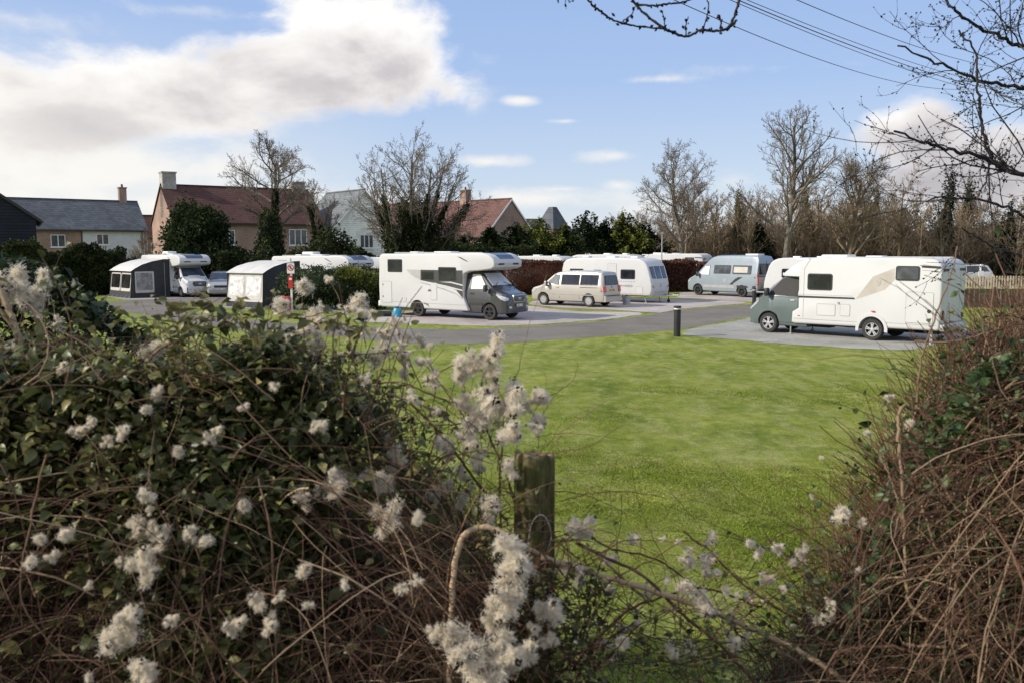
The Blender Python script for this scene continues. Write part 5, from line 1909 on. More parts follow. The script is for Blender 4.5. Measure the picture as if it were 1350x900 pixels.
# ------------------------------------------------------------------ trees
def branches(seed, pos, dr, length, rad, levels, ratio=.62, ang=(.5, .95), counts=(10, 7, 6, 5), up=.12, wob=.14, start=.3, rr=.62, npt=6, minr=.006, trunkbare=None):
    """recursive growth; returns {level: list of (pts(npt,3), radii)}"""
    r_ = random.Random(seed)
    outp = [[] for _ in range(levels + 1)]

    def go(p, d, ln, ra, lv):
        pts = [p.copy()]
        dd = d.normalized()
        for i in range(npt - 1):
            wv = Vector((r_.gauss(0, 1), r_.gauss(0, 1), r_.gauss(0, 1))) * wob * (1 if lv else .45)
            dd = (dd + wv + Vector((0, 0, up * (1 if lv else .3)))).normalized()
            pts.append(pts[-1] + dd * (ln / (npt - 1)))
        taper = .35 if lv < levels else .5
        rs = [max(minr * .6, ra * (1 - (1 - taper) * i / (npt - 1))) for i in range(npt)]
        outp[lv].append((pts, rs))
        if lv >= levels:
            return
        n = counts[lv]
        st = trunkbare if (lv == 0 and trunkbare is not None) else start
        for k in range(n):
            t = st + (1 - st) * (k + r_.random() * .8) / n
            t = min(.999, t)
            f = t * (npt - 1)
            i = min(npt - 2, int(f))
            q = pts[i].lerp(pts[i + 1], f - i)
            ax = (pts[i + 1] - pts[i]).normalized()
            o_ = ax.orthogonal().normalized()
            o_.rotate(Matrix.Rotation(k * 2.4 + r_.uniform(-.5, .5), 3, ax))
            an = r_.uniform(*ang)
            nd = ax * math.cos(an) + o_ * math.sin(an)
            rb = rs[i] * rr * r_.uniform(.7, 1.0)
            go(q, nd, ln * ratio * r_.uniform(.65, 1.1) * (1.15 - .55 * t), max(minr, rb), lv + 1)
    go(Vector(pos), Vector(dr), length, rad, 0)
    return outp


def to_mesh(name, lst, mat, parent, sides=4, tint=None):
    Pt = np.array([[tuple(p) for p in pts] for pts, rs in lst])
    Rr = np.array([rs for pts, rs in lst])
    V, Fc, T = tubes(Pt, Rr, sides)
    return npobj(name, V, Fc, M[mat], parent, tint=T if tint else None, smooth=True)


def bare_tree(label, loc, seed, H, rad, counts, levels=4, mat='bark', twig='barkfar', group=None, **kw):
    t = thing('bare_tree', label, 'tree', tuple(loc), 0, group)
    br = branches(seed, (0, 0, -.1), (0, 0, 1), H, rad, levels, counts=counts, **kw)
    to_mesh('trunk', br[0], mat, t, 10)
    cr = br[1] + br[2]
    V1 = tubes(np.array([[tuple(p) for p in a] for a, b in cr]), np.array([b for a, b in cr]), 5)
    npobj('limbs', V1[0], V1[1], M[mat], t, smooth=True)
    tw = [q for lv in br[3:] for q in lv]
    V2 = tubes(np.array([[tuple(p) for p in a] for a, b in tw]), np.array([b for a, b in tw]), 3)
    npobj('crown', V2[0], V2[1], M[twig], t)
    t['_n'] = len(tw)
    del t['_n']
    return t, br


def ivy_on(t, br, n, zmax, size, levs=(0, 1), spread=.35, seed=3, name='ivy', mat='ivy'):
    r = np.random.default_rng(seed)
    segs = []
    for lv in levs:
        for pts, rs in br[lv]:
            for a, b in zip(pts[:-1], pts[1:]):
                if min(a.z, b.z) < zmax:
                    segs.append((np.array(a), np.array(b), (b - a).length * (1.0 if lv == 0 else .6)))
    wts = np.array([s_[2] for s_ in segs])
    wts /= wts.sum()
    ix = r.choice(len(segs), n, p=wts)
    A = np.array([s_[0] for s_ in segs])[ix]
    B = np.array([s_[1] for s_ in segs])[ix]
    u = r.uniform(0, 1, (n, 1))
    p = A + (B - A) * u
    fall = np.clip(1.25 - p[:, 2] / zmax, .12, 1)
    lp = 1 + .5 * lump(p, 1.4, seed % 7)
    p = p + r.normal(0, 1, (n, 3)) * (spread * fall * lp)[:, None]
    p = p[p[:, 2] > 0.05]
    k = len(p)
    tint = np.clip(.35 + .3 * lump(p, 1.1, 2) + r.normal(0, .18, k) - .1 * (p[:, 0] > 0), 0, 1)
    V, Fc, T = leafscatter(p, r.uniform(.6, 1.3, k) * size, tint)
    npobj(name, V, Fc, M[mat], t, tint=T)


def blob_leaves(n, centers, size, seed, shell=.45, flat=None):
    """leaf positions through a union of lumpy ellipsoids; centers: (x,y,z,rx,ry,rz,weight)"""
    r = np.random.default_rng(seed)
    C = np.array(centers, float)
    wts = C[:, 6] * C[:, 3] * C[:, 5]
    wts /= wts.sum()
    ix = r.choice(len(C), n, p=wts)
    d = r.normal(size=(n, 3))
    d /= np.linalg.norm(d, axis=1, keepdims=True)
    rad = 1 - np.abs(r.normal(0, shell * .5, n))
    rad = np.clip(rad, .1, 1)
    p = d * rad[:, None]
    k = 1 + .28 * lump(d * 2.2 + C[ix, :3] * .7, 1.6, seed % 9) + .14 * lump(d * 6 + C[ix, :3], 1.5, (seed + 3) % 9)
    p = C[ix, :3] + p * C[ix, 3:6] * k[:, None]
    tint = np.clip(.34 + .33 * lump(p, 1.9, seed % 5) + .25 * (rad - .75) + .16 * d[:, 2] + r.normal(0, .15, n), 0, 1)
    return p, r.uniform(.6, 1.35, n) * size, tint


def evergreen(name, label, cat, loc, centers, n, size, mat, seed, trunk=None, group=None, stretch=False, core=True):
    t = thing(name, label, cat, tuple(loc), 0, group)
    p, S, tint = blob_leaves(n, centers, size, seed)
    keep = p[:, 2] > .02
    p, S, tint = p[keep], S[keep], tint[keep]
    parts = [leafscatter(p, S, tint)]
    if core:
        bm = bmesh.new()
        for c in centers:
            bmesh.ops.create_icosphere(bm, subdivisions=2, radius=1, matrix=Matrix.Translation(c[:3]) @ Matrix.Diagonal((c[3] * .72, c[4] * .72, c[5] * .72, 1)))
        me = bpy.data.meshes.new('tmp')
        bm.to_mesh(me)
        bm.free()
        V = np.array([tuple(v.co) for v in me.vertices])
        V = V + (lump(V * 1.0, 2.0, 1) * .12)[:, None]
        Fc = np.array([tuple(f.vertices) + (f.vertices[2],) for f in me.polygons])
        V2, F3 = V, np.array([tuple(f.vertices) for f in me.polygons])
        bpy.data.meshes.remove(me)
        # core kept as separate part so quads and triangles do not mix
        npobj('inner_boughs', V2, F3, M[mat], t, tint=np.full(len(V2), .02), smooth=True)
    V, Fc, T = merge(parts)
    npobj('crown', V, Fc, M[mat], t, tint=T)
    if trunk:
        MB().cyl((0, 0, -.2), (0, 0, trunk[1]), trunk[0], trunk[0] * .6, n=10).build('trunk', M['bark'], t, smooth=True)
    return t


def atg(px, D):
    return (hx_(px, D), D, 0)


# --- left and middle
tA, bA = bare_tree('bare tree with ivy covered lower trunk in front of the large farmhouse', atg(360, 68), 21, 9.9, .27, (18, 10, 8, 5), ratio=.49, ang=(.55, 1.15), trunkbare=.5, up=.06, wob=.17, minr=.011)
ivy_on(tA, bA, 11000, 6.6, .14, (0,), .5, 4)
tB, bB = bare_tree('slender bare tree rising out of dark ivy left of the white gabled house', atg(432, 66), 33, 6.6, .18, (13, 8, 7, 4), ratio=.5, ang=(.35, .8), trunkbare=.45, up=.12, wob=.14, minr=.010)
ivy_on(tB, bB, 12000, 5.6, .14, (0,), .5, 5)
# broad multi stemmed tree
tC = thing('bare_tree', 'broad bare tree with many spreading ivy wrapped stems behind the charcoal cab motorhome', 'tree', atg(545, 61), 0)
allb = [[] for _ in range(5)]
rc = random.Random(5)
for k, (dx, dy, hh) in enumerate([(-.5, .1, 8.2), (-.33, -.2, 8.8), (-.16, .15, 9.3), (.0, -.1, 9.5), (.16, .2, 9.3), (.33, -.15, 8.8), (.5, .1, 8.2), (.7, -.05, 7.2), (-.68, .2, 7.0)]):
    br = branches(100 + k, (dx * .5, dy * .5, 0), (dx * .78, dy, 1), hh, .13, 4, ratio=.44, ang=(.4, .95), counts=(12, 8, 6, 4), up=.05, wob=.16, start=.25, minr=.010, trunkbare=.35)
    for i in range(5):
        allb[i] += br[i]
to_mesh('stems', allb[0], 'bark', tC, 8)
to_mesh('limbs', allb[1] + allb[2], 'bark', tC, 5)
V, Fc, T = tubes(np.array([[tuple(p) for p in a] for a, b in allb[3] + allb[4]]), np.array([b for a, b in allb[3] + allb[4]]), 3)
npobj('crown', V, Fc, M['barkfar'], tC)
ivy_on(tC, allb, 26000, 5.6, .14, (0,), .42, 6)
p, S, tint = blob_leaves(24000, [(0, 0, 1.2, 1.9, 1.2, 1.5, 1), (-.1, 0, 2.8, 1.6, 1.2, 1.8, 1.1), (0, 0, 4.4, 1.2, 1.0, 1.6, 1), (-.5, 0, 5.4, .6, .6, 1.2, .8), (.6, 0, 5.2, .6, .6, 1.3, .8)], .14, 66)
V, Fc, T = leafscatter(p, S, tint)
npobj('ivy', V, Fc, M['ivy'], tC, tint=T)

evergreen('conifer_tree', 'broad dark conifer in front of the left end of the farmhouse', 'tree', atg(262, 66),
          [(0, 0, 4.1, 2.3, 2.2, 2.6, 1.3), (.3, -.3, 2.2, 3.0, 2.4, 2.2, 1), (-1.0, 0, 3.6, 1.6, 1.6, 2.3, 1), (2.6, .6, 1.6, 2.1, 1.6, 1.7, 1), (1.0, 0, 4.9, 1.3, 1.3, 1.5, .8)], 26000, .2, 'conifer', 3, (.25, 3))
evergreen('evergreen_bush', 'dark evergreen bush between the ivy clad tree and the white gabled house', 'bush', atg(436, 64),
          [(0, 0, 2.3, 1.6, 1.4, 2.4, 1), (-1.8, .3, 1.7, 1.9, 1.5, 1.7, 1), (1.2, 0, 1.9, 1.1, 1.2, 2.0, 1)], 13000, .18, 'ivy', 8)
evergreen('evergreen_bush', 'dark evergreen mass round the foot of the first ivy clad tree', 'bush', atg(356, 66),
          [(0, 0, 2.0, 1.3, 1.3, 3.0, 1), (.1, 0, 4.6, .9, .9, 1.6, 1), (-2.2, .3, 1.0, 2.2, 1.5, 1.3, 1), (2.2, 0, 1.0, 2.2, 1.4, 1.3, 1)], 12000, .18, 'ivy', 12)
# low dark hedges
def hedge(name, label, a, b, h, wd, n, size, mat, seed, group=None, ragged=.12, core=True, flat=True):
    t = thing(name, label, 'hedge', (a[0], a[1], 0), 0, group)
    a, b = np.array(a[:2], float), np.array(b[:2], float)
    d = b - a
    ln = np.linalg.norm(d)
    d /= ln
    nn = np.array([-d[1], d[0]])
    r = np.random.default_rng(seed)
    u = r.uniform(0, ln, n)
    side = r.uniform(0, 1, n)
    # front, back, top shells
    v = np.where(side < .45, -wd / 2, np.where(side < .6, wd / 2, r.uniform(-wd / 2, wd / 2, n)))
    z = np.where(side < .6, h * r.uniform(0, 1, n) ** .9, h)
    dep = np.abs(r.normal(0, .11, n))
    v = v - np.sign(v) * dep * (side < .6)
    z = z - dep * (side >= .6)
    q = np.stack([a[0] + d[0] * u + nn[0] * v, a[1] + d[1] * u + nn[1] * v, z], 1)
    l = lump(q, 1.1, seed % 6) * ragged + lump(q, 3.2, (seed + 2) % 6) * ragged * .5
    q[:, 2] += l * 1.3 * (z / h)
    q[:, 0] += nn[0] * l * np.sign(v)
    q[:, 1] += nn[1] * l * np.sign(v)
    q[:, 2] = np.maximum(q[:, 2], .03)
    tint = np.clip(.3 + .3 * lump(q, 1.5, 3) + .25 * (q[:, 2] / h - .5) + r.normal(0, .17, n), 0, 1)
    q[:, 0] -= a[0]
    q[:, 1] -= a[1]
    V, Fc, T = leafscatter(q, r.uniform(.6, 1.4, n) * size, tint)
    npobj('foliage', V, Fc, M[mat], t, tint=T)
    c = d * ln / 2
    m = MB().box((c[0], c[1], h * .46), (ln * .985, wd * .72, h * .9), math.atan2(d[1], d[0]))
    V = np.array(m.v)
    o = npobj('dark_core', V, np.array(m.f), M[mat], t, tint=np.full(len(V), .0))
    return t


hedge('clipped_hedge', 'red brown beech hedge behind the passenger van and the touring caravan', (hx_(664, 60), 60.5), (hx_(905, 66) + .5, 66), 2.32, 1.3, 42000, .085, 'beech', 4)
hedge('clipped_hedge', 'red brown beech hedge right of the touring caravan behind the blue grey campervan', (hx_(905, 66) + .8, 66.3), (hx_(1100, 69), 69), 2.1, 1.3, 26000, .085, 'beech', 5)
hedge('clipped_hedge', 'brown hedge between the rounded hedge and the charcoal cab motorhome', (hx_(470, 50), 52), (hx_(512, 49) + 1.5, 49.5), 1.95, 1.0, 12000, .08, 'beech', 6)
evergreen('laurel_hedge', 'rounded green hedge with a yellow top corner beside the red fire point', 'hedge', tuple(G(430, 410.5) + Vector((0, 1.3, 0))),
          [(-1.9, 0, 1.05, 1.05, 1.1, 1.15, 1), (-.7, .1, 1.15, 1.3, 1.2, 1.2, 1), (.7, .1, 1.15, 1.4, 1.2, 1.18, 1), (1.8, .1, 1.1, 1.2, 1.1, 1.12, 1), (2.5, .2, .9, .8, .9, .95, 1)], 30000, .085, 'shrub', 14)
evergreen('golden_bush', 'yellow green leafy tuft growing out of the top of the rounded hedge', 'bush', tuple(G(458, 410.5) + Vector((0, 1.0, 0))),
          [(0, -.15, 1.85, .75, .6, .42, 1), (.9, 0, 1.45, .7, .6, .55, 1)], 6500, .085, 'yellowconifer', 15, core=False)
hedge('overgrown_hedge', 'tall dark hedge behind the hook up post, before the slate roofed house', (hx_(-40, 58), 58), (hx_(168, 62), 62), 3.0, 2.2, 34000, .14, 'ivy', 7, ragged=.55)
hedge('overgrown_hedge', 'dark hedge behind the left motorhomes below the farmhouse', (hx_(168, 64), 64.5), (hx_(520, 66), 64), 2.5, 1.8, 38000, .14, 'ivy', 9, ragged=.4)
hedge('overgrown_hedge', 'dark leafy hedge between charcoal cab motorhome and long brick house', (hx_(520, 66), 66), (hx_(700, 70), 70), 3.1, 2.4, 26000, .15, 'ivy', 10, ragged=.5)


# yellow-green and dark conifers along the back hedge
def conifer(label, loc, H, Wd, seed, mat, n=6500, group=None):
    t = thing('conifer_tree', label, 'tree', tuple(loc), 0, group)
    r = np.random.default_rng(seed)
    u = r.uniform(0, 1, n) ** 1.15
    ang = r.uniform(0, 2 * PI, n)
    k = 1 + .3 * np.sin(ang * 5 + u * 14 + seed) + .2 * np.sin(ang * 9 - u * 23)
    rad = Wd * (1 - u ** (2.6 if Wd > 1.5 else 1.5)) ** .75 * k * (1 - np.abs(r.normal(0, .16, n)))
    p = np.stack([np.cos(ang) * rad, np.sin(ang) * rad, H * (u * .93 + .02) * (1 + .12 * np.sin(ang * 3 + seed) + .09 * np.sin(ang * 7 + 2 * seed)) + .2 * k], 1)
    p[:, 0] += .3 * np.sin(u * 7 + seed) * u
    tint = np.clip(.3 + .3 * (k - 1) * 2 + .25 * lump(p, 1.6, seed % 5) + r.normal(0, .14, n), 0, 1)
    V, Fc, T = leafscatter(p, r.uniform(.6, 1.4, n) * .2, tint, tilt=.7)
    npobj('crown', V, Fc, M[mat], t, tint=T)
    MB().cyl((0, 0, 0), (0, 0, H * .85), .14, .03, n=8).lathe([(Wd * .62, .3), (Wd * .55, H * .45), (.12, H * .82)], 'z', (0, 0, 0), 9).build('trunk', M['barkdark'], t)
    return t


cs = [(612, 70, 3.6, 1.9, 'conifer', 'dark conifer at the left end of the row behind the long brick house'),
      (648, 72, 4.6, 1.5, 'conifer', 'dark conifer in front of the gable of the long brick house'),
      (684, 74, 4.4, 1.9, 'conifer', 'dark rounded conifer just right of the long brick house gable'),
      (712, 75, 5.0, 2.0, 'yellowconifer', 'yellow green conifer with pale sprays below the oast roof'),
      (742, 75, 5.0, 2.0, 'yellowconifer', 'second yellow green conifer just right of the oast roof'),
      (768, 74, 5.4, 2.2, 'conifer', 'tallest dark green conifer of the back row'),
      (796, 75, 5.2, 2.1, 'conifer', 'dark feathery conifer right of the tallest one in the back row'),
      (823, 75, 5.3, 2.0, 'yellowconifer', 'yellow green conifer near the right end of the back row'),
      (850, 76, 5.1, 2.2, 'conifer', 'dark conifer at the right end of the back row beside the bare tree')]
for i, (px, D, H, W_, mt, lb) in enumerate(cs):
    conifer(lb, atg(px, D), H * [1, .93, 1.04, 1, .9, 1, .95, 1.03, .92][i], W_ * 1.15, 40 + i, mt, 13000, 'conifers in the row behind the beech hedge')

# --- right hand bare trees
bare_tree('bare tree with rounded open crown standing alone right of the conifer row', atg(902, 74), 61, 9.9, .22, (18, 10, 8, 5), ratio=.52, ang=(.55, 1.1), trunkbare=.33, up=.05, wob=.15, minr=.011)
bare_tree('tallest bare tree of the wood edge, behind the blue grey campervan', atg(1032, 74), 72, 13.4, .27, (22, 10, 8, 5), ratio=.43, ang=(.45, .95), trunkbare=.25, up=.08, wob=.13, minr=.011)
bare_tree('full crowned bare tree of the wood edge above the near motorhome', atg(1117, 75), 85, 9.0, .26, (20, 10, 8, 5), ratio=.56, ang=(.45, .95), trunkbare=.22, up=.07, wob=.13, minr=.011, mat='barkwood', twig='barkwood')

# --- the wood
protos = []
for k in range(6):
    t, b = bare_tree('x', (0, 0, 0), 200 + k, 6.0 + k * .4, .13, (12, 8, 6, 3), ratio=.5, ang=(.4, .95), trunkbare=.15, up=.07, wob=.16, minr=.014, mat='barkwood', twig='barkwood')
    protos.append(t)
first = set()
WL = 'thin bare tree standing in the brown wood at the back right'
gi = 0
rw = random.Random(99)
woodn = 0
for row, (D, n, a, b) in enumerate([(80, 26, 860, 1480), (86, 26, 800, 1560), (93, 26, 770, 1600), (102, 24, 760, 1640)]):
    for k in range(n):
        px = a + (b - a) * (k + rw.uniform(.1, .9)) / n
        pr = protos[rw.randrange(6)]
        loc = (hx_(px, D + rw.uniform(-2, 2)), D + rw.uniform(-2.5, 2.5), 0)
        sc = rw.uniform(.8, 1.15) * (1.0 if px > 900 else .8)
        rz_ = rw.uniform(0, 6.28)
        if pr.name not in first:
            first.add(pr.name)
            pr.location = loc
            pr.rotation_euler.z = rz_
            pr.scale = (sc,) * 3
            pr['label'] = WL
            pr['group'] = 'bare trees in the wood'
        else:
            dup(pr, loc, rz_, WL, 'tree', 'bare trees in the wood', sc)
        woodn += 1


def undergrowth():
    """brown brushwood between the trunks"""
    r = np.random.default_rng(31)
    n = 26000
    D = r.uniform(79, 100, n)
    px = r.uniform(860, 1560, n)
    x = (px - 675) / F * D
    h = r.uniform(1.2, 4.2, n) * (1 + .35 * lump(np.stack([x, D, 0 * x], 1), .35, 2))
    K = 5
    dr = np.stack([r.normal(0, .28, n), r.normal(0, .28, n), np.ones(n)], 1)
    base = np.stack([x, D, np.zeros(n)], 1)
    tt = np.linspace(0, 1, K)
    Pt = base[:, None] + dr[:, None] * (h[:, None] * tt)[:, :, None]
    Pt[:, :, :2] += r.normal(0, .12, (n, K, 2)) * tt[None, :, None] * 1.5
    Rr = np.outer(r.uniform(.012, .03, n), 1 - tt * .6)
    V, Fc, T = tubes(Pt, Rr, 3, np.clip(r.normal(.5, .22, n), 0, 1))
    o = npobj('brushwood', V, Fc, M['scrub'], None, tint=T)
    tag(o, 'tangled brown brushwood filling the wood behind the right hand pitches', 'brushwood', kind='stuff')
    n = 30000
    D = r.uniform(81, 97, n)
    px = r.uniform(770, 1560, n)
    x = (px - 675) / F * D
    z = np.abs(r.normal(0, 1.0, n)) * (1 + .6 * lump(np.stack([x, D, 0 * x], 1), .5, 4))
    p = np.stack([x, D, np.clip(z, .02, 4)], 1)
    V, Fc, T = leafscatter(p, r.uniform(.12, .3, n), np.clip(.25 + r.normal(0, .2, n), 0, 1))
    o = npobj('dead_leaves', V, Fc, M['scrub'], None, tint=T)
    tag(o, 'dead leaves and dark ground growth on the floor of the wood', 'undergrowth', kind='stuff')
    # far side of the wood, distant trees closing the view
    n = 60000
    D = r.uniform(106, 122, n)
    px = r.uniform(640, 1640, n)
    x = (px - 675) / F * D
    q = np.stack([x, 0 * x, 0 * x], 1)
    top = (6.2 + 1.3 * lump(q, .22, 5) + .8 * lump(q, .9, 7)) * np.clip((px - 600) / 340, .42, 1.05)
    z = top * r.uniform(0, 1, n) ** .8
    p = np.stack([x, D, z], 1)
    V, Fc, T = leafscatter(p, r.uniform(.2, .5, n), np.clip(.42 + .2 * lump(p, .6, 2) + r.normal(0, .16, n), 0, 1))
    o = npobj('distant_wood', V, Fc, M['scrub'], None, tint=T)
    tag(o, 'far side of the wood, a brown mass of bare crowns', 'wood', kind='stuff')


undergrowth()
for i, (px, D, H, W_, lb) in enumerate([(1243, 84, 10.0, 1.5, 'dark pine standing above the wood, left of its twin'), (1268, 86, 9.3, 1.4, 'dark pine standing above the wood, right of its twin'),
                                        (970, 84, 7.6, 1.1, 'green pine among the bare trees left of the tallest tree'), (1000, 79, 5.0, 1.5, 'low dark green conifer at the wood edge behind the blue grey campervan'), (1060, 86, 8.4, 1.1, 'green pine among the bare trees right of the tallest tree'),
                                        (1150, 88, 8.4, 1.1, 'green pine in the wood right of the full crowned tree'), (1323, 80, 6.5, 1.2, 'ivy green tree at the right edge of the wood')]):
    conifer(lb, atg(px, D), H, W_, 70 + i, 'yellowconifer' if i in (2, 4, 5) else 'conifer', 5200, 'green pines in the wood')
# far hedgerow closing the horizon on the left
def farline():
    r = np.random.default_rng(77)
    n = 42000
    D = r.uniform(128, 150, n)
    px = r.uniform(-260, 900, n)
    x = (px - 675) / F * D
    q = np.stack([x, 0 * x, 0 * x], 1)
    top = 4.6 + 1.5 * lump(q, .12, 1) + .8 * lump(q, .6, 3)
    p = np.stack([x, D, top * r.uniform(0, 1, n)], 1)
    V, Fc, T = leafscatter(p, r.uniform(.35, .7, n), np.clip(.4 + .2 * lump(p, .4, 2) + r.normal(0, .15, n), 0, 1))
    o = npobj('distant_hedgerow', V, Fc, M['scrub'], None, tint=T)
    tag(o, 'distant brown hedgerow on the horizon beyond the houses', 'hedgerow', kind='stuff')


farline()
for (px, D, seed, H, lb) in [(190, 66, 301, 3.6, 'small bare shrub in front of the small red roofed cottage'), (135, 64, 302, 2.9, 'small bare shrub in front of the white rendered half of the slate roofed house'), (575, 72, 303, 4.2, 'bare shrub in front of the long brick house windows'),
                             (610, 74, 304, 4.0, 'bare bush in front of the long roof beside the gable')]:
    bare_tree(lb, atg(px, D), seed, H, .08, (14, 8, 5, 3), ratio=.55, ang=(.3, .9), trunkbare=.05, up=.18, wob=.18, minr=.012, mat='barkwood', twig='barkwood')
# ------------------------------------------------------------------ foreground: hedge, climbing clematis, post
def sil(pairs, Y):
    xs = [(p[0] - 675) / F * Y for p in pairs]
    zs = [P(p[0], p[1], Y).z for p in pairs]
    return np.array(xs), np.array(zs)


LS = sil([(-900, 330), (-300, 380), (0, 456), (60, 456), (110, 454), (150, 454), (230, 462), (300, 454), (370, 450), (425, 474), (490, 525), (545, 600), (600, 660), (650, 700), (690, 780), (720, 880), (760, 1000)], 2.75)
LH = sil([(-900, 340), (-300, 400), (0, 470), (150, 460), (380, 460), (430, 520), (490, 640), (580, 760), (680, 880), (720, 1000)], 2.75)
RS = sil([(940, 1010), (1005, 905), (1050, 850), (1105, 770), (1142, 695), (1176, 610), (1200, 560), (1235, 500), (1262, 460), (1300, 432), (1350, 404), (1500, 370), (2000, 330)], 2.9)


def topz(x, S):
    return np.interp(x, S[0], S[1])


def arching(n, x0, x1, y0, y1, z0, S, seed, lmin, lmax, rmin, rmax, K=12, droop=1.0, upw=.8, lean=(0, 0)):
    r = np.random.default_rng(seed)
    x = r.uniform(x0, x1, n)
    y = r.uniform(y0, y1, n)
    H = topz(x, S)
    z = z0 + (H - z0) * r.uniform(0, .95, n) ** .8
    ln = r.uniform(lmin, lmax, n)
    d = np.stack([r.normal(lean[0], .8, n), r.normal(lean[1], .5, n), r.normal(upw, .5, n)], 1)
    d /= np.linalg.norm(d, axis=1, keepdims=True)
    Pt = np.zeros((n, K, 3))
    Pt[:, 0] = np.stack([x, y, z], 1)
    cur = r.normal(0, .12, (n, 3))
    for i in range(1, K):
        d = d + cur + r.normal(0, .07, (n, 3)) + np.array([0, 0, -.11 * droop])
        d /= np.linalg.norm(d, axis=1, keepdims=True)
        Pt[:, i] = Pt[:, i - 1] + d * (ln / (K - 1))[:, None]
    Rr = np.outer(r.uniform(rmin, rmax, n), np.linspace(1, .45, K))
    return Pt, Rr, r


def keepS(Pt, S, tol=.05, dens=None, seed=0):
    """indices of stems that stay inside the hedge outline (a few may stick out)"""
    sc = 2.8
    r = np.random.default_rng(900 + seed)
    xe = Pt[..., 0] / np.maximum(Pt[..., 1], .5) * sc
    ze = CAMH - (CAMH - topz(xe, S)) * Pt[..., 1] / sc
    over = (Pt[..., 2] - ze).max(axis=1)
    k = over < tol + np.abs(r.normal(0, .03, len(Pt)))
    k &= Pt[..., 1].min(axis=1) > 1.8
    if dens is not None:
        mid = Pt[:, Pt.shape[1] // 2]
        px = 675 + mid[:, 0] / mid[:, 1] * F
        py = 328 + (CAMH - mid[:, 2]) / mid[:, 1] * F
        k &= r.uniform(0, 1, len(Pt)) < dens(px, py)
    return k


# ---- left bramble hedge
lh = thing('bramble_hedge', 'tangled bramble hedge with dark glossy leaves and brown stems filling the left foreground', 'hedge')
sets = []
for (n, l0, l1, r0, r1, sd_, K, dp, up_) in [(2600, .4, 1.2, .0015, .0034, 1, 14, 1.2, .4), (13000, .2, .7, .0007, .0017, 2, 9, .9, .2), (1800, .5, 1.4, .001, .002, 3, 14, 2.4, -.3)]:
    Pt, Rr, r = arching(n, -2.8, .14, 2.12, 3.5, 1.7, LS, sd_, l0, l1, r0, r1, K, dp, up_)
    kk = keepS(Pt, LS, .03, lambda px, py: np.interp(py, [600, 700, 800], [.18, .4, .9]) * (px < 450) + 1.0 * (px >= 450) * np.interp(px, [450, 520], [.5, 1]) * np.where((px > 470) & (py < 660), .45, 1), sd_)
    Pt, Rr = Pt[kk], Rr[kk]
    n = len(Pt)
    tt = np.clip(r.normal(.42, .22, n) + (r.uniform(0, 1, n) < .12) * .4, 0, 1)
    sets.append(tubes(Pt, Rr, 4 if r1 > .002 else 3, tt))
V, Fc, T = merge(sets)
npobj('stems', V, Fc, M['stem'], lh, tint=T, smooth=True)


def hedge_leaves(S, x0, x1, n, seed, size, dens, y0=2.1, depth=.22, zlow=1.8):
    r = np.random.default_rng(seed)
    x = r.uniform(x0, x1, n)
    H = topz(x, S) + .055 * lump(np.stack([x, 0 * x, 0 * x], 1), 7, 2) + .03 * lump(np.stack([x, 0 * x, 0 * x], 1), 19, 4) - .03
    top = r.uniform(0, 1, n) < .3
    z = np.where(top, H - np.abs(r.normal(0, .06, n)), zlow + (H - zlow) * r.uniform(0, 1, n) ** .75)
    fr = (z - zlow) / np.maximum(H - zlow, .1)
    yf = y0 + .35 * fr ** 3 + .14 * lump(np.stack([x, 0 * x, z], 1), 3.5, seed % 5)
    y = np.where(top, r.uniform(2.45, 4.1, n), yf + np.abs(r.normal(0, depth, n)))
    # the hedge top falls away behind so that it stays below the sight line
    z = np.where(top, CAMH - (CAMH - z) * y / 2.75 * 1.0 - .02, z)
    p = np.stack([x * np.where(top, y / 2.75, 1), y, z], 1)
    px = 675 + p[:, 0] / p[:, 1] * F
    py = 328 + (CAMH - p[:, 2]) / p[:, 1] * F
    keep = r.uniform(0, 1, n) < dens(px, py, p)
    p = p[keep]
    k = len(p)
    tint = np.clip(.38 + .2 * lump(p, 5, 2) + r.normal(0, .2, k), 0, 1)
    # a few yellowed leaves
    tint = np.where(r.uniform(0, 1, k) < .06, .95, tint)
    S_ = r.uniform(.4, 1.5, k) ** 1.2 * size
    return p, S_, tint


def densL(px, py, p):
    clump = lump(p, 4.2, 4) * .9 + lump(p, 9, 6) * .4
    d = 1.0 + .6 * clump
    d = d * np.interp(py, [430, 700, 780, 900, 1000], [1, .95, .6, .35, .3])
    d = d * np.interp(px, [-300, 60, 120, 380, 440, 520, 700], [.7, .7, 1, 1, .4, .12, .06])
    low = (px < 120) & (py > 640)
    d = np.where(low, d * .25, d)
    mid = (px > 380) & (py > 660)
    d = np.where(mid, d * .25, d)
    return np.clip(d, 0, 1)


p, S_, tt = hedge_leaves(LS, -2.6, .15, 120000, 21, .034, densL)
V, Fc, T = leafscatter(p, S_, tt, big=True, tilt=1.0)
npobj('leaves', V, Fc, M['bramble'], lh, tint=T, smooth=True)

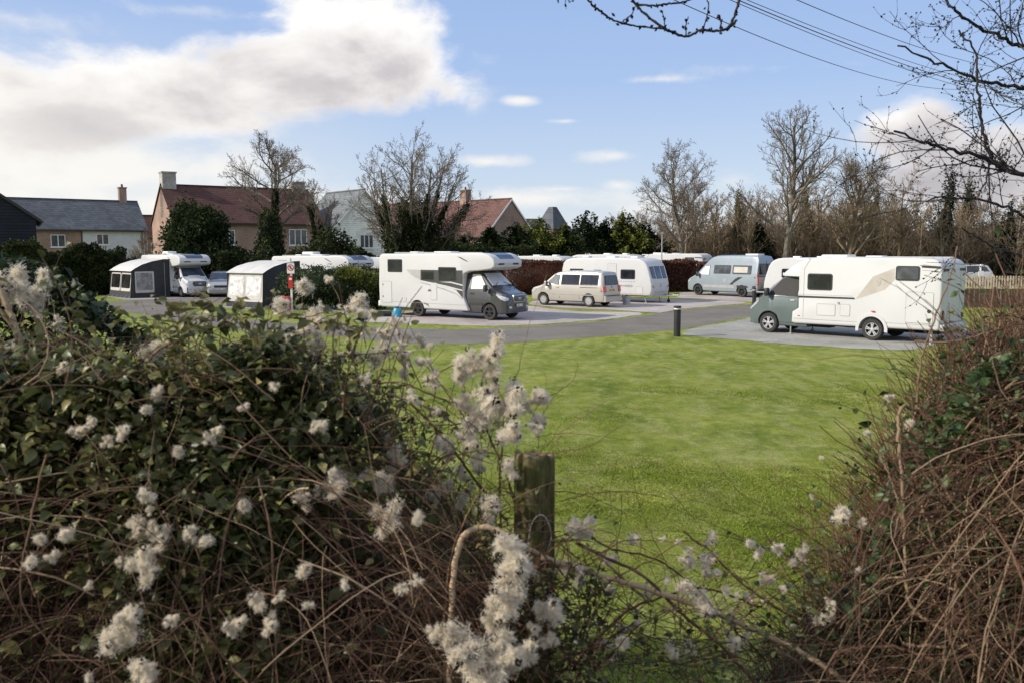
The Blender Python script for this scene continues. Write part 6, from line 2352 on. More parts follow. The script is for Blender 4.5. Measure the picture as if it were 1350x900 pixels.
# near-black hull inside the hedge, its colour standing in for deep shade
def heart(S, x0, x1, parent, ya, yb, drop, name='dark_core', zlow=1.2, mat='stem'):
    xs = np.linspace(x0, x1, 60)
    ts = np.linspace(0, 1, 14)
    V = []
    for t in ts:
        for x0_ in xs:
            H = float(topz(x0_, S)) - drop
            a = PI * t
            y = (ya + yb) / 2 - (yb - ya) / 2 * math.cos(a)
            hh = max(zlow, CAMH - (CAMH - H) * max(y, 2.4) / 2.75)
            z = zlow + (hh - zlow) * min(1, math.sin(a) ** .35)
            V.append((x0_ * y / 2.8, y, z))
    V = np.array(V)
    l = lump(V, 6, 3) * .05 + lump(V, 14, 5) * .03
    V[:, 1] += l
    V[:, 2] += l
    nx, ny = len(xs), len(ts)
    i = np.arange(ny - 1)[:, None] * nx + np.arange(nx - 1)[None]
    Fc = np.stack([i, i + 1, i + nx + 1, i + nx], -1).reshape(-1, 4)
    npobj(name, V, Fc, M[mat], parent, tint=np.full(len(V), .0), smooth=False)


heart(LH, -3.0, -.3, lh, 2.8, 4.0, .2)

# ---- darker shrub further along on the left
ls = thing('evergreen_shrub', 'dark small leaved evergreen shrub at the far left above the brambles', 'shrub')
r = np.random.default_rng(41)
S2 = sil([(-900, 300), (-200, 335), (0, 348), (40, 352), (80, 372), (115, 402), (150, 425), (200, 452), (260, 520), (320, 620)], 4.6)
n = 34000
x = r.uniform(-6, -1.1, n)
H = topz(x, S2)
top = r.uniform(0, 1, n) < .35
z = np.where(top, H - np.abs(r.normal(0, .05, n)), 1.2 + (H - 1.2) * r.uniform(.2, 1, n))
H_ = H
y = np.where(top, r.uniform(4.4, 5.6, n), 4.35 + .25 * lump(np.stack([x, 0 * x, z], 1), 2.4, 3) + np.abs(r.normal(0, .22, n)))
z = z + np.where(top, .07 * lump(np.stack([x, y, 0 * x], 1), 5, 2), 0)
z = np.where(top, CAMH - (CAMH - z) * y / 4.6, z)
p = np.stack([x * np.where(top, y / 4.6, 1), y, z], 1)
p = p[lump(p, 3.2, 1) > -.75]
p = p[675 + p[:, 0] / p[:, 1] * F < 190 + 30 * lump(p, 3, 5)]
k = len(p)
V, Fc, T = leafscatter(p, r.uniform(.5, 1.3, k) * .055, np.clip(.35 + .3 * lump(p, 3, 2) + r.normal(0, .2, k), 0, 1), big=True, tilt=.9)
npobj('leaves', V, Fc, M['shrub'], ls, tint=T, smooth=True)
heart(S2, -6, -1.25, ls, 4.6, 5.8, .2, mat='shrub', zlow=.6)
Pt, Rr, r = arching(900, -5.5, -2.1, 4.3, 5.2, 1.6, S2, 8, .3, .6, .0015, .003, 10, .6, .7)
zl = CAMH - (CAMH - topz(Pt[..., 0] / Pt[..., 1] * 4.6, S2)) * Pt[..., 1] / 4.6
kk = (Pt[..., 2] - zl).max(axis=1) < .06
Pt, Rr = Pt[kk], Rr[kk]
V, Fc, T = tubes(Pt, Rr, 3, np.clip(r.normal(.3, .15, len(Pt)), 0, 1))
npobj('stems', V, Fc, M['stem'], ls, tint=T)

# ---- right hedge
rh = thing('field_hedge', 'untidy hedge of red brown twigs, ivy and tangled vines filling the right foreground', 'hedge')
sets = []
for (n, l0, l1, r0, r1, sd_, K, dp, up_) in [(2000, .4, 1.2, .0016, .0038, 11, 14, 1.0, .4), (13000, .2, .8, .0008, .002, 12, 9, .8, .2), (1000, .6, 1.4, .0013, .0026, 13, 14, 2.2, .1)]:
    Pt, Rr, r = arching(n, .75, 3.0, 2.2, 3.7, 1.6, RS, sd_, l0, l1, r0, r1, K, dp, up_, lean=(-.25, 0))
    kk = keepS(Pt, RS, .05, None, sd_)
    Pt, Rr = Pt[kk], Rr[kk]
    n = len(Pt)
    tt = np.clip(r.normal(.42, .22, n) + (r.uniform(0, 1, n) < .1) * .35, 0, 1)
    sets.append(tubes(Pt, Rr, 4 if r1 > .002 else 3, tt))
V, Fc, T = merge(sets)
npobj('stems', V, Fc, M['stem'], rh, tint=T, smooth=True)
# trimmed twigs pointing up and left
r = np.random.default_rng(52)
n = 5200
x = r.uniform(1.15, 3.6, n)
y = r.uniform(2.75, 4.3, n)
Hs = CAMH - (CAMH - topz(x / y * 2.9, RS)) * y / 2.9
ln = r.uniform(.12, .42, n)
z = Hs - r.uniform(.0, .42, n) ** 1.2 - ln * .6
d = np.stack([r.normal(-.45, .45, n), r.normal(-.1, .35, n), r.uniform(.5, 1.3, n)], 1)
d /= np.linalg.norm(d, axis=1, keepdims=True)
K = 6
tt_ = np.linspace(0, 1, K)
Pt = np.stack([x, y, z], 1)[:, None] + d[:, None] * (ln[:, None] * tt_)[:, :, None]
Pt[:, 1:] += np.cumsum(r.normal(0, .006, (n, K - 1, 3)), axis=1)
Rr = np.outer(r.uniform(.0012, .0032, n), 1 - .5 * tt_)
V, Fc, T = tubes(Pt, Rr, 3, np.clip(r.normal(.5, .22, n), 0, 1))
npobj('trimmed_twigs', V, Fc, M['redtwig'], rh, tint=T)


def densR(px, py, p):
    c = lump(p, 4.5, 3) * .8 + lump(p, 9, 1) * .4
    d = np.where((px > 1150) & (py > 455) & (py < 600), .95, .42) * (1 + .9 * c)
    d = np.where((px > 1140) & (px < 1215) & (py > 700) & (py < 870), .9 + .5 * c, d)
    d = np.where(py < 470, .12, d)
    d = np.where(px < 1090, d * .3, d)
    return np.clip(d, 0, 1)


p, S_, tt = hedge_leaves(RS, .8, 3.0, 34000, 22, .032, densR, y0=2.3, depth=.25)
V, Fc, T = leafscatter(p, S_, tt, big=True, tilt=1.0)
npobj('ivy_leaves', V, Fc, M['hedgeivy'], rh, tint=T, smooth=True)
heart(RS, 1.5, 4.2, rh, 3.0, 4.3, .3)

# ---- round timber fence post
pt = thing('fence_post', 'weathered round wooden fence post green with algae, standing in the hedge gap', 'post')
pb = P(704, 597, 2.52)
mb = MB()
n = 40
rows = []
R0 = .0605
zz = list(np.linspace(1.45, pb.z - .012, 16)) + [pb.z - .004, pb.z]
for j, z in enumerate(zz):
    for k in range(n):
        a = 2 * PI * k / n
        rr = R0 * (1 + .02 * math.sin(3 * a + 1) + .012 * math.sin(11 * a + z * 6))
        if j >= len(zz) - 2:
            rr *= .975 if j == len(zz) - 2 else .90 + .03 * math.sin(4 * a + 2)
        # drying crack on the left front
        da = abs(((a - R(232) - .12 * math.sin(z * 9)) + PI) % (2 * PI) - PI)
        if da < .2 and z > pb.z - .22:
            rr -= .016 * (1 - da / .2) * min(1, (z - pb.z + .22) / .12)
        zt_ = z + (.004 * math.sin(5 * a) + .003 * math.sin(13 * a) - .008 * math.cos(a - 1) if j >= len(zz) - 2 else 0)
        mb.v.append((pb.x + rr * math.cos(a), pb.y + rr * math.sin(a), zt_))
for j in range(len(zz) - 1):
    for k in range(n):
        mb.f.append((j * n + k, j * n + (k + 1) % n, (j + 1) * n + (k + 1) % n, (j + 1) * n + k))
base = len(mb.v)
for q, rr in enumerate((.045, .028, .012)):
    for k in range(n):
        a = 2 * PI * k / n
        mb.v.append((pb.x + rr * math.cos(a), pb.y + rr * math.sin(a), pb.z - .004 + rnd.uniform(-.004, .004) - .008 * math.cos(a - 1) * rr / .06))
lo = (len(zz) - 1) * n
for q in range(3):
    hi = base + q * n
    for k in range(n):
        mb.f.append((lo + k, lo + (k + 1) % n, hi + (k + 1) % n, hi + k))
    lo = hi
mb.f.append(tuple(lo + k for k in range(n)))
po = mb.build('timber', M['wood'], pt, smooth=True, ang=50)


def postmat():
    m, nt, out = newmat('algae_covered_timber')
    tc = N(nt, 'ShaderNodeTexCoord')
    mp = N(nt, 'ShaderNodeMapping')
    mp.inputs['Scale'].default_value = (1, 1, .16)
    L(nt, tc.outputs['Object'], mp.inputs[0])
    n1 = noise(nt, mp.outputs[0], 70, 6, .7, .5)
    n2 = noise(nt, tc.outputs['Object'], 14, 6, .7)
    g = N(nt, 'ShaderNodeNewGeometry')
    a = ramp(nt, n1.outputs['Fac'], [(.36, (.018, .013, .007)), (.5, (.10, .078, .035)), (.66, (.19, .16, .085))])
    k = ramp(nt, n2.outputs['Fac'], [(.4, 0), (.62, .8)])
    c = mixc(nt, k.outputs['Color'], a.outputs['Color'], (.06, .078, .014))
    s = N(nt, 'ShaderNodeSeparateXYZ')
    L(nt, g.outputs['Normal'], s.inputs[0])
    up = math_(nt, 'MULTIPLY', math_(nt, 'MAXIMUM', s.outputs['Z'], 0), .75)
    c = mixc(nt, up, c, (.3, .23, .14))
    b = N(nt, 'ShaderNodeBsdfPrincipled')
    L(nt, c, b.inputs['Base Color'])
    b.inputs['Roughness'].default_value = .92
    b.inputs['Specular IOR Level'].default_value = .15
    bp = N(nt, 'ShaderNodeBump')
    bp.inputs['Strength'].default_value = 1
    bp.inputs['Distance'].default_value = .006
    L(nt, n1.outputs['Fac'], bp.inputs['Height'])
    L(nt, bp.outputs[0], b.inputs['Normal'])
    L(nt, b.outputs[0], out.inputs[0])
    return m


po.data.materials[0] = postmat()



# ---- individual stems that stand out, each traced through surveyed points
def spline(pts, k=7):
    pts = [np.array(p, float) for p in pts]
    pts = [2 * pts[0] - pts[1]] + pts + [2 * pts[-1] - pts[-2]]
    o = []
    for i in range(1, len(pts) - 2):
        p0, p1, p2, p3 = pts[i - 1:i + 3]
        for j in range(k):
            t = j / k
            o.append(.5 * (2 * p1 + (p2 - p0) * t + (2 * p0 - 5 * p1 + 4 * p2 - p3) * t * t + (3 * p1 - p0 - 3 * p2 + p3) * t ** 3))
    o.append(pts[-2])
    return np.array(o)


def stemline(name, pix, r0, r1, mat, parent, tint=.6, sides=7, jit=.0015):
    pts = spline([tuple(P(a, b, Y)) for a, b, Y in pix])
    pts = pts + rng.normal(0, jit, pts.shape)
    rad = np.linspace(r0, r1, len(pts)) * (1 + .12 * np.sin(np.arange(len(pts)) * 1.7))
    V, Fc, T = tubes(pts[None], rad[None], sides, np.array([tint]))
    return V, Fc, T


wl_ = spline([tuple(P(696, 716, 2.43)), tuple(P(701, 690, 2.43)), tuple(P(711, 678, 2.43)), tuple(P(721, 684, 2.43)), tuple(P(727, 706, 2.43)), tuple(P(722, 724, 2.44))])
V, Fc, T = tubes(wl_[None], np.full((1, len(wl_)), .0013), 6)
npobj('wire_loop', V, Fc, M['galv'], pt, smooth=True)

cl = thing('clematis_vine', 'wild clematis over the left hedge and post, covered in white fluffy seed heads', 'climbing plant')
lines = [
    # the pale loop that bends over beside the post
    ([(592, 905, 2.2), (594, 840, 2.22), (598, 760, 2.25), (608, 712, 2.27), (630, 695, 2.28), (660, 700, 2.28), (700, 724, 2.28), (740, 742, 2.3), (800, 760, 2.35), (880, 785, 2.4), (960, 815, 2.45), (1040, 850, 2.45), (1090, 880, 2.4), (1120, 905, 2.4)], .0085, .0078, 1.0),
    ([(588, 905, 2.24), (586, 820, 2.26), (596, 730, 2.3), (622, 665, 2.34), (640, 640, 2.4)], .003, .002, .6),
    ([(450, 675, 2.5), (500, 655, 2.5), (545, 645, 2.48), (600, 648, 2.46), (640, 660, 2.45)], .0035, .0025, .75),
    ([(420, 560, 2.7), (450, 520, 2.7), (490, 505, 2.7), (530, 505, 2.68), (570, 520, 2.66), (610, 540, 2.64), (640, 570, 2.6)], .0035, .0025, .5),
    ([(500, 515, 2.68), (560, 535, 2.66), (595, 555, 2.65), (608, 575, 2.65)], .0045, .003, .85),
    ([(540, 530, 2.65), (580, 570, 2.62), (610, 610, 2.6), (640, 650, 2.55), (670, 690, 2.5)], .0035, .004, .3),
    ([(380, 470, 2.6), (400, 500, 2.6), (410, 560, 2.58), (425, 620, 2.56), (400, 690, 2.5), (370, 760, 2.4)], .003, .003, .65),
    ([(555, 505, 2.7), (600, 480, 2.72), (640, 470, 2.75)], .002, .0015, .4),
    ([(690, 700, 2.5), (665, 620, 2.55), (640, 560, 2.6), (636, 500, 2.65), (655, 470, 2.68)], .0035, .002, .35),
    ([(660, 700, 2.5), (660, 600, 2.55), (675, 540, 2.6), (690, 510, 2.62)], .0025, .0015, .35),
    ([(730, 905, 2.3), (760, 870, 2.3), (820, 810, 2.35), (860, 790, 2.4), (930, 775, 2.5), (1000, 800, 2.5)], .004, .003, .25),
    ([(760, 715, 2.5), (800, 735, 2.45), (850, 760, 2.4), (900, 810, 2.4), (950, 850, 2.35), (1000, 905, 2.3)], .0045, .005, .3),
    ([(760, 690, 2.55), (800, 720, 2.5), (860, 735, 2.5), (900, 760, 2.5), (960, 820, 2.5), (1010, 870, 2.5)], .003, .003, .2),
    ([(790, 735, 2.5), (830, 770, 2.45), (860, 800, 2.4)], .004, .003, .6),
    ([(900, 700, 2.6), (940, 730, 2.55), (980, 770, 2.5), (1040, 810, 2.5), (1110, 840, 2.5)], .003, .003, .25),
    ([(1095, 692, 2.6), (1040, 700, 2.6), (1010, 720, 2.6), (985, 760, 2.6)], .002, .0015, .5),
    ([(740, 660, 2.6), (780, 650, 2.65), (830, 648, 2.7), (880, 655, 2.75)], .0016, .0012, .55),
    ([(820, 650, 2.7), (818, 690, 2.65), (810, 740, 2.6)], .0012, .001, .5),
    ([(838, 700, 2.6), (845, 715, 2.6), (840, 740, 2.6)], .0014, .001, .7),
    ([(60, 600, 2.1), (40, 690, 2.1), (28, 780, 2.1), (60, 840, 2.1), (120, 890, 2.1)], .0025, .002, .6),
    ([(120, 905, 2.0), (190, 860, 2.05), (270, 800, 2.1), (330, 760, 2.15), (430, 690, 2.3)], .003, .002, .35),
    ([(250, 805, 2.1), (290, 860, 2.05), (330, 905, 2.0)], .003, .003, .5),
    ([(365, 905, 2.05), (362, 800, 2.1), (356, 700, 2.15), (340, 630, 2.2)], .0025, .002, .55),
    ([(200, 660, 2.2), (198, 640, 2.2), (195, 620, 2.25)], .001, .001, .7),
]
parts_ = []
for a, b, c, t in lines:
    V, Fc, T = stemline('s', a, b, c, None, cl, t)
    npobj('stem', V, Fc, M['stem'], cl, tint=T, smooth=True)
rs = np.random.default_rng(64)
for k in range(260):
    # loose wiry growth low between the hedges
    px = rs.uniform(740, 1130)
    py = rs.uniform(800, 905) if px < 1040 else rs.uniform(740, 905)
    Y = rs.uniform(2.2, 2.9)
    a = [(px, py, Y)]
    dx, dy = rs.normal(0, 26), -abs(rs.normal(20, 14))
    for j in range(4):
        dx += rs.normal(0, 14)
        dy += rs.normal(7, 10)
        a.append((a[-1][0] + dx, a[-1][1] + dy, Y + rs.normal(0, .05)))
    parts_.append(stemline('s', a, rs.uniform(.0008, .0022), .0007, None, cl, rs.uniform(.15, .7), 3))
for k in range(120):
    px = rs.uniform(470, 720)
    py = rs.uniform(560, 760)
    Y = rs.uniform(2.35, 2.9)
    a = [(px, py, Y)]
    dx, dy = rs.normal(0, 20), rs.normal(-16, 16)
    for j in range(4):
        dx += rs.normal(0, 10)
        dy += rs.normal(3, 9)
        a.append((a[-1][0] + dx, a[-1][1] + dy, Y + rs.normal(0, .04)))
    parts_.append(stemline('s', a, rs.uniform(.0008, .0022), .0007, None, cl, rs.uniform(.15, .7), 3))
# seed head positions: px, py, diameter px, depth
HEADS = [(10, 377, 40, 3.2), (30, 392, 34, 3.2), (60, 366, 22, 3.3), (54, 388, 26, 3.2), (38, 402, 26, 3.2), (50, 413, 18, 3.2), (77, 427, 20, 3.1), (25, 465, 24, 2.8), (23, 513, 34, 2.6), (112, 521, 16, 2.5), (204, 464, 28, 2.7), (280, 485, 17, 2.6), (167, 494, 18, 2.6), (207, 532, 28, 2.5), (103, 566, 24, 2.4),
         (233, 597, 18, 2.4), (402, 377, 24, 3.3), (433, 367, 12, 3.3), (423, 405, 14, 3.1), (371, 410, 26, 3.0), (412, 422, 34, 2.9), (379, 463, 34, 2.8), (398, 440, 22, 2.8), (418, 455, 30, 2.8), (475, 405, 34, 3.0), (450, 407, 13, 3.0), (522, 428, 22, 2.9), (507, 442, 28, 2.9), (500, 463, 32, 2.8), (533, 467, 20, 2.8),
         (567, 458, 10, 2.8), (558, 477, 18, 2.8), (533, 492, 13, 2.8), (572, 490, 12, 2.8), (652, 466, 46, 2.62), (632, 482, 36, 2.62), (610, 498, 24, 2.66), (672, 524, 42, 2.6), (634, 543, 44, 2.6), (612, 534, 28, 2.6), (667, 568, 34, 2.55), (707, 563, 20, 2.6), (617, 581, 32, 2.6), (630, 603, 24, 2.6), (587, 584, 30, 2.6),
         (509, 578, 18, 2.65), (523, 604, 34, 2.6), (453, 603, 20, 2.6), (445, 637, 42, 2.45), (480, 627, 20, 2.5), (507, 633, 30, 2.5), (400, 656, 36, 2.4), (512, 681, 42, 2.4), (647, 664, 36, 2.45), (671, 618, 26, 2.55), (193, 653, 28, 2.2), (180, 692, 30, 2.2), (213, 708, 38, 2.2), (190, 745, 44, 2.15),
         (53, 708, 18, 2.2), (37, 742, 18, 2.15), (157, 740, 15, 2.15), (170, 810, 34, 2.1), (158, 843, 44, 2.1), (182, 886, 38, 2.05), (225, 818, 24, 2.1), (307, 823, 34, 2.15), (337, 797, 27, 2.15), (353, 821, 26, 2.15), (320, 668, 20, 2.3), (118, 893, 14, 2.0), (673, 733, 46, 2.22), (681, 764, 52, 2.22), (667, 788, 46, 2.2),
         (647, 814, 40, 2.18), (607, 844, 50, 2.15), (624, 878, 60, 2.13), (657, 854, 48, 2.15), (690, 864, 44, 2.15), (730, 801, 40, 2.25), (707, 828, 22, 2.22), (725, 844, 24, 2.22), (573, 834, 28, 2.15), (758, 754, 36, 2.35), (763, 694, 38, 2.5), (820, 850, 20, 2.3), (884, 857, 22, 2.3)]
HR = [(938, 710, 22, 2.6), (932, 733, 20, 2.6), (932, 757, 13, 2.6), (928, 797, 36, 2.45), (902, 773, 24, 2.45), (1013, 762, 20, 2.55), (1057, 732, 16, 2.6), (987, 787, 18, 2.55), (1097, 803, 20, 2.5), (910, 853, 22, 2.4), (970, 847, 15, 2.4), (1107, 678, 26, 2.6), (1137, 688, 18, 2.6), (1133, 753, 14, 2.6), (1172, 523, 13, 2.8),
      (1145, 571, 11, 2.8), (1198, 556, 12, 2.8), (1083, 603, 8, 2.8), (1070, 655, 7, 2.8)]
# stalks: each head hangs from a short stalk running back into the plant
for (px, py, dm, Y) in HEADS:
    dm *= .8
    if py < 560:
        yb = min(py + rs.uniform(40, 110), 1000)
        a = [(px, py, Y), (px + rs.normal(6, 8), (py * 2 + yb) / 3, Y), (px + rs.normal(16, 20), yb, Y - .1)]
    else:
        a = [(px, py, Y), (px + rs.normal(0, 12), py - rs.uniform(12, 30), Y + .02), (px + rs.normal(0, 35), py - rs.uniform(20, 60), Y + .12)]
    parts_.append(stemline('s', a, .0012, .0018, None, cl, rs.uniform(.3, .7), 4))
gl = np.array([tuple(P(a, b, c)) for a, b, c in zip(rs.uniform(668, 800, 900), rs.uniform(745, 930, 900), rs.uniform(2.2, 2.45, 900))])
V, Fc, T = leafscatter(gl, rs.uniform(.012, .03, len(gl)), np.clip(rs.normal(.35, .25, len(gl)), 0, 1), big=True, tilt=.8)
npobj('leaves', V, Fc, M['bramble'], cl, tint=T, smooth=True)

for k in range(110):
    # growth hiding the foot of the post
    px, py = rs.uniform(665, 790), rs.uniform(740, 930)
    Y = rs.uniform(2.15, 2.42)
    a = [(px, py, Y)]
    dx, dy = rs.normal(0, 16), rs.normal(-24, 14)
    for j in range(4):
        dx += rs.normal(0, 11)
        dy += rs.normal(5, 9)
        a.append((a[-1][0] + dx, max(712, a[-1][1] + dy), Y + rs.normal(0, .03)))
    parts_.append(stemline('s', a, rs.uniform(.001, .003), .0009, None, cl, rs.uniform(.1, .6), 3))
V, Fc, T = merge(parts_)
npobj('fine_growth', V, Fc, M['stem'], cl, tint=T, smooth=True)
parts_ = []
# low leaves and grass stalks between the hedges
nl = 1100
lx, ly, lY = rs.uniform(735, 1120, nl), rs.uniform(800, 930, nl), rs.uniform(2.15, 2.9, nl)
ly = ly - np.where(lx > 1040, rs.uniform(0, 80, nl), 0)
lp = np.array([tuple(P(a, b, c)) for a, b, c in zip(lx, ly, lY)])
lp = lp[rs.uniform(0, 1, nl) < .5 + .6 * lump(lp, 7, 2)]
V, Fc, T = leafscatter(lp, rs.uniform(.012, .03, len(lp)), np.clip(rs.normal(.3, .22, len(lp)), 0, 1), big=True, tilt=.8)
npobj('leaves', V, Fc, M['bramble'], cl, tint=T, smooth=True)

cr = thing('clematis_vine', 'wild clematis wisps with small sparse seed heads on the right hedge and grass gap', 'climbing plant')
lines = [
    ([(1208, 540, 2.75), (1213, 480, 2.8), (1225, 440, 2.82), (1240, 400, 2.85), (1256, 355, 2.9), (1262, 325, 2.92)], .0042, .0018, .6),
    ([(1208, 540, 2.75), (1190, 535, 2.72), (1184, 560, 2.7), (1188, 610, 2.65), (1192, 680, 2.6), (1193, 740, 2.55), (1200, 795, 2.5), (1230, 822, 2.45), (1270, 832, 2.4), (1350, 818, 2.4), (1420, 800, 2.4)], .0055, .0055, .75),
    ([(1208, 540, 2.75), (1240, 565, 2.7), (1280, 620, 2.7), (1330, 660, 2.65)], .004, .004, .35),
    ([(1205, 605, 2.6), (1235, 625, 2.6), (1262, 670, 2.55), (1300, 700, 2.5), (1360, 730, 2.5)], .005, .004, .6),
    ([(1215, 665, 2.55), (1240, 740, 2.5), (1262, 790, 2.48), (1275, 835, 2.45)], .004, .0035, .7),
    ([(1205, 450, 2.9), (1260, 450, 2.9), (1310, 436, 2.92), (1380, 425, 2.95)], .0025, .002, .8),
    ([(1090, 905, 2.4), (1095, 870, 2.4), (1120, 855, 2.4), (1180, 852, 2.4), (1240, 870, 2.35), (1330, 850, 2.3)], .006, .005, .45),
    ([(1160, 600, 2.7), (1178, 640, 2.65), (1190, 690, 2.6)], .003, .003, .7),
    ([(1270, 360, 3.2), (1300, 385, 3.2), (1330, 400, 3.2)], .002, .0018, .7),
    ([(1350, 700, 2.5), (1300, 680, 2.55), (1250, 700, 2.6), (1195, 722, 2.6), (1120, 690, 2.6)], .0025, .002, .4),
    ([(1190, 848, 2.4), (1240, 852, 2.38), (1300, 848, 2.35), (1400, 850, 2.35)], .005, .004, .75),
    ([(1150, 640, 2.7), (1115, 690, 2.68), (1090, 760, 2.62), (1075, 815, 2.6)], .0022, .002, .3),
    ([(1140, 700, 2.7), (1110, 760, 2.68), (1100, 830, 2.62)], .0022, .002, .45),
]
parts_ = []
for a, b, c, t in lines:
    V, Fc, T = stemline('s', a, b, c, None, cr, t)
    npobj('stem', V, Fc, M['stem'], cr, tint=T, smooth=True)
for (px, py, dm, Y) in HR:
    a = [(px, py, Y), (px + rs.normal(4, 8), py + 18, Y), (px + rs.normal(14, 14), py + rs.uniform(30, 70), Y)]
    parts_.append(stemline('s', a, .0009, .0014, None, cr, rs.uniform(.3, .7), 3))
V, Fc, T = merge(parts_)
npobj('fine_growth', V, Fc, M['stem'], cr, tint=T, smooth=True)


# feathery seed clusters
def seedmesh(seed, nh, spread, dens=1.0):
    """a spray of nh fluffy heads within about unit diameter 1 (scaled later); returns mesh data"""
    r = np.random.default_rng(seed)
    c = r.normal(0, spread, (nh, 3)) * np.array([1, .8, .8])
    lines_, rad, tin = [], [], []
    K = 5
    sets = []
    allP, allR, allT = [], [], []
    seeds = []
    for h in range(nh):
        na = int(24 * dens)
        d0 = r.normal(size=(na, 3))
        d0 /= np.linalg.norm(d0, axis=1, keepdims=True)
        tip = c[h] + d0 * .05
        seeds.append(tip)
        for a in range(na):
            nf = int(46 * dens)
            # plume axis curls away from the seed
            ax = d0[a] + r.normal(0, .45, 3)
            ax /= np.linalg.norm(ax)
            bend = r.normal(0, .8, 3)
            s_ = r.uniform(0, 1, nf)
            axis_pts = tip[a] + np.outer(s_, ax) * .12 + np.outer(s_ ** 2, bend) * .09
            d = r.normal(0, 1, (nf, 3)) + ax * .3
            d /= np.linalg.norm(d, axis=1, keepdims=True)
            ln = r.uniform(.05, .12, nf)
            cv = r.normal(0, .5, (nf, 3))
            t = np.linspace(0, 1, K)[None, :, None]
            Pt = axis_pts[:, None] + d[:, None] * ln[:, None, None] * t + cv[:, None] * ln[:, None, None] * t ** 2
            allP.append(Pt)
            allR.append(np.full((nf, K), .0042))
            allT.append(r.uniform(.35, 1, nf))
    Pt = np.concatenate(allP)
    Rr = np.concatenate(allR)
    V, Fc, T = tubes(Pt, Rr, 2, np.concatenate(allT))
    # two sided ribbons: keep one strip only
    Fc = Fc.reshape(-1, 2, 4)[:, 0]
    sd_ = np.concatenate(seeds)
    sd_ = sd_[r.uniform(0, 1, len(sd_)) < .5]
    out_ = sd_ + (sd_ - c.mean(0)) * .55
    oct_v = np.array([[1, 0, 0], [0, 1, 0], [-1, 0, 0], [0, -1, 0], [0, 0, 1.5], [0, 0, -1.5]]) * .021
    oct_f = np.array([[0, 1, 4, 4], [1, 2, 4, 4], [2, 3, 4, 4], [3, 0, 4, 4]])
    oct_f3 = [(0, 1, 4), (1, 2, 4), (2, 3, 4), (3, 0, 4), (1, 0, 5), (2, 1, 5), (3, 2, 5), (0, 3, 5)]
    # use thin quads (diamond cards crossed) for the dark seeds
    q = np.array([[1, 0, 0], [0, 0, 1.6], [-1, 0, 0], [0, 0, -1.6], [0, 1, 0], [0, -1, 0]]) * .027
    qf = np.array([[0, 1, 2, 3], [4, 1, 5, 3], [0, 4, 2, 5]])
    V2, F2, T2 = scatter((q, qf), out_, rotmats(len(out_), r), np.ones(len(out_)), np.zeros(len(out_)))
    return merge([(V, Fc, T), (V2, F2, T2)])


protos_ = []
for k, (nh, sp_) in enumerate([(7, .24), (6, .22), (8, .25), (6, .2), (4, .15), (3, .12)]):
    V, Fc, T = seedmesh(500 + k, nh, sp_)
    sz = 2 * np.percentile(np.abs(V[:, [0, 2]]), 92)
    V = V / sz
    o = npobj('seed_head', V, Fc, M['fluff'], cl, tint=T)
    protos_.append(o)
used = set()
rh_ = random.Random(3)
for grp, par in ((HEADS, cl), (HR, cr)):
    for (px, py, dm, Y) in grp:
        k = rh_.randrange(4) if dm > 24 else rh_.randrange(2, 6)
        src = protos_[k]
        if k not in used:
            used.add(k)
            o = src
        else:
            o = src.copy()
            COL.objects.link(o)
        o.parent = par
        Y = Y - (.1 if py > 560 and px < 740 else .03)
        o.location = P(px, py, Y)
        sc = dm / F * Y * (.74 if dm < 40 else .86)
        o.scale = (sc * rh_.uniform(.9, 1.2), sc, sc * rh_.uniform(.9, 1.15))
        o.rotation_euler = (rh_.uniform(0, 6.3), rh_.uniform(0, 6.3), rh_.uniform(0, 6.3))
# many more small tufts scattered over the hedge
sm = []
rq = np.random.default_rng(44)
small = [o.data for o in protos_[2:6]]
arrs = []
for me in small:
    v = np.zeros(len(me.vertices) * 3, dtype=np.float32)
    me.vertices.foreach_get('co', v)
    f = np.zeros(len(me.polygons) * 4, dtype=np.int32)
    me.polygons.foreach_get('vertices', f)
    t_ = np.zeros(len(me.vertices), dtype=np.float32)
    me.attributes['tint'].data.foreach_get('value', t_)
    arrs.append((v.reshape(-1, 3), f.reshape(-1, 4), t_))
spots = [(rq.uniform(60, 560), rq.uniform(470, 800), rq.uniform(9, 19), None) for _ in range(28)]
spots += [(min(712, rq.normal(625, 48)), rq.normal(570, 55), rq.uniform(9, 20), 2.6) for _ in range(26)]
spots += [(rq.uniform(740, 1100), rq.uniform(690, 880), rq.uniform(7, 17), 2.5) for _ in range(34)]
spots += [(rq.uniform(370, 560), rq.uniform(400, 480), rq.uniform(9, 18), 2.9) for _ in range(18)]
for (px, py, dm, Y) in spots:
    if Y is None:
        Y = float(np.interp(py, [450, 560, 900], [2.45, 2.15, 2.0]))
    v, f, t_ = arrs[rq.integers(0, 4)]
    Rm = rotmats(1, rq)[0]
    c = np.array(tuple(P(px, py, Y)))
    sm.append((v @ Rm.T * (dm / F * Y) + c, f, t_))
V, Fc, T = merge(sm)
o = npobj('small_seed_heads', V, Fc, M['fluff'], cl, tint=T)
o['kind'] = 'stuff'
for k, o in enumerate(protos_):
    if k not in used:
        bpy.data.objects.remove(o)

